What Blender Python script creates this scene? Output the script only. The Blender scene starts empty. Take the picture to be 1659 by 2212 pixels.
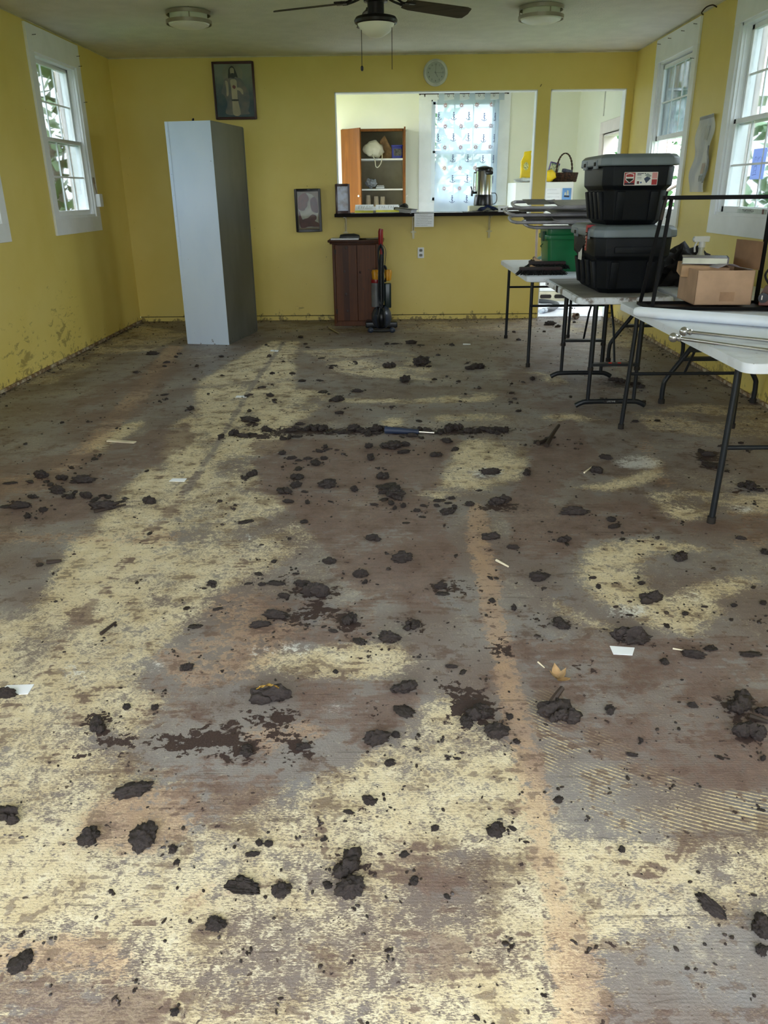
import bpy, bmesh, math, random
import numpy as np
from mathutils import Vector, Matrix, Euler
random.seed(7)
R_ = math.radians
SC = bpy.context.scene
COL = SC.collection

# ---------------------------------------------------------------- camera
CF, CP, CY, CR = 1683.46, 0.388455, 0.0164944, -0.0112713      # focal length in px, pitch, yaw, roll
CX, CZ = 2.98745, 1.36926
W, D, H = 5.512, 9.3, 2.706                                     # room width, depth, height
KD = 11.9                                                       # far wall of the kitchen
YR = -.75                                                       # wall behind the camera
def cam_axes():
    cy, sy = math.cos(CY), math.sin(CY)
    f = Vector((-sy*math.cos(CP), cy*math.cos(CP), -math.sin(CP)))
    r = Vector((cy, sy, 0)); u = r.cross(f)
    return r*math.cos(CR)+u*math.sin(CR), u*math.cos(CR)-r*math.sin(CR), f
AR, AU, AF = cam_axes()
cd = bpy.data.cameras.new('camera'); cam = bpy.data.objects.new('camera', cd); COL.objects.link(cam)
cd.sensor_fit = 'VERTICAL'; cd.sensor_height = 24; cd.lens = CF*24/2212
cd.clip_start = .05; cd.clip_end = 200
cam.matrix_world = Matrix(((AR.x, AU.x, -AF.x, CX), (AR.y, AU.y, -AF.y, 0), (AR.z, AU.z, -AF.z, CZ), (0, 0, 0, 1)))
SC.camera = cam

# ---------------------------------------------------------------- light, exposure
SC.view_settings.view_transform = 'Standard'; SC.view_settings.look = 'None'
SC.view_settings.gamma = 1; SC.view_settings.use_curve_mapping = False
SC.view_settings.exposure = 2.25
wd = bpy.data.worlds.new('overcast_sky'); SC.world = wd; wd.use_nodes = True
wb = wd.node_tree.nodes['Background']; wb.inputs[0].default_value = (.84, .92, 1.0, 1)
_g = wd.node_tree.nodes.new('ShaderNodeNewGeometry'); _s = wd.node_tree.nodes.new('ShaderNodeSeparateXYZ'); _m = wd.node_tree.nodes.new('ShaderNodeMapRange')
wd.node_tree.links.new(_g.outputs['Incoming'], _s.inputs[0]); wd.node_tree.links.new(_s.outputs[2], _m.inputs[0])      # overcast sky: three times brighter overhead than at the horizon
_m.inputs[1].default_value = 0; _m.inputs[2].default_value = -1; _m.inputs[3].default_value = 1.25; _m.inputs[4].default_value = 3.75; _m.clamp = True
wd.node_tree.links.new(_m.outputs[0], wb.inputs[1])
SC.cycles.use_denoising = True; SC.cycles.use_adaptive_sampling = True; SC.cycles.adaptive_threshold = .02
SC.cycles.max_bounces = 10; SC.cycles.diffuse_bounces = 6; SC.cycles.glossy_bounces = 4
SC.cycles.transparent_max_bounces = 12; SC.cycles.transmission_bounces = 6
SC.cycles.sample_clamp_indirect = 6; SC.cycles.caustics_reflective = False; SC.cycles.caustics_refractive = False
def portal(loc, rot, sx, sy):
    l = bpy.data.lights.new('daylight_portal', 'AREA'); l.shape = 'RECTANGLE'; l.size = sx; l.size_y = sy
    l.cycles.is_portal = True
    o = bpy.data.objects.new('daylight_portal', l); COL.objects.link(o); o.location = loc; o.rotation_euler = rot

# ---------------------------------------------------------------- a pixel of the photo onto a plane of the place
def ray(px, py): return AF*CF + AR*(px-829.5) - AU*(py-1106)
def FL(px, py, z=0):
    v = ray(px, py); t = (z-CZ)/v.z; return Vector((CX+v.x*t, v.y*t, z))
def YP(px, py, Y):
    v = ray(px, py); t = Y/v.y; return Vector((CX+v.x*t, Y, CZ+v.z*t))
def XP(px, py, X):
    v = ray(px, py); t = (X-CX)/v.x; return Vector((X, v.y*t, CZ+v.z*t))

# ---------------------------------------------------------------- materials
def srgb(*c):
    return tuple((v/255/12.92 if v/255 <= .04045 else ((v/255+.055)/1.055)**2.4) for v in c)
class NT:
    def __init__(s, m): s.t = m.node_tree; s.n = s.t.nodes
    def add(s, ty, **k):
        n = s.n.new(ty)
        for a, b in k.items(): setattr(n, a, b)
        return n
    def link(s, a, b): s.t.links.new(a, b)
    def val(s, x, sock):
        if hasattr(x, 'links') or isinstance(x, bpy.types.NodeSocket): s.link(x, sock)
        else: sock.default_value = x
    def math(s, op, a, b=0.0, clamp=False):
        n = s.add('ShaderNodeMath', operation=op, use_clamp=clamp); s.val(a, n.inputs[0]); s.val(b, n.inputs[1]); return n.outputs[0]
    def noise(s, vec, scale, detail=4, rough=.55, dist=0, col=False):
        n = s.add('ShaderNodeTexNoise'); s.link(vec, n.inputs['Vector']); n.inputs['Scale'].default_value = scale
        n.inputs['Detail'].default_value = detail; n.inputs['Roughness'].default_value = rough; n.inputs['Distortion'].default_value = dist
        return n.outputs['Color' if col else 'Fac']
    def ramp(s, x, lo, hi, smooth=True):
        n = s.add('ShaderNodeMapRange'); n.interpolation_type = 'SMOOTHSTEP' if smooth else 'LINEAR'
        s.val(x, n.inputs[0]); s.val(lo, n.inputs[1]); s.val(hi, n.inputs[2]); n.inputs[3].default_value = 0; n.inputs[4].default_value = 1
        n.clamp = True
        return n.outputs[0]
    def mix(s, f, a, b, blend='MIX'):
        n = s.add('ShaderNodeMix', data_type='RGBA', blend_type=blend); s.val(f, n.inputs[0])
        for v, k in ((a, 6), (b, 7)):
            if isinstance(v, tuple): n.inputs[k].default_value = (*v[:3], 1)
            else: s.link(v, n.inputs[k])
        return n.outputs[2]
    def scale(s, vec, v):
        n = s.add('ShaderNodeVectorMath', operation='MULTIPLY'); s.link(vec, n.inputs[0]); n.inputs[1].default_value = v; return n.outputs[0]
def new_mat(name):
    m = bpy.data.materials.new(name); m.use_nodes = True; t = NT(m); b = t.n['Principled BSDF']; return m, t, b
_mc = {}
def pm(name, col, rough=.5, metal=0, var=.12, vs=6, bump=0, bs=60, stretch=(1, 1, 1), col2=None, spec=.5, coat=0, trans=0, fac=None):
    if name in _mc: return _mc[name]
    m, t, b = new_mat(name)
    co = t.add('ShaderNodeTexCoord').outputs['Object']; v = t.scale(co, stretch)
    n = t.noise(v, vs)
    c2 = col2 or tuple(max(0, c*(1-var*2)) for c in col); c1 = col if col2 else tuple(min(1, c*(1+var)) for c in col)
    lo, hi = fac or (.3, .7)
    t.link(t.mix(t.ramp(n, lo, hi), c2, c1), b.inputs['Base Color'])
    b.inputs['Roughness'].default_value = rough; b.inputs['Metallic'].default_value = metal
    b.inputs['Specular IOR Level'].default_value = spec
    if coat: b.inputs['Coat Weight'].default_value = coat
    if trans: b.inputs['Transmission Weight'].default_value = trans
    if bump:
        bn = t.add('ShaderNodeBump'); bn.inputs['Strength'].default_value = bump; bn.inputs['Distance'].default_value = .004
        t.link(t.noise(v, bs, 5), bn.inputs['Height']); t.link(bn.outputs[0], b.inputs['Normal'])
    _mc[name] = m; return m

# ---------------------------------------------------------------- mesh helpers
class MB:
    def __init__(s): s.b = bmesh.new(); s.M = Matrix.Identity(4)
    def _x(s, vs, M):
        M = s.M @ M
        for v in vs: v.co = M @ v.co
    def box(s, lo, hi, rot=None, org=None):
        c = [(a+b)/2 for a, b in zip(lo, hi)]; d = [abs(b-a) for a, b in zip(lo, hi)]
        r = bmesh.ops.create_cube(s.b, size=1)['verts']
        M = Matrix.Translation(c) @ Matrix.Diagonal((*d, 1))
        if rot is not None:
            o = Vector(org if org is not None else c)
            M = Matrix.Translation(o) @ Euler(rot).to_matrix().to_4x4() @ Matrix.Translation(-o) @ M
        s._x(r, M); return s
    def bar(s, a, b, w, h=None, up=(0, 0, 1)):
        a, b = Vector(a), Vector(b); d = b-a; L = d.length; z = d.normalized(); u = Vector(up)
        if abs(z.dot(u)) > .98: u = Vector((0, 1, 0))
        x = u.cross(z).normalized(); y = z.cross(x)
        M = Matrix((x, y, z)).transposed().to_4x4(); M.translation = (a+b)/2
        r = bmesh.ops.create_cube(s.b, size=1)['verts']
        s._x(r, M @ Matrix.Diagonal((w, h or w, L, 1))); return s
    def tube(s, pts, r, n=10, closed=False, smooth=0, caps=True):
        P = [Vector(p) for p in pts]
        if smooth and len(P) > 2:
            Q = []; m = len(P); rng = range(m if closed else m-1)
            for i in rng:
                p0, p1, p2, p3 = (P[(i-1) % m] if closed or i > 0 else P[0]*2-P[1]), P[i], P[(i+1) % m], (P[(i+2) % m] if closed or i+2 < m else P[-1]*2-P[-2])
                for k in range(smooth):
                    t = k/smooth
                    Q.append(.5*((2*p1)+(p2-p0)*t+(2*p0-5*p1+4*p2-p3)*t*t+(3*p1-p0-3*p2+p3)*t**3))
            if not closed: Q.append(P[-1])
            P = Q
        rings = []; m = len(P); prev = None
        rr = r if callable(r) else (lambda t: r)
        for i, p in enumerate(P):
            if closed: d = (P[(i+1) % m]-P[i-1])
            else: d = P[min(i+1, m-1)]-P[max(i-1, 0)]
            d.normalize()
            if prev is None:
                u = Vector((0, 0, 1)) if abs(d.z) < .9 else Vector((1, 0, 0)); x = u.cross(d).normalized()
            else:
                x = prev - d*prev.dot(d)
                x = x.normalized() if x.length > 1e-6 else Vector((1, 0, 0))
            prev = x; y = d.cross(x); q = rr(i/max(1, m-1))
            rings.append([s.b.verts.new(s.M @ (p+(x*math.cos(a)+y*math.sin(a))*q)) for a in [2*math.pi*k/n for k in range(n)]])
        for i in range(m if closed else m-1):
            a, b = rings[i], rings[(i+1) % m]
            for k in range(n): s.b.faces.new((a[k], a[(k+1) % n], b[(k+1) % n], b[k]))
        if not closed and caps:
            s.b.faces.new(rings[0][::-1]); s.b.faces.new(rings[-1])
        return s
    def lathe(s, prof, c=(0, 0, 0), n=32, rot=None):
        M = Matrix.Translation(c)
        if rot is not None: M = M @ Euler(rot).to_matrix().to_4x4()
        M = s.M @ M; rings = []
        for r, z in prof:
            if r < 1e-5: rings.append([s.b.verts.new(M @ Vector((0, 0, z)))])
            else: rings.append([s.b.verts.new(M @ Vector((r*math.cos(2*math.pi*k/n), r*math.sin(2*math.pi*k/n), z))) for k in range(n)])
        for a, b in zip(rings, rings[1:]):
            for k in range(n):
                k2 = (k+1) % n
                if len(a) == 1 and len(b) == 1: continue
                if len(a) == 1: s.b.faces.new((a[0], b[k2], b[k]))
                elif len(b) == 1: s.b.faces.new((a[k], a[k2], b[0]))
                else: s.b.faces.new((a[k], a[k2], b[k2], b[k]))
        return s
    def prism(s, poly, h0, h1, M=None):
        M = s.M @ (M or Matrix.Identity(4))
        a = [s.b.verts.new(M @ Vector((x, y, h0))) for x, y in poly]; b = [s.b.verts.new(M @ Vector((x, y, h1))) for x, y in poly]
        n = len(poly); s.b.faces.new(a[::-1]); s.b.faces.new(b)
        for k in range(n): s.b.faces.new((a[k], a[(k+1) % n], b[(k+1) % n], b[k]))
        return s
    def loft(s, loops, cap=True):
        L = [[s.b.verts.new(s.M @ Vector(p)) for p in lp] for lp in loops]
        for a, b in zip(L, L[1:]):
            n = len(a)
            for k in range(n): s.b.faces.new((a[k], a[(k+1) % n], b[(k+1) % n], b[k]))
        if cap: s.b.faces.new(L[0][::-1]); s.b.faces.new(L[-1])
        return s
    def grid(s, f, nu, nv, thick=0):
        V = [[s.b.verts.new(s.M @ Vector(f(i/nu, j/nv))) for j in range(nv+1)] for i in range(nu+1)]
        for i in range(nu):
            for j in range(nv): s.b.faces.new((V[i][j], V[i+1][j], V[i+1][j+1], V[i][j+1]))
        return s
    def ball(s, c, r, sub=2, sc=(1, 1, 1)):
        v = bmesh.ops.create_icosphere(s.b, subdivisions=sub, radius=r)['verts']
        s._x(v, Matrix.Translation(c) @ Matrix.Diagonal((*sc, 1))); return s
    def bevel(s, w, seg=2, ang=30):
        bmesh.ops.remove_doubles(s.b, verts=s.b.verts, dist=1e-6)
        s.b.normal_update()
        es = [e for e in s.b.edges if len(e.link_faces) == 2 and e.calc_face_angle(0) > R_(ang)]
        bmesh.ops.bevel(s.b, geom=es, offset=w, segments=seg, affect='EDGES', profile=.6, clamp_overlap=True); return s
    def solid(s, t):
        bmesh.ops.solidify(s.b, geom=s.b.faces[:], thickness=t); return s
    def build(s, name, mat, parent=None, smooth=35, mats=None):
        bmesh.ops.recalc_face_normals(s.b, faces=s.b.faces)
        me = bpy.data.meshes.new(name); s.b.to_mesh(me); s.b.free()
        for m in (mats or [mat]): me.materials.append(m)
        if smooth and len(me.polygons):
            me.polygons.foreach_set('use_smooth', [True]*len(me.polygons))
            try: me.set_sharp_from_angle(angle=R_(smooth))
            except Exception: pass
        o = bpy.data.objects.new(name, me); COL.objects.link(o)
        if parent: o.parent = parent
        return o
def tag(o, label=None, cat=None, group=None, kind=None):
    if label: o['label'] = label
    if cat: o['category'] = cat
    if group: o['group'] = group
    if kind: o['kind'] = kind
    return o
def thing(name, label, cat, loc=(0, 0, 0), rot=(0, 0, 0), group=None):
    o = bpy.data.objects.new(name, None); COL.objects.link(o); o.location = loc; o.rotation_euler = rot; o.empty_display_size = .1
    return tag(o, label, cat, group)
def struct(o): o['kind'] = 'structure'; return o
def copy_tree(o, parent=None):
    c = o.copy(); COL.objects.link(c); c.parent = parent
    for ch in list(o.children): copy_tree(ch, c)
    return c
def rounded(x0, x1, y0, y1, r, n=6):
    P = []
    for cx, cy, a0 in ((x1-r, y1-r, 0), (x0+r, y1-r, 90), (x0+r, y0+r, 180), (x1-r, y0+r, 270)):
        for k in range(n+1):
            a = R_(a0+90*k/n); P.append((cx+r*math.cos(a), cy+r*math.sin(a)))
    return P
def text_mesh(txt, size, name, mat, parent, M, ext=.0006, align='CENTER'):
    c = bpy.data.curves.new(name, 'FONT'); c.body = txt; c.size = size; c.extrude = ext; c.align_x = align; c.align_y = 'CENTER'
    t = bpy.data.objects.new(name, c); COL.objects.link(t)
    me = bpy.data.meshes.new_from_object(t); bpy.data.objects.remove(t)
    me.materials.clear(); me.materials.append(mat); me.transform(M)
    o = bpy.data.objects.new(name, me); COL.objects.link(o); o.parent = parent; return o
def strokes(mb, lines, w, M):
    # thin raised ink strokes on a page; points in page coordinates
    for L in lines:
        for (x0, y0), (x1, y1) in zip(L, L[1:]):
            d = Vector((x1-x0, y1-y0)); 
            if d.length < 1e-6: continue
            n = Vector((-d.y, d.x)).normalized()*w/2
            vs = [mb.b.verts.new(M @ Vector((x, y, .0006))) for x, y in ((x0+n.x, y0+n.y), (x0-n.x, y0-n.y), (x1-n.x, y1-n.y), (x1+n.x, y1+n.y))]
            mb.b.faces.new(vs)
def scribble_line(x0, x1, y, h, rnd, step=.35):
    P = []; x = x0
    while x < x1:
        P.append((x, y+rnd.uniform(-h, h)/2)); x += h*step*rnd.uniform(.6, 1.4)
    return P

# ================================================================ the floor and its stains
def floor_masks(X, Y):
    # where each vertex of the floor grid stands in the photo, to lay the traced stains on the floor
    vx, vy, vz = X-CX, Y, -CZ
    zc = vx*AF.x+vy*AF.y+vz*AF.z; zc = np.where(zc < .05, .05, zc)
    U = 829.5+CF*(vx*AR.x+vy*AR.y+vz*AR.z)/zc; V = 1106-CF*(vx*AU.x+vy*AU.y+vz*AU.z)/zc
    def poly(P):
        P = [(-500 if x <= 0 else 2200 if x >= 1659 else x, y) for x, y in P]
        ins = np.zeros(U.shape, bool); n = len(P)
        for i in range(n):
            (x0, y0), (x1, y1) = P[i], P[(i+1) % n]
            if y0 == y1: continue
            c = ((y0 > V) != (y1 > V)) & (U < (x1-x0)*(V-y0)/(y1-y0)+x0)
            ins ^= c
        return ins.astype(np.float32)
    def ell(cx, cy, rx, ry, a=0):
        c, s = math.cos(R_(a)), math.sin(R_(a)); dx, dy = U-cx, V-cy
        return np.clip(1.5-np.sqrt(((dx*c+dy*s)/rx)**2+((dy*c-dx*s)/ry)**2), 0, 1).astype(np.float32)
    def line(P, w):
        m = np.zeros(U.shape, np.float32)
        for (x0, y0), (x1, y1) in zip(P, P[1:]):
            dx, dy = x1-x0, y1-y0; t = np.clip(((U-x0)*dx+(V-y0)*dy)/(dx*dx+dy*dy), 0, 1)
            d = np.hypot(U-x0-t*dx, V-y0-t*dy); ww = w*np.clip((V-380)/900, .12, 2)
            m = np.maximum(m, np.clip(1.5-d/ww, 0, 1))
        return m.astype(np.float32)
    z = lambda: np.zeros(U.shape, np.float32)
    Ym, Bm, Wm, Om, Dm, Tm, Gm = z(), z(), z(), z(), z(), z(), z()
    mx = lambda m, a, k=1.0: np.maximum(m, a*k)
    # yellow glue
    for k, P in (
        (.82, [(590,735),(650,738),(632,790),(600,850),(650,900),(570,960),(470,1000),(430,1080),(330,1180),(300,1240),(200,1380),(60,1560),(0,1640),(0,1380),(60,1330),(110,1240),(150,1180),(230,1110),(262,1060),(330,1000),(362,960),(352,930),(420,890),(420,830),(500,780)]),
        (.62, [(470,1000),(570,960),(640,910),(620,960),(560,1000),(570,1050),(640,1090),(560,1130),(640,1180),(560,1230),(500,1270),(420,1340),(340,1420),(300,1480),(380,1500),(330,1560),(290,1620),(220,1680),(180,1760),(60,1830),(0,1900),(0,1640),(60,1560),(200,1380),(300,1240),(330,1180),(430,1080)]),
        (.85, [(250,922),(312,905),(300,930),(240,962),(222,985),(182,982),(190,955)]),
        (.66, [(640,757),(780,750),(900,765),(935,795),(940,822),(800,816),(720,802),(694,775)]),
        (.75, [(610,836),(700,845),(740,860),(900,862),(1040,846),(1080,852),(1060,868),(900,873),(740,871),(650,860)]),
        (.75, [(600,760),(640,790),(640,850),(700,880),(660,905),(560,910),(560,870),(580,800)]),
        (.6, [(900,905),(960,893),(1060,892),(1120,900),(1080,910),(960,912)]),
        (.72, [(1000,950),(1060,946),(1132,952),(1145,1000),(1120,1040),(1050,1060),(930,1050),(960,1010),(975,975)]),
        (.8, [(1225,1052),(1300,1040),(1380,1022),(1400,985),(1442,996),(1432,1030),(1380,1052),(1310,1064)]),
        (.7, [(1385,1065),(1480,1055),(1560,1065),(1659,1078),(1659,1128),(1560,1112),(1470,1128),(1430,1104)]),
        (.78, [(1255,1200),(1290,1172),(1400,1162),(1500,1172),(1545,1192),(1400,1195),(1385,1230),(1402,1268),(1430,1290),(1540,1252),(1640,1245),(1632,1280),(1560,1296),(1552,1340),(1500,1376),(1440,1370),(1370,1340),(1290,1300),(1252,1250)]),
        (.7, [(1170,1280),(1240,1318),(1330,1350),(1350,1384),(1260,1352),(1190,1322)]),
        (.6, [(1100,800),(1215,805),(1228,830),(1190,836),(1160,815)]),
        (.5, [(1360,890),(1500,870),(1659,890),(1659,955),(1500,945),(1395,930)]),
        (.5, [(1200,690),(1320,695),(1420,760),(1330,750),(1230,720)]),
        (.6, [(170,765),(300,702),(420,720),(330,758),(250,765)]),
        (.45, [(0,850),(160,770),(240,770),(120,830),(0,880)]),
        (.4, [(600,700),(1160,690),(1160,712),(860,722),(600,718)]),
        (.72, [(560,1400),(700,1390),(882,1384),(892,1450),(790,1472),(680,1462),(520,1450)]),
        (.74, [(0,1850),(60,1780),(180,1700),(300,1640),(470,1690),(640,1690),(780,1650),(850,1600),(880,1545),(935,1500),(1010,1510),(1060,1570),(1120,1610),(1150,1680),(1200,1750),(1215,1800),(1330,1812),(1500,1802),(1659,1800),(1659,1935),(1560,1990),(1440,2024),(1330,2032),(1285,2060),(1300,2150),(1300,2300),(0,2300)]),
        (.5, [(420,1180),(640,1120),(700,1160),(560,1250),(440,1260)]),
    ): Ym = mx(Ym, poly(P), k)
    Ym = mx(Ym, ell(850,914,28,13), .8); Ym = mx(Ym, ell(1232,902,62,8), .85); Ym = mx(Ym, ell(940,1070,40,14), .6)
    for cx, cy, rx, ry, k in ((840,775,44,11,.7),(850,1960,120,70,.25),(950,1900,90,60,.45),(1340,1930,90,45,.35),(560,1700,150,50,.2),(380,1760,150,80,.4),(150,2100,220,90,.45),(870,2060,150,80,.3)):
        Ym = Ym*(1-ell(cx,cy,rx,ry)*k)
    # orange tan bands
    for k, P in (
        (.9, [(1008,1085),(1040,1085),(1072,1200),(1085,1290),(1112,1400),(1140,1520),(1165,1640),(1195,1730),(1200,1800),(1225,1930),(1262,2000),(1300,2080),(1312,2300),(1190,2300),(1170,1990),(1150,1850),(1110,1680),(1090,1560),(1060,1440),(1030,1300),(1010,1200)]),
        (.7, [(360,745),(400,748),(330,850),(225,965),(110,1060),(0,1120),(0,1080),(90,1020),(190,940),(290,830)]),
        (.75, [(190,1740),(300,1690),(430,1700),(440,1790),(330,1850),(120,1840)]),
        (.7, [(0,2050),(200,2010),(310,2050),(340,2130),(150,2110),(0,2130)]),
        (.5, [(470,1270),(620,1290),(700,1370),(540,1390),(420,1330)]),
        (.6, [(560,1540),(700,1550),(720,1600),(560,1640),(480,1600)]),
        (.45, [(330,1930),(480,1880),(560,1930),(400,1990)]),
        (.55, [(300,1420),(560,1330),(660,1400),(560,1470),(380,1500)]),
        (.5, [(0,1140),(250,1150),(420,1140),(380,1180),(0,1170)]),
        (.5, [(1370,970),(1400,930),(1440,1010),(1470,1060),(1420,1050)]),
        (.4, [(1560,1080),(1659,1180),(1659,1250),(1560,1180)]),
    ): Om = mx(Om, poly(P), k)
    # brown mud film; one far-left patch also paints in the dimness there
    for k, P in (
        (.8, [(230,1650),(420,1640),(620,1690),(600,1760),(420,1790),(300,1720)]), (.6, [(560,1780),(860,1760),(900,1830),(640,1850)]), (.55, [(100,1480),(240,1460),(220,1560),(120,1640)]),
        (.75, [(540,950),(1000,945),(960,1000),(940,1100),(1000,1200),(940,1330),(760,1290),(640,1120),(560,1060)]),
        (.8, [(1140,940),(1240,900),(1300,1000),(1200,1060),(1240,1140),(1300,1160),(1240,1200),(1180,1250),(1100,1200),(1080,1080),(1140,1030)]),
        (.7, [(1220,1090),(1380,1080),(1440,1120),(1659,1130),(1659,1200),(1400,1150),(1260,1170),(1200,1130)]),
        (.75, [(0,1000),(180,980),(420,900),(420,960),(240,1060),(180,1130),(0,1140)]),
        (.6, [(130,870),(330,780),(420,770),(300,900),(130,990)]),  # far left: brown film, deepened to stand in for dim light
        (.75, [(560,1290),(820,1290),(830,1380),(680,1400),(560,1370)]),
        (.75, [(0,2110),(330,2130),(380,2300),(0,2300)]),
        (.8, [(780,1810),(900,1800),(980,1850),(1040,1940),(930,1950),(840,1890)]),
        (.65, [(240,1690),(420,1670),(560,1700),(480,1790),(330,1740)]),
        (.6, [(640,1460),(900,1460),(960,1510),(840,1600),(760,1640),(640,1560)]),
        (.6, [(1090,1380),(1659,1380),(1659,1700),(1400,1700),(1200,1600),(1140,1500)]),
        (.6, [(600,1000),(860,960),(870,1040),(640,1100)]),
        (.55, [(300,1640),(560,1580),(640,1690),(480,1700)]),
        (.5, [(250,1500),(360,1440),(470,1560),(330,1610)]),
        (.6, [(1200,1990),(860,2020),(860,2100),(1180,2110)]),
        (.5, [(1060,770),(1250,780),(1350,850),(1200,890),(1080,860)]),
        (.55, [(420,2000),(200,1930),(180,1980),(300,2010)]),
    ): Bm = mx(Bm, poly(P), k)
    # seam between the old floor tiles, and other drag marks
    Gm = mx(Gm, line([(616,735),(540,840),(470,960),(395,1070)], 11), 1)
    Bm = mx(Bm, line([(395,1070),(240,1250),(90,1450),(0,1560)], 12), .95)
    Gm = mx(Gm, line([(395,1070),(240,1250),(90,1450),(0,1560)], 9), .6)
    # ridged trowel zone
    Tm = mx(Tm, poly([(1140,1490),(1190,1480),(1300,1570),(1400,1640),(1500,1700),(1659,1740),(1659,1800),(1500,1796),(1340,1812),(1215,1795),(1190,1700),(1160,1600)]), 1)
    # white residue
    for a in ((1380,1000,50,16,.9),(900,1290,22,7,.9),(725,1528,36,18,.7),(640,1400,50,18,.6),(560,1410,40,14,.6),(1050,1020,50,16,.6),(540,1160,26,8,.6),(160,1450,40,22,.6),(340,1440,30,14,.7),(1360,1320,60,20,.6),(1500,1290,30,16,.5),(1610,1100,40,12,.6),(640,1740,40,14,.5),(330,1130,40,12,.5),(180,2110,50,16,.7),(1640,1640,30,14,.5)):
        Wm = mx(Wm, ell(*a[:4]), a[4])
    Wm = mx(Wm, line([(588,1142),(520,1250),(450,1340),(360,1440)], 4), .75)
    # thick dark mud left in patches
    for cx, cy, rx, ry, k in ((214,1565,26,34,.9),(250,1600,46,16,.9),(400,1605,60,20,.9),(450,1598,60,20,.95),(515,1618,34,22,1),(590,1552,56,20,.9),(540,1562,40,10,.8),(645,1618,34,20,1),(600,1590,14,14,.9),(756,1346,22,20,1),(655,1338,20,22,.75),(690,1318,36,14,.85),(610,1330,30,14,.8),(890,1352,24,14,.8),(1020,1530,40,34,1),(1000,1500,26,12,.8),(1255,1440,20,13,1),(1080,1405,20,18,.85),(1065,1390,16,8,.8),(960,1478,16,9,.9),(990,1482,20,6,.8),(740,1998,24,14,.9),(800,1732,16,12,.9),(830,1728,14,8,.8),(1315,1538,18,12,.9),(1590,1525,34,22,.9),(1615,1585,30,18,.9),(760,1870,28,34,.9),(1205,1350,34,9,.9),(680,1280,50,12,.9),(540,918,20,6,.8),(560,942,50,7,.8),(640,932,60,7,.9),(740,932,70,7,.9),(880,930,60,7,.9),(1000,932,50,7,.9),(1075,930,32,6,.8),(830,1050,20,6,.6),(600,1250,26,7,.8),(1530,985,26,12,.9),(1540,1005,26,9,.9),(1600,1060,40,5,.7),(1070,1095,50,9,.7),(980,1268,60,12,.7),(1370,1385,30,10,.9),(820,1820,26,10,.6),(1340,830,36,8,.8),(1375,825,14,14,.8),(170,1630,22,16,.5),(620,1400,40,6,.6),(430,1735,30,12,.5),(1490,1412,26,8,.7),(800,1530,20,8,.8),(825,1545,20,8,.7),(1150,1300,14,5,.6),(700,1880,20,8,.7),(1620,1410,20,6,.7),(940,1940,10,18,.5),(935,2130,10,30,.6)):
        Dm = mx(Dm, ell(cx,cy,rx*1.2,ry*1.15), k)
    # the foot of the walls, where the water stood
    e = np.clip(1-np.minimum(X, W-X)/.16, 0, 1)*.95; Dm = np.maximum(Dm, (e*.62).astype(np.float32))
    Dm = np.maximum(Dm, (np.clip(1-(D-Y)/.12, 0, 1)*.6).astype(np.float32))
    return Ym, Bm, Wm, Om, Dm, Tm, Gm
def blur(a, k, n=2):
    for _ in range(n):
        for ax in (0, 1):
            p = np.pad(a, [(k, k) if i == ax else (0, 0) for i in range(2)], 'edge'); c = np.cumsum(p, ax)
            c = np.insert(c, 0, 0, ax)
            m = a.shape[ax]; i1 = [slice(None)]*2; i0 = [slice(None)]*2
            i1[ax] = slice(2*k+1, 2*k+1+m); i0[ax] = slice(0, m)
            a = (c[tuple(i1)]-c[tuple(i0)])/(2*k+1)
    return a
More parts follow.
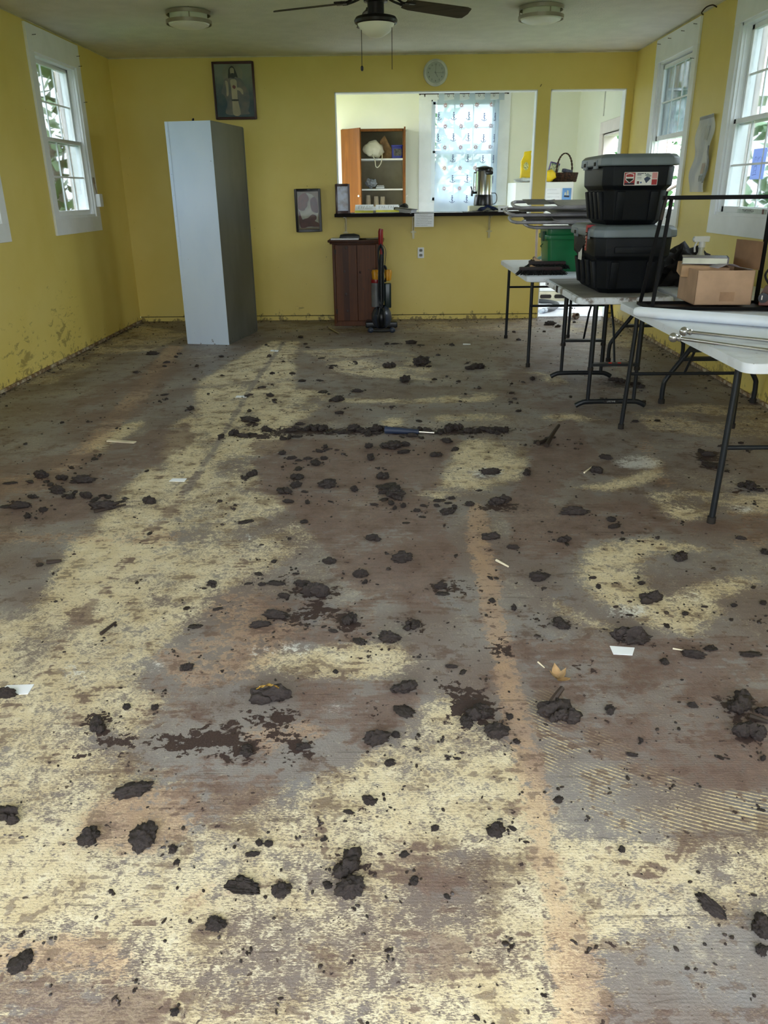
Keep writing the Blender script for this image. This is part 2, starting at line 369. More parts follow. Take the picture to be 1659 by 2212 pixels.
def make_floor():
    xs = np.linspace(0, W, 277); ys = np.concatenate([np.linspace(YR, .78, 12), np.linspace(.8, D+.12, 431)])
    X, Y = np.meshgrid(xs, ys); ny, nx = X.shape
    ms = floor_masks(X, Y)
    ms = [blur(m, 1, 2) for m in ms]; ms[0] = blur(ms[0], 1, 1)
    me = bpy.data.meshes.new('floor')
    me.vertices.add(nx*ny); co = np.zeros((nx*ny, 3), np.float32); co[:, 0] = X.ravel(); co[:, 1] = Y.ravel(); me.vertices.foreach_set('co', co.ravel())
    I = np.arange(nx*ny).reshape(ny, nx); q = np.stack([I[:-1, :-1], I[:-1, 1:], I[1:, 1:], I[1:, :-1]], -1).reshape(-1, 4)
    me.loops.add(q.size); me.loops.foreach_set('vertex_index', q.ravel().astype(np.int32))
    me.polygons.add(len(q)); me.polygons.foreach_set('loop_start', (np.arange(len(q))*4).astype(np.int32))
    me.update(calc_edges=True)
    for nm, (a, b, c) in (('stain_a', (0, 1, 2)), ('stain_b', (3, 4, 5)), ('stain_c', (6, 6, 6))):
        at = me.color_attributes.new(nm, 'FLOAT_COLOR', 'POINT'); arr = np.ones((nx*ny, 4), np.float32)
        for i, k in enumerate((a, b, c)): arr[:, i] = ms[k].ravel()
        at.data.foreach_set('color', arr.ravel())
    m, t, b = new_mat('stained_floor')
    P = t.add('ShaderNodeTexCoord').outputs['Object']
    def sep(nm):
        a = t.add('ShaderNodeAttribute', attribute_name=nm); s = t.add('ShaderNodeSeparateColor'); t.link(a.outputs['Color'], s.inputs[0]); return s.outputs
    sa, sb, sc = sep('stain_a'), sep('stain_b'), sep('stain_c')
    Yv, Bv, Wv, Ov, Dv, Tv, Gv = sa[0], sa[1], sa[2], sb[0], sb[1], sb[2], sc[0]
    nb = t.noise(P, 2.2, 3); nm_ = t.noise(P, 9, 5, .6); nc = t.noise(P, 36, 6, .66, .3)
    nf = t.noise(t.scale(P, (110, 330, 1)), 1, 6, .75); ns = t.noise(t.scale(P, (9, 60, 1)), 1, 5, .6); nvf = t.noise(P, 150, 4, .7)
    cen = lambda n, k: t.math('MULTIPLY', t.math('SUBTRACT', n, .5), k)
    add = lambda *a: a[0] if len(a) == 1 else t.math('ADD', a[0], add(*a[1:]))
    # grey film of old glue, shading to taupe and to blue grey
    g = t.mix(t.ramp(nb, .35, .65), srgb(138, 131, 127), srgb(120, 106, 99))
    g = t.mix(t.math('MULTIPLY', t.ramp(nm_, .5, .75), .6), g, srgb(120, 100, 92))
    g = t.mix(t.math('MULTIPLY', t.ramp(t.noise(P, 4.3, 3), .58, .72), .4), g, srgb(132, 134, 138))
    g = t.mix(t.math('MULTIPLY', t.ramp(ns, .56, .7), .35), g, srgb(88, 78, 74))
    # yellow glue, worn through in streaks
    yel = t.mix(t.ramp(nm_, .3, .7), srgb(230, 216, 182), srgb(204, 184, 146))
    yel = t.mix(t.math('MULTIPLY', t.ramp(nc, .5, .7), .6), yel, srgb(238, 230, 208))
    yf = add(Yv, cen(nf, 3.0), cen(nm_, 1.2), cen(nc, 1.7), cen(t.noise(P, 1.6, 2), .7), t.math('MULTIPLY', t.ramp(t.noise(P, 3.1, 4, .6), .48, .68), -.42))
    yf = t.ramp(yf, .30, .72)
    g = t.mix(t.math('MULTIPLY', t.ramp(add(Yv, cen(nc, 1.6), cen(nm_, .8)), .2, .7), .55), g, srgb(118, 102, 92))
    col = t.mix(t.math('MULTIPLY', yf, .93), g, yel)
    chk = t.ramp(add(t.noise(P, 2.0, 4, .6), cen(nf, 1.4), cen(nc, 1.0)), .56, .80); col = t.mix(t.math('MULTIPLY', chk, .42), col, srgb(206, 194, 172))
    grn = t.ramp(add(t.noise(t.scale(P, (60, 140, 1)), 1, 5, .75), cen(nm_, 1.2), cen(t.noise(P, 1.3, 3), 1.0)), .56, .74); col = t.mix(t.math('MULTIPLY', grn, .5), col, srgb(94, 76, 66))
    # tan paper backing
    of = t.ramp(add(Ov, cen(nc, 1.6), cen(nm_, 1.2), cen(nf, 1.2)), .38, .62)
    col = t.mix(t.math('MULTIPLY', of, .52), col, t.mix(t.ramp(nm_, .35, .65), srgb(204, 166, 128), srgb(176, 144, 120)))
    # white residue
    wf = t.ramp(add(Wv, cen(nc, 1.8), cen(nf, 1.6)), .45, .65)
    col = t.mix(t.math('MULTIPLY', wf, .75), col, srgb(222, 222, 220))
    gf = t.ramp(add(Gv, cen(nm_, .9), cen(nc, .9)), .42, .6); col = t.mix(t.math('MULTIPLY', gf, .85), col, srgb(134, 124, 118))
    # trowel ridges: thin arcs of glue
    w = t.add('ShaderNodeTexWave', wave_type='RINGS', rings_direction='Z'); 
    ctr = FL(1560, 1180); off = t.add('ShaderNodeVectorMath', operation='SUBTRACT'); t.link(P, off.inputs[0]); off.inputs[1].default_value = tuple(ctr)
    t.link(off.outputs[0], w.inputs['Vector']); w.inputs['Scale'].default_value = 26; w.inputs['Distortion'].default_value = .8; w.inputs['Detail'].default_value = 1; w.inputs['Detail Scale'].default_value = .4
    tf = t.math('MULTIPLY', t.ramp(add(w.outputs['Fac'], cen(nf, 1.6), cen(nm_, 2.0), cen(nb, .8)), .84, 1.0), t.ramp(Tv, .35, .8))
    col = t.mix(t.math('MULTIPLY', tf, .8), col, srgb(226, 206, 160))
    # brown film of dried silt, with the painted far-left dimness
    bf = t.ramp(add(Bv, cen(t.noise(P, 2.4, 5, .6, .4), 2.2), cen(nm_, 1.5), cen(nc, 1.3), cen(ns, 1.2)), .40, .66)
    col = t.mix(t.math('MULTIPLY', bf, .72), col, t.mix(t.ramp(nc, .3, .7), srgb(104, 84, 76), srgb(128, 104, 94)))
    wp = t.math('MULTIPLY', t.ramp(add(nm_, cen(nc, .8), cen(ns, .6)), .585, .64), .6); col = t.mix(wp, col, srgb(98, 78, 70))
    # scratches and drags
    dr = t.noise(t.scale(P, (2.5, 34, 1)), 1, 6, .65, .6); col = t.mix(t.math('MULTIPLY', t.ramp(dr, .62, .68), .5), col, srgb(70, 56, 50))
    # dark mud
    df = t.ramp(add(Dv, cen(nc, 2.3), cen(nm_, 1.2)), .50, .55)
    sp1 = t.ramp(t.noise(P, 42, 2, .5), .70, .73); sp2 = t.ramp(t.noise(P, 95, 2, .5), .71, .74)
    ndk = t.math('MAXIMUM', df, t.math('MAXIMUM', t.math('MULTIPLY', sp1, .9), t.math('MULTIPLY', sp2, .75)))
    col = t.mix(ndk, col, t.mix(nvf, srgb(52, 40, 38), srgb(74, 58, 54)))
    t.link(col, b.inputs['Base Color'])
    b.inputs['Specular IOR Level'].default_value = .35
    rg = t.add('ShaderNodeMapRange'); t.link(yf, rg.inputs[0]); rg.inputs[3].default_value = .5; rg.inputs[4].default_value = .72; t.link(rg.outputs[0], b.inputs['Roughness'])
    bn = t.add('ShaderNodeBump'); bn.inputs['Strength'].default_value = .55; bn.inputs['Distance'].default_value = .004
    rid = t.add('ShaderNodeTexWave', bands_direction='Y'); t.link(P, rid.inputs['Vector']); rid.inputs['Scale'].default_value = 38; rid.inputs['Distortion'].default_value = 3; rid.inputs['Detail Scale'].default_value = .6
    t.link(add(nvf, t.math('MULTIPLY', nc, .8), t.math('MULTIPLY', df, 1.2), t.math('MULTIPLY', rid.outputs['Fac'], .08)), bn.inputs['Height']); t.link(bn.outputs[0], b.inputs['Normal'])
    me.materials.append(m)
    o = bpy.data.objects.new('floor', me); COL.objects.link(o); struct(o); o['label'] = 'bare stained floor with yellow glue and mud'
make_floor()

# ================================================================ walls, ceiling
def wall_mat(name, c1, c2, mud=True):
    m, t, b = new_mat(name); P = t.add('ShaderNodeTexCoord').outputs['Object']
    col = t.mix(t.ramp(t.noise(P, 1.3, 4), .3, .7), c1, c2)
    if mud:
        s = t.add('ShaderNodeSeparateXYZ'); t.link(P, s.inputs[0]); z = s.outputs[2]
        n1 = t.noise(P, 7, 6, .65); n2 = t.noise(t.scale(P, (15, 15, 12)), 1, 6, .7)
        # splashes: dense at the very foot, scattered up to knee height
        f = t.math('ADD', t.math('SUBTRACT', t.math('MULTIPLY', n2, 1.0), t.math('MULTIPLY', z, 1.7)), t.math('MULTIPLY', n1, .3))
        col = t.mix(t.math('MULTIPLY', t.ramp(f, .60, .70), .7), col, srgb(78, 58, 40))
        f2 = t.math('SUBTRACT', t.noise(t.scale(P, (3, 3, 11)), 1, 6, .7), t.math('MULTIPLY', z, .35))
        col = t.mix(t.math('MULTIPLY', t.ramp(f2, .60, .66), .45), col, srgb(110, 86, 50))
        col = t.mix(t.math('MULTIPLY', t.ramp(t.noise(P, 26, 2), .76, .79), .5), col, srgb(120, 96, 50))
        # a patch of mud scuffs low on the left wall, and one under the right windows
        for q in (XP(140, 720, 0), XP(60, 800, 0), XP(1560, 800, W)):
            d = t.add('ShaderNodeVectorMath', operation='DISTANCE'); t.link(P, d.inputs[0]); d.inputs[1].default_value = tuple(q)
            f3 = t.math('SUBTRACT', t.noise(t.scale(P, (5, 7, 15)), 1, 7, .75, .6), t.math('MULTIPLY', d.outputs['Value'], .30)); col = t.mix(t.math('MULTIPLY', t.ramp(f3, .46, .54), .55), col, srgb(104, 82, 40))
    t.link(col, b.inputs['Base Color']); b.inputs['Roughness'].default_value = .42; b.inputs['Specular IOR Level'].default_value = .4
    bn = t.add('ShaderNodeBump'); bn.inputs['Strength'].default_value = .25; bn.inputs['Distance'].default_value = .003
    t.link(t.noise(P, 110, 3), bn.inputs['Height']); t.link(bn.outputs[0], b.inputs['Normal'])
    return m
M_YEL = wall_mat('yellow_wall_paint', srgb(228, 207, 120), srgb(222, 199, 106))
M_CREAM = wall_mat('cream_wall_paint', srgb(236, 236, 222), srgb(230, 232, 216), mud=False)
M_CEIL = pm('stippled_ceiling', srgb(222, 218, 208), .9, var=.03, bump=.9, bs=90, spec=.2)
M_WHITE = pm('white_trim_paint', srgb(236, 238, 240), .4, var=.02)
M_VINYL = pm('white_vinyl', srgb(240, 242, 244), .35, var=.015)
M_DK = pm('dark_gap', srgb(30, 24, 20), .8)
def glass_mat(name, tint=(1, 1, 1), gl=.08, fk=.8):
    m = bpy.data.materials.new(name); m.use_nodes = True; t = NT(m); t.n.clear()
    o = t.add('ShaderNodeOutputMaterial'); mx = t.add('ShaderNodeMixShader'); tr = t.add('ShaderNodeBsdfTransparent'); g = t.add('ShaderNodeBsdfGlossy')
    tr.inputs[0].default_value = (*tint, 1); g.inputs['Roughness'].default_value = .03
    f = t.add('ShaderNodeFresnel'); f.inputs[0].default_value = 1.45
    P = t.add('ShaderNodeTexCoord').outputs['Object']
    t.link(t.math('ADD', t.math('MULTIPLY', f.outputs[0], fk), t.math('MULTIPLY', t.noise(P, 5), gl*.3)), mx.inputs[0])
    t.link(tr.outputs[0], mx.inputs[1]); t.link(g.outputs[0], mx.inputs[2]); t.link(mx.outputs[0], o.inputs[0]); return m
M_GLASS = glass_mat('window_glass', (.93, .97, .97))

def wall_cells(axis, lo, hi, w0, w1, z0, z1, holes, mb):
    us = sorted({lo, hi, *[h[0] for h in holes], *[h[1] for h in holes]})
    for a, b in zip(us, us[1:]):
        hs = sorted([(h[2], h[3]) for h in holes if h[0] <= a+1e-6 and h[1] >= b-1e-6]); z = z0
        for c, d in hs+[(z1, z1)]:
            if c > z+1e-6:
                if axis == 'y': mb.box((w0, a, z), (w1, b, c))
                else: mb.box((a, w0, z), (b, w1, c))
            z = max(z, d)
OP = .46; ZW0, ZW1 = 1.185, 2.48
LW = [7.82, 5.79, 3.66, 1.56]; RW = [8.0, 6.11, 4.0, 1.9]
mb = MB(); wall_cells('y', YR, D, -.14, 0, 0, H, [(c-OP, c+OP, ZW0, ZW1) for c in LW], mb); struct(mb.build('wall_left', M_YEL, smooth=0))
mb = MB(); wall_cells('y', YR, D, W, W+.14, 0, H, [(c-OP, c+OP, ZW0, ZW1) for c in RW], mb); struct(mb.build('wall_right', M_YEL, smooth=0))
mb = MB(); wall_cells('x', -.14, W+.14, D, D+.12, .055, H, [(2.36, 4.505, 1.14, 2.36), (4.645, 5.44, .0, 2.36)], mb); struct(mb.build('wall_back', M_YEL, smooth=0))
mb = MB(); wall_cells('x', -.14, W+.14, YR-.14, YR, 0, H, [(1.7, 3.9, 0, 2.3), (.35, 1.3, .9, 2.3), (4.3, 5.2, .9, 2.3)], mb); struct(mb.build('wall_rear', M_YEL, smooth=0))
mb = MB(); mb.box((-.14, YR-.14, H), (W+.14, D+.12, H+.08)); struct(mb.build('ceiling', M_CEIL, smooth=0))
# foot board under the split wall board, pale edge of the wall board at the ceiling
mb = MB(); mb.box((0, D-.006, 0), (4.645, D+.1, .047)); mb.box((5.44, D-.006, 0), (W, D+.1, .047)); struct(mb.build('baseboard_back', M_YEL, smooth=0))
mb = MB(); mb.box((0, D+.012, .04), (4.64, D+.1, .06)); mb.box((5.445, D+.012, .04), (W, D+.1, .06)); struct(mb.build('trim_1', M_DK, smooth=0))
M_PALE = pm('bare_board_edge', srgb(214, 204, 176), .8, var=.1)
for i, (a, b) in enumerate((((.0, D-.004, H-.012), (W, D, H-.002)), ((.0, YR, H-.010), (.004, D, H-.002)), ((W-.004, YR, H-.010), (W, D, H-.002)))):
    mb = MB(); mb.box(a, b); struct(mb.build('trim_%d' % (i+2), M_PALE, smooth=0))
M_SKIRT = pm('mud_stained_skirting', srgb(120, 92, 60), .8, var=.3, vs=18, col2=srgb(190, 176, 150), fac=(.35, .6))
for nm, a, b in (('baseboard_left', (0, YR, 0), (.018, D, .022)), ('baseboard_right', (W-.018, YR, 0), (W, D, .022))):
    mb = MB(); mb.box(a, b); struct(mb.build(nm, M_SKIRT, smooth=0))
# white liners of the pass-through and of the doorway
mb = MB()
for x0, x1, z0, z1, sill in ((2.36, 4.505, 1.14, 2.36, 0), (4.645, 5.44, 0, 2.36, 0)):
    mb.box((x0, D-.003, z0), (x0+.010, D+.125, z1)); mb.box((x1-.010, D-.003, z0), (x1, D+.125, z1)); mb.box((x0, D-.003, z1-.010), (x1, D+.125, z1))
struct(mb.build('trim_5', M_WHITE, smooth=0))

# ================================================================ windows
M_TRACK = pm('dark_window_track', srgb(60, 58, 60), .5)
def win_matrix(side, c, X=None):
    if side == 'L': M = Matrix(((0, 0, 1, 0), (1, 0, 0, c), (0, 1, 0, 0), (0, 0, 0, 1)))
    elif side == 'R': M = Matrix(((0, 0, -1, W), (-1, 0, 0, c), (0, 1, 0, 0), (0, 0, 0, 1)))
    elif side == 'B': M = Matrix(((1, 0, 0, c), (0, 0, -1, X), (0, 1, 0, 0), (0, 0, 0, 1)))
    return M
M_NAIL = pm('rusty_nail', srgb(60, 48, 42), .6, metal=.5)
def window(n, side, c, X=None, hw=OP, z0=ZW0, z1=ZW1, cas=.11, top=.20, apron=.135, raise_=0, track=False, nails=()):
    root = bpy.data.objects.new('window_%d' % n, None); COL.objects.link(root); struct(root); root.matrix_world = win_matrix(side, c, X)
    m = MB()
    m.box((-hw-cas, z0-.001, 0), (-hw, z1, .02)); m.box((hw, z0-.001, 0), (hw+cas, z1, .02)); m.box((-hw-cas, z1, 0), (hw+cas, z1+top, .022))
    m.box((-hw-cas, z0-apron, 0), (hw+cas, z0, .02)); m.bevel(.002, 1); m.build('window_casing', M_WHITE, root)
    m = MB(); T = .018
    m.box((-hw, z0, -.14), (-hw+T, z1, .002)); m.box((hw-T, z0, -.14), (hw, z1, .002)); m.box((-hw, z1-T, -.14), (hw, z1, .002))
    for k in (-1, 1):
        m.box((k*(hw-T)-.006, z0, -.028), (k*(hw-T)+.006, z1, -.020)); m.box((k*(hw-T)-.008, z0, -.062), (k*(hw-T)+.008, z1, -.056))
    m.build('window_frame', M_VINYL, root)
    m = MB(); m.box((-hw, z0, -.14), (hw, z0+.022, .008)); m.build('window_sill', M_WHITE, root)
    if track:
        m = MB(); m.box((hw-T-.030, z0+.02, -.052), (hw-T-.0, (z0+z1)/2+.03, -.020)); m.build('window_track', M_TRACK, root)
    zm = (z0+z1)/2; fr = .042
    for nm, a, b, w0, w1 in (('upper_sash', zm-.02, z1-T, -.098, -.064), ('lower_sash', z0+.022+raise_, zm+.02+raise_, -.054, -.024)):
        x0, x1 = -hw+T, hw-T
        m = MB(); m.box((x0, a, w0), (x1, a+fr, w1)); m.box((x0, b-fr*.8, w0), (x1, b, w1)); m.box((x0, a, w0), (x0+fr, b, w1)); m.box((x1-fr, a, w0), (x1, b, w1)); m.bevel(.002, 1)
        s = m.build(nm, M_VINYL, root)
        gx0, gx1, ga, gb = x0+fr, x1-fr, a+fr, b-fr*.8; wc = (w0+w1)/2
        m = MB()
        for k in (1, 2): xx = gx0+(gx1-gx0)*k/3; m.box((xx-.007, ga, wc-.004), (xx+.007, gb, wc+.004))
        m.box((gx0, (ga+gb)/2-.007, wc-.0035), (gx1, (ga+gb)/2+.007, wc+.0035)); m.build('muntin_grid', M_VINYL, s)
        m = MB(); m.box((gx0-.002, ga-.002, wc-.0015), (gx1+.002, gb+.002, wc+.0015)); m.build('pane', M_GLASS, s, smooth=0)
    if nails:
        for u, v in nails:
            m = MB(); m.tube([(u, v, 0), (u+.004, v+.004, .05)], .0022, 6); m.ball((u+.004, v+.004, .05), .004, 1); m.build('nail', M_NAIL, root)
    return root
window(1, 'L', LW[0], nails=((-.46, ZW1+.12), (.50, ZW1+.10), (.52, ZW1+.02), (.53, 2.2)))
window(2, 'L', LW[1])
window(3, 'R', RW[0], raise_=.60, nails=((.50, ZW1+.15), (.2, ZW1+.15), (-.15, ZW1+.15), (-.45, ZW1+.15), (.52, ZW1-.1)))
window(4, 'R', RW[1], track=True, nails=((.5, ZW1+.16), (.535, 2.2)))
for i, (s, c) in enumerate([("L", c) for c in LW[2:]]+[("R", c) for c in RW[2:]]): window(5+i, s, c)
for c in LW: portal((-.16, c, 1.86), (0, R_(-90), 0), 1.24, .92)
for c in RW: portal((W+.16, c, 1.86), (0, R_(90), 0), 1.24, .92)
for x, z, sx, sz in ((2.8, 1.15, 2.2, 2.3), (.825, 1.6, .95, 1.4), (4.75, 1.6, .9, 1.4)): portal((x, YR-.16, z), (R_(90), 0, 0), sx, sz)
# open double door behind the camera
for i, (x, a) in enumerate(((1.7, -100), (3.9, 100))):
    root = bpy.data.objects.new('door_%d' % (i+1), None); COL.objects.link(root); struct(root); root.location = (x, YR-.15, 0); root.rotation_euler = (0, 0, R_(a if i == 0 else a))
    s = 1 if i == 0 else -1
    m = MB(); m.box((0, -.02, .01), (s*1.08, .02, 2.18)); m.box((s*.15, -.026, .2), (s*.93, .026, .95)); m.box((s*.15, -.026, 1.1), (s*.93, .026, 2.0)); m.build('door_panel', M_WHITE, root)

# ================================================================ kitchen behind the pass-through
KX0 = 1.7; KH = 2.76
M_KFLOOR = pm('white_kitchen_vinyl', srgb(226, 230, 236), .35, var=.03)
mb = MB(); mb.box((KX0, D+.12, -.02), (W, KD, .0)); struct(mb.build('floor_kitchen', M_KFLOOR, smooth=0))
mb = MB(); mb.box((KX0-.1, D+.12, KH), (W+.14, KD+.14, KH+.06)); struct(mb.build('ceiling_kitchen', M_CEIL, smooth=0))
mb = MB(); wall_cells('x', KX0-.1, W+.14, KD, KD+.14, 0, KH, [(2.27, 3.12, .9, 2.19), (3.50, 4.40, 1.24, 2.53)], mb); struct(mb.build('wall_kitchen_back', M_CREAM, smooth=0))
mb = MB(); wall_cells('y', D+.12, KD+.14, KX0-.14, KX0, 0, KH, [(9.6, 11.7, .6, 2.65)], mb); struct(mb.build('wall_kitchen_left', M_CREAM, smooth=0))  # unseen opening, enlarged to let more daylight into the kitchen
mb = MB(); wall_cells('y', D+.12, KD+.14, W, W+.14, 0, KH, [(9.62, 10.42, 0, 1.99)], mb); struct(mb.build('wall_kitchen_right', M_CREAM, smooth=0))
mb = MB(); wall_cells('x', KX0, W, D+.1205, D+.126, 0, KH, [(2.36, 4.505, 1.14, 2.36), (4.645, 5.44, .0, 2.36)], mb); struct(mb.build('wall_kitchen_front', M_CREAM, smooth=0))
portal((KX0-.16, 10.65, 1.625), (0, R_(-90), 0), 2.05, 2.1); portal((3.95, KD+.16, 1.88), (R_(-90), 0, 0), .9, 1.29); portal((W+.16, 10.02, 1.0), (0, R_(90), 0), 1.99, .8)
window(11, 'B', 3.95, X=KD, hw=.45, z0=1.24, z1=2.53, cas=.17, top=.16, apron=.14)
# side door frame and its glimpse of a red-brown board outside
root = bpy.data.objects.new('door_3', None); COL.objects.link(root); struct(root)
M_PINKW = pm('pinkish_white_paint', srgb(226, 216, 212), .5, var=.03)
m = MB(); m.box((W-.02, 10.42, 0), (W, 10.56, 2.0)); m.box((W-.02, 9.48, 2.0), (W, 10.56, 2.13)); m.box((W-.02, 9.48, 0), (W, 9.62, 2.0)); m.box((W, 10.40, 0), (W+.14, 10.425, 2.0)); m.box((W, 9.6, 1.97), (W+.14, 10.42, 2.0)); m.bevel(.003, 1); m.build('door_frame', M_PINKW, root)
m = MB(); m.box((W-.006, 10.50, 2.2), (W, 10.54, KH-.05)); struct(m.build('trim_6', pm('grey_cover_strip', srgb(196, 194, 184), .5)))
# built-in cupboard
cup = thing('built_in_cupboard', 'brown wooden built-in cupboard with open doors and white shelves in the kitchen wall', 'cupboard', (2.27, KD, 0))
def wood_mat(name, c1, c2, sc=(14, 14, 1.2), rough=.4):
    m, t, b = new_mat(name); P = t.add('ShaderNodeTexCoord').outputs['Object']; v = t.scale(P, sc)
    n = t.noise(v, 1.0, 6, .6, 1.2); n2 = t.noise(P, 2.5, 3)
    col = t.mix(t.ramp(n, .35, .66), c1, c2); col = t.mix(t.math('MULTIPLY', t.ramp(n2, .45, .7), .4), col, tuple(x*.6 for x in c1))
    t.link(col, b.inputs['Base Color']); b.inputs['Roughness'].default_value = rough; b.inputs['Specular IOR Level'].default_value = .22; return m
M_CUPW = wood_mat('amber_plywood', srgb(104, 60, 14), srgb(126, 77, 25), (9, 9, .9))
M_CUPIN = pm('grey_cupboard_lining', srgb(150, 142, 122), .8, var=.06)
m = MB(); m.box((0, 0, .9), (.012, .4, 2.19)); m.box((.838, 0, .9), (.85, .4, 2.19)); m.box((0, .4, .9), (.85, .412, 2.19)); m.box((0, 0, .9), (.85, .4, .92)); m.box((0, 0, 2.178), (.85, .4, 2.19)); m.box((.2, .388, 2.0), (.84, .4, 2.03)); m.build('carcass', M_CUPIN, cup, smooth=0)
m = MB(); m.box((.0, -.008, 2.155), (.85, .02, 2.185)); m.box((.838, -.008, .9), (.862, .02, 2.18)); m.box((-.012, -.008, .9), (.012, .02, 2.18)); m.build('face_frame', M_CUPW, cup, smooth=0)
for z in (1.425, 1.815): m = MB(); m.box((.012, .01, z-.02), (.838, .39, z)); m.build('shelf', M_WHITE, cup, smooth=0)
dl = thing('cupboard_door', None, None); dl.parent = cup; dl.location = (0, -.012, 0); dl.rotation_euler = (0, 0, R_(-50))
del_ = None
m = MB(); m.box((0, -.02, .93), (.425, 0, 2.18)); m.bevel(.002, 1); d1 = m.build('door_leaf', M_CUPW, dl)
m = MB(); m.ball((.395, -.036, 1.335), .014, 2); m.tube([(.395, -.02, 1.335), (.395, -.032, 1.335)], .006, 8); m.build('knob', pm('white_ceramic', srgb(235, 232, 225), .2), dl)
m = MB(); m.box((.851, -.435, .93), (.871, -.012, 2.18)); m.bevel(.002, 1); d2 = m.build('door', M_CUPW, cup)
m = MB(); m.ball((.885, -.40, 1.335), .014, 2); m.build('knob', pm('white_ceramic', srgb(235, 232, 225), .2), d2)

# things in the cupboard
SH2, SH1 = 1.817, 1.427
def blob(seed, n=24, sub=3, amp=.25, fq=1.5, sc=(1, 1, 1), flat=None):
    rnd = random.Random(seed); b = bmesh.new(); vs = bmesh.ops.create_icosphere(b, subdivisions=sub, radius=1)['verts']
    from mathutils import noise as N
    off = Vector((rnd.uniform(0, 99), rnd.uniform(0, 99), rnd.uniform(0, 99)))
    for v in vs:
        d = 1+amp*(N.noise(v.co*fq+off)+.5*N.noise(v.co*fq*2.7+off)+.3*N.noise(v.co*fq*6+off))
        v.co = Vector((v.co.x*sc[0], v.co.y*sc[1], v.co.z*sc[2]))*d
        if flat is not None: v.co.z = max(v.co.z, flat)
    return b
def blob_obj(name, mat, seed, loc, sc, amp=.3, fq=1.6, sub=3, flat=None, parent=None):
    m = MB(); m.b.free(); m.b = blob(seed, sub=sub, amp=amp, fq=fq, sc=sc, flat=flat)
    o = m.build(name, mat, parent, smooth=60); 
    zmin = min(v.co.z for v in o.data.vertices); o.location = (loc[0], loc[1], loc[2]-zmin); return o
M_CREAMBAG = pm('cream_cloth', srgb(232, 228, 208), .8, var=.06, bump=.6, bs=14)
cb = thing('cloth_bag', 'cream cloth bag slumped on the upper shelf of the cupboard', 'bag', (2.70, KD+.10, SH2))
blob_obj('bag_body', M_CREAMBAG, 5, (0, 0, 0), (.13, .07, .105), .35, 1.8, parent=cb)
m = MB(); m.tube([(-.02, -.08, .05), (.02, -.125, -.02), (.03, -.13, -.10), (.06, -.13, -.115), (.1, -.13, -.07), (.12, -.12, .0), (.12, -.09, .06)], .006, 8, smooth=5); m.build('strap', M_CREAMBAG, cb)
pb = thing('paper_bag', 'crumpled brown paper bag leaning behind the cream cloth bag', 'bag', (2.89, KD+.22, SH2), (0, R_(-10), 0))
m = MB(); L0 = [(-.11, -.05, 0), (.13, -.06, 0), (.13, .05, 0), (-.11, .05, 0)]; L1 = [(-.10, -.045, .12), (.08, -.06, .13), (.07, .05, .12), (-.1, .04, .12)]; L2 = [(-.06, -.03, .25), (.02, -.04, .30), (.02, .02, .29), (-.05, .02, .24)]
m.loft([L0, L1, L2]); m.bevel(.006, 1); m.build('bag_body', pm('brown_kraft_paper', srgb(150, 116, 78), .8, var=.2, vs=14, bump=.7, bs=20), pb)
tb = thing('plastic_tub', 'blue lidded plastic tub on the upper shelf of the cupboard', 'tub', (3.03, KD+.1, SH2))
m = MB(); m.prism(rounded(-.075, .075, -.07, .07, .02), 0, .145); m.bevel(.003, 1); m.build('tub_body', pm('blue_plastic', srgb(36, 44, 150), .35), tb)
m = MB(); m.prism(rounded(-.082, .082, -.077, .077, .022), .145, .168); m.bevel(.003, 1); m.build('lid', pm('blue_plastic', srgb(36, 44, 150), .35), tb)
m = MB(); m.prism(rounded(-.055, .055, -.045, .045, .015), 0, .0015, Matrix.Translation((0.008, -.0705, .075)) @ Euler((R_(90), 0, 0)).to_matrix().to_4x4()); m.build('label_panel', pm('grey_photo_label', srgb(92, 92, 88), .4, var=.6, vs=30, col2=srgb(30, 26, 30)), tb)
o = blob_obj('plastic_bag', pm('clear_grey_plastic', srgb(150, 156, 170), .25, var=.25, vs=30), 9, (2.66, KD+.1, SH1), (.07, .05, .06), .5, 2.2); tag(o, 'small crumpled clear plastic bag on the middle cupboard shelf', 'bag')
m = MB(); m.prism(rounded(-.07, .07, -.05, .05, .015), 0, .03); m.prism(rounded(-.06, .06, -.04, .04, .012), .03, .045); m.bevel(.003, 1); o = m.build('foil_tray', pm('grey_foil', srgb(150, 152, 150), .3, metal=.7, bump=.4), None); o.location = (2.79, KD+.1, SH1); tag(o, 'low grey foil tray on the middle cupboard shelf', 'tray')
M_CUPP = pm('beige_cups', srgb(206, 192, 168), .5)
c0 = None
for i, (px, h) in enumerate(((796, .15), (813, .135), (827, .13))):
    loc = YP(px, 440, KD+.2); 
    m = MB(); m.lathe([(0, 0), (.042, 0), (.042, .01), (.038, .012), (.030, h-.004), (.027, h), (0, h)], n=20)
    o = m.build('cup_stack', M_CUPP, None); o.location = (loc.x, KD+.16, 1.192); 
    tag(o, ['tallest upturned stack of beige cups, at the left of the bottom cupboard shelf', 'middle upturned stack of beige cups on the bottom cupboard shelf', 'rightmost upturned stack of beige cups on the bottom cupboard shelf'][i], 'cups', 'stacks of beige cups in the cupboard')
m = MB(); m.box((.012, .01, 1.17), (.838, .39, 1.19)); m.build('shelf', M_WHITE, cup, smooth=0)

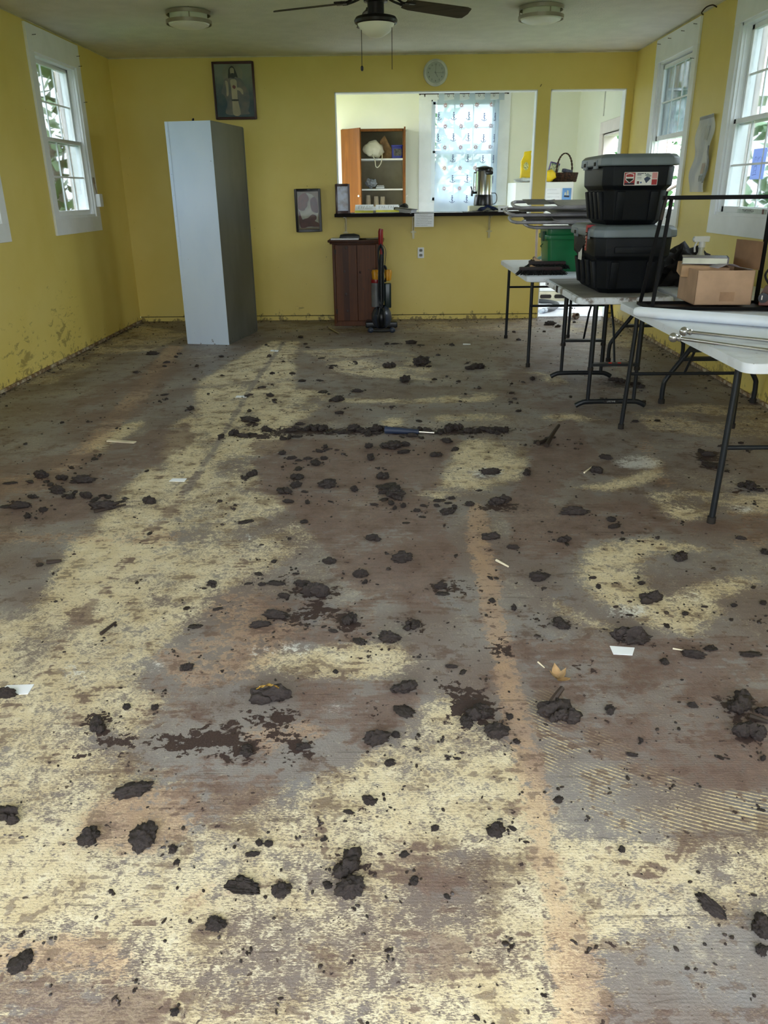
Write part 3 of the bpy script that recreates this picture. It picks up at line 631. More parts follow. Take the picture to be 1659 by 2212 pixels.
# curtain rod, rings and sheer curtain with anchors and ship wheels
M_ROD = pm('dark_iron', srgb(48, 34, 32), .4, metal=.6)
YC = KD-.085; zr = YP(905, 203, YC).z
rod = thing('curtain_rod', 'dark iron curtain rod above the kitchen window', 'curtain rod', (0, YC, zr))
xa, xb = YP(905, 203, YC).x, YP(1100, 203, YC).x
m = MB(); m.tube([(xa+.03, 0, 0), (xb-.03, 0, 0)], .008, 10); m.build('rod', M_ROD, rod)
for x, s in ((xa, 1), (xb, -1)):
    m = MB(); m.lathe([(0, 0), (.012, .004), (.016, .015), (.008, .03), (.006, .04)], (x-.0*s, 0, 0), 12, (0, R_(90*s), 0)); m.build('finial', M_ROD, rod)
    m = MB(); m.box((x+s*.08-.008, 0, -.012), (x+s*.08+.008, .085, 0)); m.box((x+s*.08-.006, -.006, -.035), (x+s*.08+.006, .006, .0)); m.build('bracket', M_ROD, rod)
cx0, cx1 = YP(945, 210, YC).x, YP(1083, 210, YC).x
cz1, cz0 = zr-.01, 1.1
def sheer():
    m = bpy.data.materials.new('sheer_white_voile'); m.use_nodes = True; t = NT(m); t.n.clear()
    o = t.add('ShaderNodeOutputMaterial'); mx = t.add('ShaderNodeMixShader'); tr = t.add('ShaderNodeBsdfTransparent'); ad = t.add('ShaderNodeMixShader')
    d = t.add('ShaderNodeBsdfDiffuse'); tl = t.add('ShaderNodeBsdfTranslucent')
    P = t.add('ShaderNodeTexCoord').outputs['Object']; c = t.mix(t.noise(P, 8), srgb(206, 218, 232), srgb(196, 209, 226))
    t.link(c, d.inputs[0]); t.link(c, tl.inputs[0]); ad.inputs[0].default_value = .6; t.link(d.outputs[0], ad.inputs[1]); t.link(tl.outputs[0], ad.inputs[2])
    mx.inputs[0].default_value = .90; t.link(tr.outputs[0], mx.inputs[1]); t.link(ad.outputs[0], mx.inputs[2]); t.link(mx.outputs[0], o.inputs[0]); return m
cur = thing('sheer_curtain', 'sheer white curtain printed with blue anchors and red ship wheels at the kitchen window', 'curtain', (0, YC, 0))
def cfold(u): return .012*math.sin(u*19)+.022*max(0, (u-.78)/.22)*math.sin(u*70)
def cpos(u, v): 
    sag = .012*abs(math.sin(u*math.pi*4))*max(0, v-.9)/.1
    x = cx0+(cx1-cx0)*(u if u < .78 else .78+(u-.78)*.9)+.03*(1-v)*(-1 if u < .1 else 0)
    return (x, cfold(u)-.004*(1-v), cz0+(cz1-.06-cz0)*v-sag)
m = MB(); m.grid(cpos, 120, 24); cl = m.build('voile', sheer(), cur, smooth=80)
m = MB()
for k in range(5):
    u = .02+k*.24; x = cpos(min(u, .98), 1)[0]
    a, b = x-.0, x+.075
    m = MB(); m.grid(lambda s, t_, a=a, b=b: (a+(b-a)*s, -.012, cz1-.075+.085*t_), 2, 2)
    m.build('hanging_tab', bpy.data.materials['sheer_white_voile'], cur, smooth=0)
for k in range(8):
    x = cpos(min(.02+(k//2)*.24+(0 if k % 2 == 0 else .13), 1), 1)[0]+(.0 if k % 2 == 0 else .02)
    m = MB(); m.tube([(x+.012*math.cos(a), 0, cz1-.012+.018*math.sin(a)) for a in [2*math.pi*i/12 for i in range(12)]], .0025, 6, closed=True); m.build('curtain_ring', M_ROD, cur)
M_BLUEP = pm('navy_print', srgb(44, 52, 120), .8); M_REDP = pm('faded_red_print', srgb(206, 140, 140), .8)
def motif(fn, u, v, name, mat):
    x0, y0, z0 = cpos(u, v); mb = MB(); L = fn()
    M = Matrix(((1, 0, 0, x0), (0, 0, -1, y0-.0035), (0, 1, 0, z0), (0, 0, 0, 1))); strokes(mb, L, .0055, M); mb.build(name, mat, cur, smooth=0)
def anchor():
    s = .042; arc = [(s*.75*math.sin(a), -s+s*.45*(1-math.cos(a))*1.3) for a in [R_(-75+150*i/10) for i in range(11)]]
    return [[(0, s), (0, -s)], [(-s*.35, s*.62), (s*.35, s*.62)], arc, [arc[0], (arc[0][0]-.008, arc[0][1]-.006)], [arc[-1], (arc[-1][0]+.008, arc[-1][1]-.006)], [(.0, s*1.25), (s*.2, s*1.1), (0, s), (-s*.2, s*1.1), (0, s*1.25)], [(s*.3, s*.5), (-s*.25, s*.1), (s*.3, -s*.3), (-s*.1, -s*.7)]]
def wheel():
    r = .026; L = [[(r*.7*math.cos(a), r*.7*math.sin(a)) for a in [R_(i*30) for i in range(13)]]]
    for i in range(8): a = R_(i*45+10); L.append([(r*.25*math.cos(a), r*.25*math.sin(a)), (r*1.35*math.cos(a), r*1.35*math.sin(a))])
    return L
for row in range(5):
    v = .855-row*.183
    for u in (.03, .26, .50, .745, .93):
        if u == .03 and row > 1: continue
        if row >= 3 and u == .745: continue
        motif(anchor, u, v-.01*(u > .7), 'anchor_motif', M_BLUEP)
for row in range(5):
    v = .955-row*.183
    for u in (.13, .38, .62, .86):
        if u == .86 and row > 2: continue
        motif(wheel, u, v, 'wheel_motif', M_REDP)

# refrigerator seen through both openings
fx0, fx1, fy = YP(1112, 420, 10.8).x, 5.28, 10.8; fz = YP(1205, 393, 10.8).z
fr = thing('refrigerator', 'white refrigerator in the kitchen with papers on its front', 'refrigerator', (fx0, fy, 0)); fw = fx1-fx0
M_ENAM = pm('white_enamel', srgb(238, 240, 238), .3, var=.01)
m = MB(); m.box((0, .04, .08), (fw, .72, fz)); m.bevel(.012, 3); m.build('body', M_ENAM, fr)
m = MB(); m.box((0.005, 0, .13), (fw-.005, .036, fz-.42)); m.bevel(.01, 3); d = m.build('door', M_ENAM, fr)
m = MB(); m.box((.04, -.03, .7), (.06, 0, .98)); m.bevel(.005, 2); m.build('handle', M_ENAM, d)
m = MB(); m.box((0.005, 0, fz-.41), (fw-.005, .036, fz)); m.bevel(.01, 3); m.build('freezer_door', M_ENAM, fr)
m = MB(); m.box((.01, .02, .0), (fw-.01, .08, .125)); m.build('toe_grille', pm('cream_grille', srgb(212, 206, 180), .5), fr)
for k in range(4):
    m = MB(); a = .03+k*.19; m.prism(rounded(a, a+.15, .035, .085, .02), 0, .004, Matrix(((1, 0, 0, 0), (0, 0, -1, .018), (0, 1, 0, 0), (0, 0, 0, 1)))); m.build('grille_slot', M_DK, fr)
M_PAPER = pm('white_paper', srgb(240, 242, 248), .7, var=.02)
def page(name, label, cat, c, w, h, mat, group=None, ink=None, seed=1, lines=7, inkm=None, rx=90):
    o = thing(name, label, cat, c, (R_(rx), 0, 0), group)
    m = MB(); m.box((-w/2, -h/2, -.0005), (w/2, h/2, .0005)); m.build('sheet', mat, o, smooth=0)
    if inkm:
        m = MB(); rnd = random.Random(seed); L = []
        for k in range(lines):
            y = h*.38-k*h*.76/max(1, lines-1); L.append(scribble_line(-w*.4, w*(.4 if k % 3 else .2), y, h*.035, rnd))
        strokes(m, L, .0012, Matrix.Identity(4)); m.build('writing', inkm, o, smooth=0)
    return o
M_INK = pm('grey_ink', srgb(120, 126, 140), .8); M_DINK = pm('dark_ink', srgb(40, 42, 56), .8)
a = YP(1190, 420, fy); page('printed_sheet', 'white printed sheet on the refrigerator beside the blue picture', 'paper', (a.x+.03, fy-.003, a.z-.01), .20, .17, M_PAPER, inkm=M_INK, seed=3, lines=4)
a = YP(1224, 420, fy); o = page('picture_card', 'blue picture card of a sailing ship stuck on the refrigerator', 'card', (a.x, fy-.003, a.z), .115, .15, pm('sky_blue_card', srgb(110, 160, 222), .5, var=.1))
m = MB(); m.prism([(-.035, -.03), (.03, -.035), (.038, -.015), (-.03, -.01)], .0006, .0012); m.build('ship_hull', pm('dark_hull_print', srgb(50, 54, 70), .6), o)
m = MB()
for P in ([(-.03, -.008), (-.006, -.008), (-.012, .03), (-.028, .02)], [(0, -.008), (.026, -.008), (.02, .045), (.002, .05)]): m.prism(P, .0006, .0012)
m.build('ship_sails', pm('pale_sail_print', srgb(214, 214, 196), .6), o)

# on top of the refrigerator
M_WICK = pm('dark_wicker', srgb(74, 44, 30), .55, var=.5, vs=40, bump=1, bs=70)
bk = thing('wicker_basket', 'dark brown wicker basket with a tall braided handle on the refrigerator', 'basket', (YP(1218, 392, fy+.2).x, fy+.22, fz))
bw, bd = .155, .11
for k in range(9):
    z = .006+k*.0125; s = 1+.12*k/8
    m = MB(); n = 40
    m.tube([((bw*s)*math.cos(2*math.pi*i/n)*(1+.02*((-1)**(i//2+k))), (bd*s)*math.sin(2*math.pi*i/n)*(1+.03*((-1)**(i//2+k))), z) for i in range(n)], .0075, 6, closed=True)
    m.build('woven_band', M_WICK, bk)
m = MB(); m.lathe([(0, .002), (1, .002), (1, .006), (0, .006)], n=24); 
for v in m.b.verts: v.co.x *= bw; v.co.y *= bd
m.build('basket_base', M_WICK, bk)
for ph in (0, math.pi):
    m = MB(); N_ = 44; P = []
    for i in range(N_+1):
        a = math.pi*i/N_; P.append((.10*math.cos(a)*1.0+.006*math.cos(i*1.1+ph), .006*math.sin(i*1.1+ph), .105+.235*math.sin(a)**.85 if 0 < i < N_ else .105))
    m.tube(P, .0075, 6); m.build('handle', M_WICK, bk)
m = MB(); m.box((-.02, -.03, .11), (.1, .05, .15), rot=(0, .2, .2)); m.bevel(.004, 1); o = m.build('folded_packet', pm('grey_blue_packet', srgb(112, 116, 130), .5, var=.4, vs=20, col2=srgb(60, 66, 110)), None); o.location = bk.location; tag(o, 'grey and blue packet lying in the wicker basket', 'packet')
yb = YP(1186, 392, fy+.12)
o = blob_obj('yellow_bag', pm('yellow_plastic_film', srgb(246, 212, 36), .35, var=.08, bump=.3, bs=12), 3, (yb.x+.01, fy+.12, fz), (.075, .06, .07), .25, 1.5); tag(o, 'yellow plastic bag beside the wicker basket on the refrigerator', 'bag')
sb = thing('snack_box', 'purple box with a pictured front leaning above the yellow bag beside the basket', 'box', (YP(1188, 365, fy+.3).x, fy+.25, fz), (0, R_(14), 0))
m = MB(); m.box((-.06, -.02, 0), (.06, .05, .24)); m.bevel(.003, 1); m.build('box_body', pm('purple_card', srgb(84, 56, 140), .5), sb)
m = MB(); m.box((-.055, -.0215, .13), (.055, -.02, .225)); m.build('picture_panel', pm('mixed_picture', srgb(220, 226, 190), .5, var=.5, vs=34, col2=srgb(96, 130, 120), fac=(.45, .55)), sb)
text_mesh('PARTY', .034, 'lettering', M_PAPER, sb, Matrix(((1, 0, 0, 0), (0, 0, -1, -.0216), (0, 1, 0, .105), (0, 0, 0, 1))) @ Euler((0, 0, math.pi)).to_matrix().to_4x4())
# left part of the refrigerator top: yellow carrier bag with a round mark, over a crumpled foil edge
a = YP(1136, 395, fy+.1); yb2 = thing('carrier_bag', 'tall yellow carrier bag with a white round mark on the refrigerator, left of the pillar', 'bag', (a.x, fy+.15, fz))
m = MB(); m.loft([[(-.075, -.04, 0), (.08, -.04, 0), (.08, .05, 0), (-.075, .05, 0)], [(-.065, -.045, .12), (.09, -.05, .12), (.09, .05, .12), (-.065, .05, .12)], [(-.07, -.04, .25), (.085, -.03, .26), (.085, .03, .26), (-.07, .03, .25)], [(-.04, -.02, .31), (.05, -.02, .325), (.05, .01, .32), (-.04, .01, .31)], [(-.035, -.01, .36), (.06, -.01, .375), (.06, .005, .37), (-.035, .005, .36)]]); m.bevel(.008, 2)
m.build('bag_body', pm('yellow_plastic_film', srgb(246, 212, 36), .35), yb2)
m = MB(); m.lathe([(0, 0), (.032, 0), (.032, .001), (0, .001)], n=24, rot=(R_(90), 0, 0), c=(-.01, -.047, .19)); 
for v in m.b.verts: v.co.z = .19+(v.co.z-.19)*1.5
m.build('round_mark', pm('pale_mark', srgb(236, 226, 150), .6, var=.4, vs=60), yb2)
o = blob_obj('foil_wrap', pm('white_crinkled_foil', srgb(220, 224, 226), .3, metal=.4, bump=.8, bs=40), 21, (fx0+.13, fy+.06, fz), (.14, .05, .025), .4, 3); tag(o, 'white crinkled wrapping under the yellow carrier bag at the refrigerator edge', 'wrapping')
# vacuum hose and small things on the kitchen floor
M_HOSE = pm('grey_ribbed_hose', srgb(48, 52, 57), .5)
hs = thing('vacuum_hose', 'grey ribbed vacuum hose with a pale cuff lying on the white kitchen floor', 'hose')
pts = [FL(1135, 648, .03), FL(1165, 650, .03), FL(1190, 652, .03), FL(1204, 658, .03), FL(1196, 666, .03), FL(1178, 670, .03)]
m = MB(); m.tube(pts, lambda t: .026+.002*math.sin(t*420), 12, smooth=14); m.build('hose_body', M_HOSE, hs)
dv = (pts[-1]-pts[-2]).normalized(); m = MB(); m.tube([pts[-1]-dv*.01, pts[-1]+dv*.05], .03, 14); m.tube([pts[-1]+dv*.05, pts[-1]+dv*.13], .024, 14); m.build('hose_cuff', pm('silver_plastic', srgb(176, 186, 198), .35), hs)
a = FL(1240, 688, 0); st = thing('paper_cup', 'small brown and white cup lying in the kitchen doorway', 'cup', (a.x, a.y, .034), (R_(90), 0, R_(30)))
m = MB(); m.lathe([(0, -.04), (.026, -.04), (.036, .05), (.034, .05), (.025, -.035), (0, -.035)], n=20); m.build('cup_wall', pm('brown_white_cup', srgb(226, 220, 208), .6, var=.5, vs=18, col2=srgb(104, 66, 42), fac=(.45, .55)), st)
m = MB(); q = FL(1236, 666, .004); m.tube([FL(1195, 667, .004), FL(1215, 667.5, .004), q], .003, 6); m.ball(q, .012, 1); m.ball(q+Vector((.03, .0, 0)), .009, 1); o = m.build('cable', pm('dark_cable', srgb(40, 42, 50), .5)); tag(o, 'thin dark cable with a small plug on the kitchen floor', 'cable')

# ================================================================ ceiling lamps and fan
M_NICK = pm('brushed_nickel', srgb(172, 164, 150), .28, metal=.9, var=.05)
M_OPAL = pm('opal_glass', srgb(232, 230, 220), .35, var=.02)
def ceil_lamp(px, py, label):
    c = FL(px, py, H); t = thing('ceiling_lamp', label, 'lamp', (c.x, c.y, H), group='round ceiling lamps')
    m = MB(); m.lathe([(0, -.001), (.145, -.001), (.145, -.06), (.160, -.085), (.152, -.097), (.11, -.112), (.0, -.120)], n=40); m.build('glass_shade', M_OPAL, t)
    for z, r in ((-.018, .174), (-.080, .178)):
        m = MB(); m.lathe([(r-.006, z-.013), (r, z-.013), (r, z+.013), (r-.006, z+.013), (r-.006, z-.013)], n=48); m.build('metal_ring', M_NICK, t)
    for k in range(3):
        a = R_(k*120-75); m = MB(); m.tube([(.168*math.cos(a), .168*math.sin(a), -.085), (.168*math.cos(a), .168*math.sin(a), 0)], .005, 8); m.build('ring_post', M_NICK, t)
    m = MB(); m.lathe([(.125, 0), (.15, 0), (.15, -.008), (.125, -.008)], n=32); m.build('ceiling_plate', M_NICK, t)
    return t
ceil_lamp(406, 24, 'left of the two round nickel-ringed lamps on the ceiling')
ceil_lamp(1170, 13, 'right of the two round nickel-ringed lamps on the ceiling')
M_BRONZE = pm('dark_bronze', srgb(34, 28, 30), .35, metal=.6); M_BLADE = wood_mat('dark_walnut_blade', srgb(58, 50, 44), srgb(76, 66, 58), (3, 22, 3), .5)
FY = 5.5; fc = YP(812, 48, FY); FZ = fc.z
fan = thing('ceiling_fan', 'dark five-bladed ceiling fan with an opal bowl light and two pull chains', 'fan', (fc.x, FY, 0))
m = MB(); m.lathe([(0, FZ-.082), (.04, FZ-.078), (.085, FZ-.052), (.112, FZ-.012), (.118, FZ+.008)], n=36); m.build('lamp_bowl', M_OPAL, fan)
m = MB(); m.lathe([(.116, FZ-.012), (.128, FZ-.006), (.132, FZ+.008), (.122, FZ+.024), (.08, FZ+.034), (.05, FZ+.04), (.05, FZ+.10), (.072, FZ+.105), (.075, FZ+.13), (.05, FZ+.14)], n=36); m.build('light_fitter', M_BRONZE, fan)
BZ = FZ+.115
m = MB(); m.lathe([(.05, BZ+.01), (.11, BZ+.015), (.135, BZ+.04), (.135, BZ+.09), (.10, BZ+.13), (.05, BZ+.15), (.02, BZ+.16)], n=36); m.build('motor_housing', M_BRONZE, fan)
m = MB(); m.lathe([(.014, BZ+.15), (.014, H-.05), (.06, H-.04), (.068, H-.002), (0, H-.001)], n=24); m.build('down_rod', M_BRONZE, fan)
for k in range(5):
    a = R_(25+72*k); 
    e = bpy.data.objects.new('blade', None)
    m = MB(); m.M = Euler((0, 0, a)).to_matrix().to_4x4() @ Matrix.Translation((0, 0, BZ)) @ Euler((0, R_(2.5), 0)).to_matrix().to_4x4() @ Euler((R_(-13), 0, 0)).to_matrix().to_4x4()
    m.prism([(.19, -.045), (.24, -.06), (.60, -.07), (.63, -.06), (.64, 0), (.63, .06), (.60, .07), (.24, .06), (.19, .045)], -.004, .004); m.bevel(.002, 1)
    bl = m.build('blade', M_BLADE, fan)
    m = MB(); m.M = Euler((0, 0, a)).to_matrix().to_4x4() @ Matrix.Translation((0, 0, BZ))
    m.tube([(.07, -.02, .03), (.12, -.035, .012), (.17, -.02, -.006), (.21, -.03, -.008)], .007, 8, smooth=4); m.tube([(.07, .02, .03), (.12, .035, .012), (.17, .02, -.006), (.21, .03, -.008)], .007, 8, smooth=4); m.box((.18, -.04, -.012), (.25, .04, -.004)); m.build('blade_bracket', M_BRONZE, bl)
for px, name, knob in ((782, 'pull_chain', True), (847, 'pull_chain', False)):
    e = YP(px, 143 if knob else 150, FY-.02); x = e.x-fc.x
    m = MB(); m.tube([(x, -.02, e.z), (x*1.0, -.02, FZ)], .0022, 6)
    m.build(name, M_BRONZE, fan)
    if knob: m = MB(); m.tube([(x, -.02, e.z-.026), (x, -.02, e.z-.018), (x, -.02, e.z-.004), (x, -.02, e.z+.002)], lambda t: (.006, .009, .009, .004)[int(round(t*3))], 10); m.build('chain_knob', M_BRONZE, fan)

# ================================================================ metal locker
lk = thing('metal_locker', 'tall leaning-looking metal locker, pale blue narrow face with rivets and dark grey side', 'locker', (1.352, 7.715, 0), (0, 0, R_(-10.5)))
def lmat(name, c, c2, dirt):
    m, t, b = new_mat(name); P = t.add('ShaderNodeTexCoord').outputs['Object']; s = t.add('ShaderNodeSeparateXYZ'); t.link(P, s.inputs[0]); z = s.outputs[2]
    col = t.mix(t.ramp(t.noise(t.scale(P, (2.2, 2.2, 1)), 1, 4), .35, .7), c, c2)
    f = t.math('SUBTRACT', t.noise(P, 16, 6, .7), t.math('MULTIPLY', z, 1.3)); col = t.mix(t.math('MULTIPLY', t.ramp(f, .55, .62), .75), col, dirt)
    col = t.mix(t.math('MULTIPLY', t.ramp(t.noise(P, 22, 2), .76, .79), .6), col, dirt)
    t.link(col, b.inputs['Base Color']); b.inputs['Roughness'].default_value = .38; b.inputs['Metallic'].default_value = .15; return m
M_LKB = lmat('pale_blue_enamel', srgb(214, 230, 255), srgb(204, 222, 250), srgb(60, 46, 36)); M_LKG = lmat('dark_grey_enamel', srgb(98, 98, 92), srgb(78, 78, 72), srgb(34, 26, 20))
LH = 1.985; LW_, LD = .435, .82
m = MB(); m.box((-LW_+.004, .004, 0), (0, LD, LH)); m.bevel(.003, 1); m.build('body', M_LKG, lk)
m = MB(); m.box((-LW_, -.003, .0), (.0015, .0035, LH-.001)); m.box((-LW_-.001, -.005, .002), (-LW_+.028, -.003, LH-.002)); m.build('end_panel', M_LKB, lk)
m = MB()
m.box((.0, LD-.025, .02), (.004, LD, LH-.01)); m.box((0, .0, .02), (.0035, .02, LH-.005)); m.build('side_seam', M_LKG, lk)
for k in range(11):
    m = MB(); m.ball((-LW_+.014+(.0), -.006, .12+k*(LH-.2)/10), .0055, 2, (1, .5, 1)); m.build('rivet', M_LKB, lk)
a = YP(418, 265, 7.76); m = MB(); m.ball((-.17, .02, LH+.008), .012, 2, (1, .6, 1.1)); m.ball((-.165, .02, LH+.016), .007, 2); m.build('cap_screw', M_DK, lk)

# ================================================================ pictures and clock on the back wall
M_FRM = pm('dark_mahogany', srgb(62, 22, 18), .35); M_FRB = pm('black_frame', srgb(20, 14, 16), .35)
def frame(name, label, x0, x1, z0, z1, fw, mat, dep=.03):
    t = thing(name, label, 'picture', ((x0+x1)/2, D, (z0+z1)/2)); w, h = (x1-x0)/2, (z1-z0)/2
    m = MB(); y0, y1 = -dep, -.001
    m.box((-w, y0, -h), (-w+fw, y1, h)); m.box((w-fw, y0, -h), (w, y1, h)); m.box((-w+fw, y0, h-fw), (w-fw, y1, h)); m.box((-w+fw, y0, -h), (w-fw, y1, -h+fw)); m.bevel(.003, 1); m.build('frame', mat, t)
    return t, w-fw, h-fw, -dep*.55
def flat(t, name, poly, y, mat, th=.0006):
    m = MB(); m.prism(poly, 0, th, Matrix(((1, 0, 0, 0), (0, 0, -1, y), (0, 1, 0, 0), (0, 0, 0, 1)))); return m.build(name, mat, t, smooth=0)
def sm(P, k=4, closed=True):
    V = [Vector((*p, 0)) for p in P]; n = len(V); Q = []
    for i in range(n):
        p0, p1, p2, p3 = V[i-1], V[i], V[(i+1) % n], V[(i+2) % n]
        for j in range(k):
            s = j/k; q = .5*((2*p1)+(p2-p0)*s+(2*p0-5*p1+4*p2-p3)*s*s+(3*p1-p0-3*p2+p3)*s**3); Q.append((q.x, q.y))
    return Q
t, w, h, y = frame('framed_picture', 'mahogany framed print of a robed figure high on the yellow wall', 1.085, 1.525, 2.115, 2.655, .022, M_FRM)
def print_bg():
    m, t_, b = new_mat('teal_print'); P = t_.add('ShaderNodeTexCoord').outputs['Object']; s = t_.add('ShaderNodeSeparateXYZ'); t_.link(P, s.inputs[0])
    f = t_.math('ADD', t_.math('MULTIPLY', s.outputs[2], 2.2), t_.noise(P, 6))
    t_.link(t_.mix(t_.ramp(f, .2, .9), srgb(48, 76, 88), srgb(134, 142, 130)), b.inputs['Base Color']); b.inputs['Roughness'].default_value = .25; return m
flat(t, 'print', [(-w-.004, -h-.004), (w+.004, -h-.004), (w+.004, h+.004), (-w-.004, h+.004)], y, print_bg(), .002)
y -= .0022
R = lambda L: sm([((px-800)/1140*.40, -(py-1060)/1660*.52+.01) for px, py in L])
M_ROBE = pm('taupe_robe_print', srgb(126, 118, 110), .4, var=.2, vs=14, col2=srgb(88, 94, 98)); M_TUN = pm('cream_tunic_print', srgb(186, 176, 148), .4); M_HAIR = pm('dark_hair_print', srgb(36, 38, 34), .4); M_FACE = pm('pale_face_print', srgb(168, 160, 134), .4)
flat(t, 'halo', [(.0+.11*math.cos(a)-.01, .155+.10*math.sin(a)) for a in [2*math.pi*k/24 for k in range(24)]], y, pm('pale_glow_print', srgb(132, 134, 116), .4))
flat(t, 'robe', R([(520,760),(640,710),(900,700),(1040,760),(1130,950),(1240,1180),(1230,1500),(1180,1700),(1180,1800),(520,1800),(560,1500),(500,1250),(400,1150),(470,950)]), y-.0007, M_ROBE)
flat(t, 'tunic', R([(700,770),(870,770),(885,1000),(885,1350),(940,1800),(720,1800),(715,1350),(705,1000)]), y-.0014, M_TUN)
flat(t, 'sash_band', R([(712,1350),(890,1350),(895,1395),(712,1395)]), y-.0021, M_HAIR)
flat(t, 'sleeve', R([(540,800),(620,850),(625,1150),(590,1250),(555,1220),(560,1050)]), y-.0014, M_TUN)
flat(t, 'hand', R([(850,1010),(960,1000),(1050,1070),(1060,1200),(1010,1180),(960,1100),(860,1060)]), y-.0021, M_TUN)
flat(t, 'hair', R([(760,360),(830,400),(880,520),(930,700),(860,680),(800,720),(720,700),(640,720),(650,560),(680,430)]), y-.0014, M_HAIR)
flat(t, 'face', R([(765,410),(820,440),(830,540),(810,620),(775,660),(735,620),(710,540),(715,440)]), y-.0021, M_FACE)
flat(t, 'beard', R([(730,580),(775,570),(815,580),(800,660),(775,690),(745,650)]), y-.0025, M_HAIR)
flat(t, 'emblem', R([(800,925),(850,975),(810,1040),(755,1000),(755,945)]), y-.0021, pm('dark_red_emblem', srgb(116, 60, 62), .4))
m = MB(); m.box((-w, y-.004, -h), (w, y-.0032, h)); m.build('picture_glass', glass_mat('picture_glass', gl=0, fk=.25), t, smooth=0)
t, w, h, y = frame('framed_picture', 'small black framed print with brown shapes under an arch, beside the pass-through', 1.885, 2.175, .975, 1.42, .026, M_FRB, .035)
t.rotation_euler = (0, R_(-.6), 0)
flat(t, 'print', [(-w-.004, -h-.004), (w+.004, -h-.004), (w+.004, h+.004), (-w-.004, h+.004)], y, pm('khaki_mount', srgb(120, 106, 80), .5), .002); y -= .0022
R = lambda L: sm([((px-780)/800*.24, -(py-1090)/1390*.39) for px, py in L], 5)
M_BR1 = pm('rust_brown_print', srgb(104, 60, 44), .5, var=.2, vs=20); M_BR2 = pm('maroon_print', srgb(84, 48, 48), .5, var=.2, vs=20); M_ICE = pm('pale_grey_print', srgb(176, 176, 160), .5, var=.15, vs=12)
flat(t, 'arch_panel', [(-.105, -.178), (.105, -.178), (.108, .06), (.09, .12), (.05, .165), (0, .18), (-.05, .165), (-.09, .12), (-.105, .06)], y, M_ICE)
flat(t, 'left_shape', R([(440,640),(560,480),(700,450),(800,560),(820,680),(770,800),(750,930),(680,1010),(640,1080),(540,1090),(440,1040),(420,860)]), y-.0007, M_BR1)
flat(t, 'right_shape', R([(1020,590),(1100,680),(1135,860),(1140,1150),(1060,1180),(930,1120),(880,980),(865,780),(900,660)]), y-.0007, M_BR2)
flat(t, 'lower_shape', R([(440,1100),(540,1400),(640,1390),(760,1360),(860,1270),(950,1235),(1060,1290),(1070,1400),(1010,1480),(1140,1560),(1150,1700),(800,1690),(460,1700)]), y-.0007, M_BR2)
m = MB(); m.box((-w, y-.004, -h), (w, y-.0032, h)); m.build('picture_glass', bpy.data.materials['picture_glass'], t, smooth=0)
m = MB(); m.tube([(.0, -.001, h+.026+.03), (.0, -.02, h+.026+.028)], .003, 6); m.build('nail', M_NAIL, t)

ck = thing('wall_clock', 'round white wall clock above the pass-through showing five o clock', 'clock', (3.425, D, 2.528))
RX = (R_(90), 0, 0)
m = MB(); m.lathe([(0, .0), (.118, 0), (.128, .012), (.126, .03), (.112, .038), (.101, .034), (.098, .02)], n=48, rot=RX); m.build('clock_case', pm('off_white_plastic', srgb(214, 216, 206), .4), ck)
m = MB(); m.lathe([(0, .018), (.1, .018), (.1, .020), (0, .020)], n=48, rot=RX); m.build('clock_face', pm('clock_face_grey', srgb(176, 182, 172), .5, var=.02), ck)
cm = lambda x, z: Matrix(((1, 0, 0, x), (0, 0, -1, -.0206), (0, 1, 0, z), (0, 0, 0, 1)))
for k in range(1, 13):
    a = R_(90-30*k); text_mesh(str(k), .022, 'numeral', M_DINK, ck, cm(.076*math.cos(a), .076*math.sin(a)))
def hand(name, deg, L, w, yy=-.024):
    a = R_(90-deg); m = MB(); m.bar((-.015*math.cos(a), yy, -.015*math.sin(a)), (L*math.cos(a), yy, L*math.sin(a)), .0015, w, up=(0, 1, 0)); m.build(name, M_DK, ck)
hand('hour_hand', 152, .048, .007); hand('minute_hand', 1, .072, .005, -.0255); hand('second_hand', 93, .07, .002, -.027)
for x, z in ((YP(1167, 187, D).x, YP(1167, 187, D).z), (YP(608, 117, D).x, YP(608, 117, D).z), (YP(944, 114, D).x, YP(944, 114, D).z)):
    m = MB(); m.tube([(x, D, z), (x+.01, D-.02, z+.02)], .003, 6); o = m.build('nail', M_NAIL); tag(o, {0: 'bent nail above the corner between pass-through and doorway'}.get(0) if z < 2.5 else ('bent nail at the ceiling line left of the fan chains' if x < 2 else 'bent nail at the ceiling line above the clock'), 'nail')

# ================================================================ pass-through counter and what stands on it
ct = thing('counter_shelf', 'black counter shelf along the sill of the pass-through on clear brackets', 'counter')
CTZ = 1.165
m = MB(); m.box((2.335, 9.06, CTZ-.035), (4.42, D-.001, CTZ)); m.box((2.372, D-.001, CTZ-.025), (4.42, D+.30, CTZ)); m.bevel(.003, 1); m.build('shelf_board', pm('black_laminate', srgb(22, 14, 12), .7, spec=.2), ct)
M_ACR = pm('clear_acrylic_bracket', srgb(208, 196, 150), .2, var=.05)
for px in (747, 893, 1057):
    x = YP(px, 500, D-.02).x; m = MB(); m.box((x-.012, D-.008, .89), (x+.012, D-.001, CTZ-.036)); m.box((x-.012, 9.09, CTZ-.042), (x+.012, D-.001, CTZ-.0355)); m.tube([(x, D-.01, .98), (x, 9.22, 1.07), (x, 9.13, CTZ-.045)], .006, 8, smooth=5); m.box((x-.03, D-.016, .955), (x+.03, D-.001, .967)); m.build('bracket', M_ACR, ct)
sf = thing('shadow_frame', 'deep dark-wood photo frame standing at the left end of the counter', 'frame', (2.345, 9.16, CTZ), (0, 0, R_(8)))
m = MB(); hF, wF, dF = .30, .155, .075
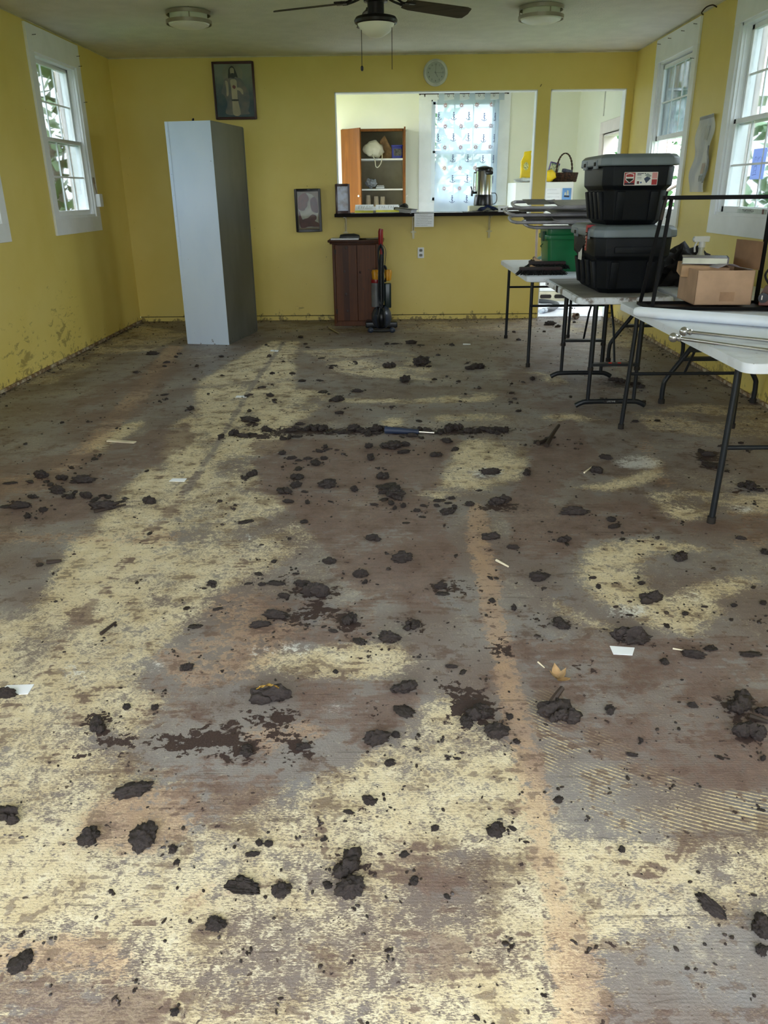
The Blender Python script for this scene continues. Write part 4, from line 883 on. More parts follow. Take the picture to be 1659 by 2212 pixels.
m.box((0, -dF/2, 0), (.02, dF/2, hF)); m.box((wF-.02, -dF/2, 0), (wF, dF/2, hF)); m.box((.02, -dF/2, 0), (wF-.02, dF/2, .028)); m.box((.02, -dF/2, hF-.024), (wF-.02, dF/2, hF)); m.box((.02, dF/2-.01, .02), (wF-.02, dF/2, hF-.02)); m.bevel(.003, 1); m.build('frame', pm('dark_cherry', srgb(58, 28, 28), .3), sf)
m = MB(); m.box((.02, -dF/2+.012, .028), (wF-.02, -dF/2+.016, hF-.024)); m.build('photo', pm('misty_photo', srgb(196, 204, 228), .25, var=.2, vs=14, col2=srgb(150, 144, 156), fac=(.3, .6)), sf)
# white sheets with yellow margins, sloping
M_YHL = pm('yellow_highlight', srgb(232, 224, 60), .6)
def sheet(name, label, x0, x1, y0, z0, L, tilt, yaw=0, band=True, seed=1, big=None):
    o = thing(name, label, 'paper', ((x0+x1)/2, y0, z0), (R_(tilt), 0, R_(yaw))); w = (x1-x0)/2
    m = MB(); m.box((-w, 0, 0), (w, L, .0012)); m.build('sheet', M_PAPER, o, smooth=0)
    if band: m = MB(); m.box((-w, .004, .0012), (w, L*.3, .0018)); m.build('yellow_margin', M_YHL, o, smooth=0)
    m = MB(); rnd = random.Random(seed); Ls = []
    if big:
        for cx in big: Ls += [[(cx-.02, L*.5), (cx-.02, L*.85)], [(cx-.02, L*.85), (cx+.015, L*.8), (cx+.01, L*.55)], [(cx+.03, L*.5), (cx+.04, L*.85)], [(cx+.04, L*.6), (cx+.06, L*.55)]]
        strokes(m, Ls, .004, Matrix.Translation((0, 0, .0012)))
    else:
        for k in range(4): Ls.append(scribble_line(-w*.8, w*.5, L*(.45+.13*k), L*.05, rnd))
        strokes(m, Ls, .0015, Matrix.Translation((0, 0, .0012)))
    m.build('writing', M_INK, o, smooth=0); return o
x = lambda px, Y=9.1: YP(px, 450, Y).x
sheet('paper_sheet', 'leftmost white sheet with a yellow margin propped on the counter', x(766), x(806), 9.075, CTZ+.004, .22, 22, 0, True, 1, [-.04, .05])
sheet('paper_sheet', 'wide white sheet with a yellow margin propped beside the black book on the counter', x(812), x(862), 9.08, CTZ+.008, .22, 20, 1, True, 2, [-.07, .03])
sheet('paper_sheet', 'small grey paper slip lying over the propped sheets on the counter', x(786), x(812), 9.072, CTZ+.03, .09, 20, 2, False, 3)
bb = thing('black_book', 'thick black soft-covered book with grey page edges on the counter', 'book', (x(876), 9.16, CTZ), (0, R_(6), R_(-28)))
M_BLKC = pm('black_cover', srgb(26, 28, 30), .4); M_PGE = pm('grey_page_edges', srgb(178, 180, 186), .6)
m = MB(); m.box((-.10, -.065, .004), (.10, .065, .042)); m.build('pages', M_PGE, bb)
m = MB(); m.box((-.105, -.07, 0), (.105, .07, .004)); m.box((-.105, -.07, .042), (.11, .075, .048)); m.box((-.112, -.07, 0), (-.105, .07, .048)); m.bevel(.002, 1); m.build('cover', M_BLKC, bb)
o = blob_obj('black_pouch', M_BLKC, 8, (x(872), 9.3, CTZ+.0), (.05, .04, .045), .4); tag(o, 'small black pouch behind the thick black book on the counter', 'pouch')
m = MB(); a = YP(950, 456, 9.12); m.box((x(905), 9.08, CTZ+.0005), (x(1000), 9.26, CTZ+.003)); m.box((x(880), 9.07, CTZ+.003), (x(925), 9.16, CTZ+.005), rot=(0, 0, .1)); o = m.build('paper_pile', M_PAPER, smooth=0); tag(o, 'flat white papers lying along the middle of the counter', 'paper')
cbx = thing('cream_box', 'flat cream box under the coffee urn on the counter', 'box', (x(1052, 9.3), 9.36, CTZ))
m = MB(); m.box((-.20, -.11, 0), (.20, .11, .062)); m.bevel(.003, 1); m.build('box_body', pm('cream_card', srgb(226, 226, 196), .6, var=.03), cbx)
gd = thing('white_device', 'small white device with a dark display on the counter', 'device', (x(1088), 9.15, CTZ)); m = MB(); m.box((-.055, -.03, 0), (.055, .03, .062)); m.bevel(.005, 2); m.build('device_case', M_WHITE, gd); m = MB(); m.box((-.03, -.0315, .018), (.025, -.03, .036)); m.build('display', M_DK, gd)
cl_ = thing('blue_cloth', 'folded dark blue cloth draped over the front of the cream box', 'cloth', (x(1052), 9.20, CTZ))
m = MB(); m.grid(lambda u, v: (-.10+.24*u+.02*math.sin(v*5), -.06+.1*v, .012+.055*math.sin(math.pi*min(1, (1-u)*1.1))*(.5+.5*v)+.008*math.sin(u*17+v*4)), 24, 8); m.solid(.006); m.build('cloth', pm('navy_cloth', srgb(28, 50, 104), .8, var=.3, vs=20), cl_)
m = MB(); m.grid(lambda u, v: (-.02+.2*u, -.075+.08*v, .004+.03*math.sin(math.pi*u)*(1-v*.5)+.006*math.sin(u*21)), 20, 6); m.solid(.004); m.build('grey_fold', pm('grey_blue_cloth', srgb(120, 134, 158), .8), cl_)
o = thing('pamphlet', 'small heap of dark-printed pamphlets on the counter left of the blue cloth', 'paper', (x(1018), 9.12, CTZ+.001)); 
for k in range(3):
    m = MB(); m.box((-.08+.05*k, -.03+.01*k, .004*k), (.03+.05*k, .05, .004*k+.003), rot=(.08, .0, .1*k-.1)); m.build('leaflet', pm('dark_leaflet', srgb(110, 104, 100), .5, var=.5, vs=25, col2=srgb(50, 48, 50)), o)
# coffee urn
UY = 9.37; ux = YP(1045, 400, UY).x
ur = thing('coffee_urn', 'stainless steel coffee urn with black lid and base standing on the counter', 'urn', (ux, UY, CTZ+.062))
M_STEEL = pm('polished_steel', srgb(206, 208, 204), .18, metal=1, var=.03); M_BLKP = pm('glossy_black_plastic', srgb(10, 11, 13), .25)
m = MB(); m.lathe([(0, 0), (.104, 0), (.106, .02), (.098, .10), (.094, .115), (0, .115)], n=36); m.build('urn_base', M_BLKP, ur)
m = MB(); m.lathe([(.092, .114), (.0925, .352), (.095, .356), (0, .356)], n=40); m.build('urn_tank', M_STEEL, ur)
m = MB(); m.lathe([(.096, .352), (.097, .372), (.085, .392), (.045, .402), (.02, .408), (0, .408)], n=36); m.build('urn_lid', M_BLKP, ur)
m = MB(); m.prism(rounded(-.042, .042, -.02, .02, .018), .088, .112, Matrix(((1, 0, 0, .045), (0, 0, -1, .0), (0, 1, 0, .335), (0, 0, 0, 1)))); m.bevel(.004, 2); m.build('side_handle', M_BLKP, ur)
m = MB(); m.tube([(-.09, -.02, .135), (-.13, -.03, .135)], .012, 10); m.tube([(-.132, -.03, .1), (-.128, -.03, .155)], .012, 10); m.tube([(-.128, -.03, .155), (-.145, -.03, .2)], .007, 8); m.build('spigot', M_BLKP, ur)
m = MB(); m.tube([(-.112, -.01, .145), (-.112, -.01, .335)], .005, 8); m.build('sight_gauge', pm('clear_gauge', srgb(210, 216, 214), .1), ur)
m = MB(); m.tube([(-.09, -.01, .338), (-.115, -.01, .338)], .006, 8); m.build('gauge_cap', M_BLKP, ur)
m = MB(); m.tube([(.09, 0, .13), (.135, 0, .125), (.15, 0, .08), (.14, 0, .03), (.10, 0, .01)], .004, 8, smooth=6); m.build('power_cord', M_DK, ur)
# note paper taped to the counter edge, outlet, pale rod
a, b = YP(895, 461, 9.05), YP(937, 490, 9.05)
o = page('note_paper', 'handwritten white note hanging from the front edge of the counter', 'paper', ((a.x+b.x)/2, 9.052, (a.z+b.z)/2), b.x-a.x, a.z-b.z, M_PAPER, inkm=M_DINK, seed=11, lines=7)
ot = thing('wall_outlet', 'white electrical outlet on the yellow wall under the counter', 'outlet', (YP(909, 546, D).x, D, YP(909, 546, D).z))
m = MB(); m.prism(rounded(-.036, .036, -.058, .058, .006), 0, .006, Matrix(((1, 0, 0, 0), (0, 0, -1, 0), (0, 1, 0, 0), (0, 0, 0, 1)))); m.bevel(.002, 1); m.build('cover_plate', M_WHITE, ot)
for z in (-.026, .026): m = MB(); m.prism(rounded(-.018, .018, -.014, .014, .008), .006, .0075, Matrix(((1, 0, 0, 0), (0, 0, -1, 0), (0, 1, 0, z), (0, 0, 0, 1)))); m.build('socket', pm('grey_socket', srgb(120, 120, 110), .5), ot)

# ================================================================ pine cabinet and the things on it
cw, cdp, chh = .50, .36, .885
M_PINE = wood_mat('stained_pine', srgb(82, 44, 18), srgb(98, 55, 25), (26, 26, 1.6)); M_PINE2 = wood_mat('stained_pine_dark_plank', srgb(62, 31, 14), srgb(76, 40, 19), (30, 30, 1.4)); M_KNOT = pm('pine_knot', srgb(48, 22, 14), .5)
pc = thing('pine_cabinet', 'low stained pine cabinet with two knotty doors below the pass-through', 'cabinet', (2.315, 8.83, 0))
m = MB(); m.box((.0, .02, .03), (cw, cdp, chh)); m.box((.0, .0, .03), (.03, .03, chh)); m.box((cw-.03, 0, .03), (cw, .03, chh)); m.box((0, .006, 0), (cw, .03, .055)); m.box((0, .0, chh-.025), (cw, .03, chh)); m.bevel(.003, 1); m.build('carcass', M_PINE, pc)
m = MB(); m.box((-.045, -.035, chh), (cw+.055, cdp+.01, chh+.022)); m.box((-.025, -.018, chh-.018), (cw+.03, cdp, chh)); m.bevel(.006, 2); m.build('cabinet_top', M_PINE2, pc)
for k, (a, b) in enumerate(((.032, .262), (.268, .468))):
    m = MB(); m.box((a, -.012, .058), (b, .004, chh-.03)); m.bevel(.002, 1); dd = m.build('door', M_PINE, pc)
    if k == 0:
        m = MB(); m.box((.11, -.0135, .06), (.175, -.012, chh-.032)); m.build('middle_plank', M_PINE2, dd)
        for xx, z, r in ((.15, .83, .016), (.128, .585, .013), (.138, .345, .014), (.15, .165, .014)): m = MB(); m.ball((xx, -.0135, z), r, 2, (.9, .1, 1.2)); m.build('knot', M_KNOT, dd)
        for z in (.79, .16): m = MB(); m.box((.022, -.016, z-.025), (.042, -.012, z+.025)); m.build('hinge', M_NAIL, dd)
    else:
        m = MB(); m.ball((.298, -.02, .575), .011, 2); m.tube([(.298, -.012, .575), (.298, -.02, .575)], .006, 8); m.build('knob', M_KNOT, dd)
        for xx, z, r in ((.452, .60, .017), (.39, .60, .007), (.385, .73, .006), (.33, .4, .008)): m = MB(); m.ball((xx, -.012, z), r, 2, (1, .1, .9)); m.build('knot', M_KNOT, dd)
ctz = chh+.022
m = MB(); m.box((0, 0, 0), (.30, .21, .014), ); m.bevel(.002, 1); o = m.build('paper_block', M_PAPER); o.location = (2.30, 8.85, ctz); tag(o, 'white paper block lying on the pine cabinet', 'paper')
m = MB(); m.grid(lambda u, v: (u*.22, v*.2, .002+.014*max(0, u-.4)**1.0*math.sin(v*3)+.02*max(0, u-.6)), 10, 8); m.solid(.002); o = m.build('loose_papers', pm('grey_white_papers', srgb(190, 188, 180), .6, var=.15, vs=16)); o.location = (2.59, 8.86, ctz); tag(o, 'curling loose papers at the right of the pine cabinet top', 'paper')
m = MB(); m.loft([[(-.11, -.05, 0), (.115, -.05, 0), (.115, .05, 0), (-.11, .05, 0)], [(-.1, -.045, .035), (.105, -.045, .03), (.105, .045, .03), (-.1, .045, .035)], [(-.06, -.03, .042), (.05, -.03, .046), (.05, .03, .046), (-.06, .03, .042)]]); m.bevel(.006, 2); o = m.build('black_case', M_BLKC); o.location = (2.50, 8.95, ctz+.014); tag(o, 'black case lying on the paper block on the pine cabinet', 'case')

# ================================================================ upright vacuum
vc = thing('vacuum_cleaner', 'upright vacuum cleaner with a grey ball, red handle and wrapped black cord', 'vacuum cleaner', (2.845, 8.50, 0))
M_VG = pm('slate_grey_plastic', srgb(52, 60, 76), .3); M_VD = pm('dark_grey_plastic', srgb(22, 25, 30), .35); M_VR = pm('red_plastic', srgb(140, 22, 30), .3); M_VY = pm('amber_plastic', srgb(214, 150, 30), .35); M_VC = pm('smoky_bin', srgb(110, 112, 116), .2)
m = MB(); m.ball((0, 0, .145), .135, 4, (.8, .95, .95)); bmesh.ops.delete(m.b, geom=[v for v in m.b.verts if abs(v.co.x) < .028 and v.co.y < 0], context='VERTS'); m.build('ball_housing', M_VG, vc, smooth=60)
m = MB(); m.ball((0, .0, .145), .12, 3, (.6, .95, .95)); m.build('ball_core', M_VD, vc)
for s in (-1, 1):
    m = MB(); m.tube([(s*.03, -.125, .06), (s*.034, -.14, .16), (s*.02, -.1, .25)], .010, 8, smooth=6); m.build('ball_yoke', M_VD, vc)
m = MB(); m.tube([(-.11, -.15, .028), (-.05, -.155, .022), (.05, -.155, .022), (.11, -.15, .028)], .014, 10, smooth=4); m.build('rear_axle', M_VD, vc)
for s in (-1, 1): m = MB(); m.ball((s*.115, -.15, .03), .03, 3, (1.1, 1, 1)); m.build('rear_wheel', M_VG, vc)
m = MB(); m.box((-.18, .11, .01), (.17, .30, .075)); m.bevel(.02, 3); m.build('brush_head', M_VD, vc)
m = MB(); m.lathe([(0, .25), (.052, .25), (.052, .50), (0, .50)], (-.055, .02, 0), 28); m.build('dust_bin', M_VC, vc)
m = MB(); m.lathe([(.05, .49), (.054, .50), (.05, .53), (0, .53)], (-.055, .02, 0), 20); m.build('bin_collar', M_VR, vc)
for cx_, s in ((-.05, 1), (.075, .6)):
    m = MB()
    for k in range(5): a = R_(k*72+20); m.lathe([(0, .52), (.012, .52), (.024, .60), (.014, .625), (0, .625)], (cx_+.03*s*math.cos(a), .02+.03*math.sin(a), 0), 10)
    m.lathe([(0, .515), (.034*s, .515), (.05*s, .60), (.03*s, .61), (0, .61)], (cx_, .02, 0), 16); m.build('cyclone_cones', M_VY, vc)
m = MB(); m.prism(rounded(.03, .105, -.03, .05, .02), .24, .49); m.bevel(.008, 2); m.build('side_canister', pm('dark_green_plastic', srgb(22, 40, 38), .3), vc)
m = MB(); m.tube([(0, -.03, .2), (0, -.03, .62), (.004, -.01, .78)], .017, 12); m.build('spine', M_VD, vc)
m = MB(); m.tube([(.004, -.01, .76), (.004, -.01, .90)], .014, 12); m.build('wand', M_VR, vc)
m = MB(); m.tube([(.0, -.012, .86), (0, -.015, .93), (.0, -.02, 1.0), (.006, -.02, 1.03)], lambda t: .022+.004*math.sin(t*3), 12); m.build('handle_grip', M_VR, vc)
m = MB(); m.tube([(.04, .02, .5), (.055, .03, .56), (.05, .03, .64), (.03, .02, .66), (.02, .02, .6)], .012, 10, smooth=5); m.build('hose_loop', M_VD, vc)
m = MB()
rnd = random.Random(4)
for k in range(6):
    s = rnd.uniform(.018, .034); b0 = rnd.uniform(.014, .03); zt = .86+rnd.uniform(-.02, .03); zb = .25+rnd.uniform(-.02, .03); q = -.045-.004*k
    m.tube([(-s, q, zt-.06), (0, q, zt), (s, q, zt-.06), (s*.8, q, .66), (b0*1.2, q, .42), (b0, q, .32), (0, q-.01, zb), (-b0, q, .32), (-b0*1.2, q, .42), (-s*.8, q, .66)], .0042, 6, closed=True, smooth=5)
m.tube([(.02, -.05, .88), (.045, -.045, .84), (.052, -.04, .78), (.04, -.04, .68)], .0035, 6, smooth=5)
m.build('power_cord', pm('black_cord', srgb(34, 40, 46), .35), vc)

# ================================================================ folding tables
M_TOP = pm('white_moulded_plastic', srgb(226, 230, 238), .45, var=.03, bump=.15, bs=120); M_LEG = pm('dark_grey_metal', srgb(28, 31, 35), .4, spec=.3)
def top_mat(name, dirt):
    m, t, b = new_mat(name); P = t.add('ShaderNodeTexCoord').outputs['Object']
    c = t.mix(t.math('MULTIPLY', t.ramp(t.noise(P, 7, 6, .65), .5, .62), dirt), srgb(222, 226, 234), srgb(112, 98, 88)); c = t.mix(t.math('MULTIPLY', t.ramp(t.noise(P, 45, 3), .72, .76), .7), c, srgb(70, 56, 46))
    t.link(c, b.inputs['Base Color']); b.inputs['Roughness'].default_value = .42; return m
def table(label, x0, x1, y0, y1, legs, dirt=.15, th=.045, apr=False):
    t = thing('folding_table', label, 'table', ((x0+x1)/2, (y0+y1)/2, 0), group='white folding tables'); w, d = (x1-x0)/2, (y1-y0)/2
    m = MB(); P = rounded(-w, w, -d, d, .05, 8)
    ins = lambda k: [(x*(1-k/w), y*(1-k/d)) for x, y in P]
    m.loft([[(x, y, .745-th) for x, y in ins(.012)], [(x, y, .745-th+.004) for x, y in P], [(x, y, .745-.012) for x, y in P], [(x, y, .745-.003) for x, y in ins(.003)], [(x, y, .745) for x, y in ins(.012)]])
    m.build('tabletop', top_mat('table_top_'+str(int(dirt*100)), dirt), t)
    legs(t, w, d)
    return t
def leg(t, pts, r=.0135, foot=True, sm_=0):
    m = MB(); m.tube(pts, r, 12, smooth=sm_); l = m.build('leg', M_LEG, t)
    if foot: p = Vector(pts[-1]); m = MB(); m.tube([p, p+Vector((0, 0, .03))], r*1.35, 12); m.build('foot_cap', M_DK, l)
    return l
def straight(zc=.33, ins=.13, xin=.05, brace=True, splay=.02):
    def f(t, w, d):
        for s in (-1, 1):
            y = s*(d-ins)
            for k in (-1, 1): leg(t, [(k*(w-xin-.02), y, .70), (k*(w-xin-.02-.0), y, .60), (k*(w-xin+splay-.02), y+s*.02, .0)])
            m = MB(); m.tube([(-(w-xin-.012), y+s*.01, zc), (w-xin-.012, y+s*.01, zc)], .010, 10); m.build('crossbar', M_LEG, t)
            m = MB(); m.box((-w+.04, y-.02, .688), (w-.04, y+.02, .70)); m.build('mounting_rail', M_LEG, t)
            if brace:
                m = MB(); m.tube([(0, y+s*.01, zc), (0, y-s*.12, .52), (0, y-s*.34, .69)], .008, 8); m.box((-.03, y-s*.12-.02, .50), (.03, y-s*.12+.02, .54)); m.build('folding_brace', M_LEG, t)
    return f
def wishbone(t, w, d):
    for s in (-1, 1):
        y = s*(d-.20)
        for k in (-1, 1): leg(t, [(k*.10, y, .70), (k*.105, y, .52), (k*.13, y+s*.0, .42), (k*.29, y+s*.01, .19), (k*.315, y+s*.01, .12), (k*.315, y+s*.01, 0)], .0165, True, 6)
        m = MB(); m.bar((-.21, y, .305), (.21, y, .305), .022, .05, up=(0, 1, 0)); m.build('crossbar', M_LEG, t)
        m = MB(); m.tube([(0, y, .31), (0, y-s*.16, .47), (0, y-s*.36, .69)], .009, 8); m.box((-.035, y-s*.16-.02, .45), (.035, y-s*.16+.02, .49)); m.build('folding_brace', M_LEG, t)
        m = MB(); m.bar((-.13, y, .66), (.13, y, .66), .03, .04, up=(0, 1, 0)); m.build('mounting_rail', M_LEG, t)
def tfeet(t, w, d):
    for s in (-1, 1):
        y = s*(d-.14)
        for k in (-1, 1):
            m = MB(); m.tube([(k*.155, y, .70), (k*.155, y, .26)], .017, 12); l = m.build('leg', M_LEG, t)
            m = MB(); m.tube([(k*.155, y, .28), (k*.155, y, .045)], .013, 12); m.build('inner_tube', M_LEG, l)
            m = MB(); m.tube([(k*.155, y, .255), (k*.155, y, .275)], .020, 12); m.build('height_collar', M_DK, l)
        m = MB(); m.bar((-.155, y, .295), (.155, y, .295), .018, .055, up=(0, 1, 0)); m.build('crossbar', M_LEG, t)
        m = MB(); m.tube([(-.235, y, .014), (-.20, y, .032), (-.14, y, .042), (.14, y, .042), (.20, y, .032), (.235, y, .014)], .0175, 10, smooth=4)
        fo = m.build('foot_bar', M_LEG, t)
        if s == -1:
            for k in (-.03, .03): m = MB(); m.box((k-.012, y-.016, .282), (k+.012, y-.009, .310)); m.bevel(.003, 1); m.build('red_clip', pm('red_clip_plastic', srgb(196, 40, 36), .4), t)
            m = MB(); m.box((-.048, y-.0195, .036), (.048, y-.0168, .054)); m.build('name_plate', pm('black_name_plate', srgb(16, 16, 18), .4), fo)
            text_mesh('LIFETIME', .015, 'lettering', pm('pale_grey_letters', srgb(170, 172, 172), .5), fo, Matrix(((1, 0, 0, 0), (0, 0, -1, y-.0196), (0, 1, 0, .0455), (0, 0, 0, 1))))
        m = MB(); m.tube([(0, y, .31), (0, y-s*.1, .52), (0, y-s*.24, .69)], .008, 8); m.build('folding_brace', M_LEG, t)
T1 = table('white folding table farthest back, holding the green bin, stacked chairs and brushes', 4.035, 4.80, 6.42, 8.10, straight(.50, .16, .05, False, 0), .1)
T2 = table('short white folding table with black T-shaped feet carrying the two black storage totes', 4.145, 4.755, 5.07, 6.26, tfeet, .95)
m = MB(); m.box((-.308, .07, .70), (-.30, .13, .743)); m.build('handle_recess', M_DK, T2); m = MB(); m.prism(rounded(-.285, .285, -.575, .575, .045), .7446, .7456); m.build('top_film', pm('grey_top_film', srgb(138, 134, 130), .6, var=.12, vs=7), T2)  # thin grey sheet over the tabletop, darker than its rim
m = MB(); m.ball((-.305, .44, .722), .008, 2); m.build('side_bolt', M_DK, T2)
T3 = table('white folding table with curved legs along the right wall under the windows', 4.80, 5.49, 5.12, 6.95, wishbone, .08)
T4 = table('nearest white folding table at the right edge, holding curtain rods and a white roll', 4.345, 5.11, 3.02, 4.87, straight(.345, .20, .04), .12)

# ================================================================ storage totes
M_TOTE = pm('black_tote_plastic', srgb(12, 15, 20), .5, var=.2, vs=5, bump=.2, bs=90, spec=.22); M_LID = pm('slate_lid_plastic', srgb(112, 122, 130), .42, var=.05)
def tote(label, x0, x1, y0, y1, z, h, clip=True):
    t = thing('storage_tote', label, 'storage tote', ((x0+x1)/2, (y0+y1)/2, z), group='black storage totes'); w, d = (x1-x0)/2, (y1-y0)/2
    def ch(a, c, zz): # chamfered loop inset by a
        W_, D_ = w-a, d-a
        return [(W_, D_-c, zz), (W_-c, D_, zz), (-W_+c, D_, zz), (-W_, D_-c, zz), (-W_, -D_+c, zz), (-W_+c, -D_, zz), (W_-c, -D_, zz), (W_, -D_+c, zz)]
    c = .055; lb = .045; mid = h*.50; up = h*.56; lid0 = h*.83
    m = MB(); m.loft([ch(.075, c*.8, 0), ch(.05, c*.9, .03), ch(.034, c, mid), ch(.012, c, up), ch(.008, c, lid0)]); m.bevel(.006, 2)
    body = m.build('tote_body', M_TOTE, t)
    # ribs standing out of the lower body
    for s in (-1, 1):
        for k in range(4):
            yy = -d+.15+k*(2*d-.3)/3; m = MB(); m.bar((s*(w-.052), yy, .03), (s*(w-.022), yy, mid*.96), .03, .05, up=(0, 1, 0)); m.bevel(.006, 2); m.build('side_rib', M_TOTE, t)
    for k in (-1, 1):
        m = MB(); m.bar((k*w*.45, -(d-.052), .03), (k*w*.45, -(d-.026), mid*.96), .02, .05, up=(1, 0, 0)); m.bevel(.005, 2); m.build('end_rib', M_TOTE, t)
    m = MB(); m.loft([ch(-.008, c, lid0+.002), ch(-.014, c, lid0+.008), ch(-.012, c, h-.022), ch(.006, c, h-.004), ch(.02, c, h)]); m.bevel(.004, 2); lid = m.build('lid', M_LID, t)
    for yy in (-d*.45, d*.45):
        m = MB(); m.box((-w-.017, yy-.05, lid0-.012), (-w-.004, yy+.05, h-.03)); m.bevel(.005, 2); m.build('latch', M_LID, t)
        m = MB(); m.box((-w-.0205, yy-.022, lid0+.006), (-w-.0165, yy+.022, lid0+.028)); m.build('latch_slot', M_DK, t)
    if clip: m = MB(); m.box((-.13, -d-.004, up+.02), (.13, -d+.012, up+.06)); m.bevel(.005, 2); m.build('end_handle', M_TOTE, t)
    return t, w, d, h
tl, w1, d1_, h1 = tote('lower black tote with a grey lid and red strap, directly on the short table', 4.262, 4.762, 5.21, 5.98, .746, .415)
tu, w2, d2_, h2 = tote('upper black tote with a grey lid and red and white sticker, on the lower tote', 4.30, 4.768, 5.34, 5.98, 1.161, .42, False)
# sticker on the upper tote
a, b = YP(1349, 372, 5.34), YP(1419, 400, 5.34)
sx, sz, sw, sh = (a.x+b.x)/2-4.534, (a.z+b.z)/2-1.161, (b.x-a.x), (a.z-b.z)*1.0
SM = lambda x, z, e=0: Matrix(((1, 0, 0, sx+x), (0, 0, -1, -d2_+.0005-e), (0, 1, 0, sz+z), (0, 0, 0, 1)))
M_RED = pm('sticker_red', srgb(166, 30, 36), .4); M_STW = pm('sticker_white', srgb(226, 226, 224), .35)
def spart(name, poly, e, mat, mt=None): m = MB(); m.prism(poly, 0, .0006, SM(0, 0, e)); return m.build(name, mat, tu, smooth=0)
bx = lambda x0, x1, z0, z1: [(x0, z0), (x1, z0), (x1, z1), (x0, z1)]
spart('sticker', rounded(-sw/2, sw/2, -sh/2, sh/2, .004), .0, M_STW)
spart('sticker_red_panel', bx(-sw/2+.003, -sw/2+sw*.33, -sh/2+.003, sh/2-.003), .0007, M_RED)
shx = -sw/2+sw*.17
spart('shield_border', [(shx-.026, .028), (shx, .034), (shx+.026, .028), (shx+.026, -.006), (shx, -.026), (shx-.026, -.006)], .0014, M_STW)
spart('shield', [(shx-.022, .024), (shx, .029), (shx+.022, .024), (shx+.022, -.004), (shx, -.021), (shx-.022, -.004)], .0021, M_RED)
spart('shield_base', [(shx-.022, .002), (shx+.022, .002), (shx+.022, -.004), (shx, -.021), (shx-.022, -.004)], .0028, M_DK)
spart('shield_band', bx(shx-.022, shx+.022, .002, .011), .0028, M_STW)
spart('grey_strip', bx(-sw/2+.008, -sw/2+sw*.31, -sh/2+.005, -sh/2+.015), .0014, M_DINK)
spart('red_side_panel', bx(sw/2-sw*.17, sw/2-.003, -sh/2+.003, -.004), .0007, M_RED)
spart('pink_side_panel', bx(sw/2-sw*.17, sw/2-.003, .0, sh/2-.003), .0007, pm('sticker_pink', srgb(214, 150, 150), .35))
spart('pictured_tote', [(.0+.02, .0), (.045, .018), (.062, .0), (.036, -.026)], .0007, pm('pictured_navy', srgb(40, 52, 80), .4))
spart('pictured_lid', [(.022, .02), (.04, .032), (.066, .016), (.052, .006)], .0014, pm('pictured_grey', srgb(150, 158, 158), .4))
spart('red_square', bx(-.022, -.008, -.03, -.014), .0007, pm('pictured_dark_red', srgb(96, 24, 36), .4)); spart('blue_dot', rounded(-.002, .008, -.027, -.017, .004), .0007, pm('pictured_blue', srgb(60, 84, 140), .4))
m = MB(); L = [[(-.024, .03), (.016, .03)], [(.02, .03), (.03, .03)], [(-.024, .022), (.002, .022)]]; strokes(m, L, .004, SM(0, 0, .0008)); L2 = [[(-.024, .01-.006*k), (.004, .01-.006*k)] for k in range(3)]; strokes(m, L2, .0014, SM(0, 0, .0008)); m.build('printed_lines', M_DINK, tu, smooth=0)
# red strap, tag and label on the lower tote, left side
xw = -w1-.018
m = MB(); m.box((xw-.002, -d1_*.45-.022, .26), (xw, -d1_*.45+.022, h1-.012)); m.box((xw-.001, -d1_*.45-.022, h1-.014), (-w1+.03, -d1_*.45+.022, h1+.002)); m.build('red_strap', M_RED, tl)
m = MB(); strokes(m, [[(-.018, .02+.02*k), (.018, .024+.02*k)] for k in range(5)], .004, Matrix(((0, 0, -1, xw-.003), (-1, 0, 0, -d1_*.45), (0, 1, 0, .26), (0, 0, 0, 1)))); m.build('strap_print', M_STW, tl, smooth=0)
m = MB(); m.prism(rounded(-.032, .032, -.045, .045, .008), 0, .002, Matrix.Translation((xw-.03, -d1_*.45+.03, .30)) @ Euler((R_(90), R_(38), R_(-62)), 'XYZ').to_matrix().to_4x4()); m.build('hang_tag', pm('black_tag', srgb(14, 12, 14), .3), tl)
m = MB(); m.prism(rounded(-.05, .05, -.055, .055, .004), 0, .0012, Matrix(((0, 0, -1, -w1+.003), (-1, 0, 0, .06), (0, 1, 0, .24), (0, 0, 0, 1)))); m.build('white_label', M_STW, tl)

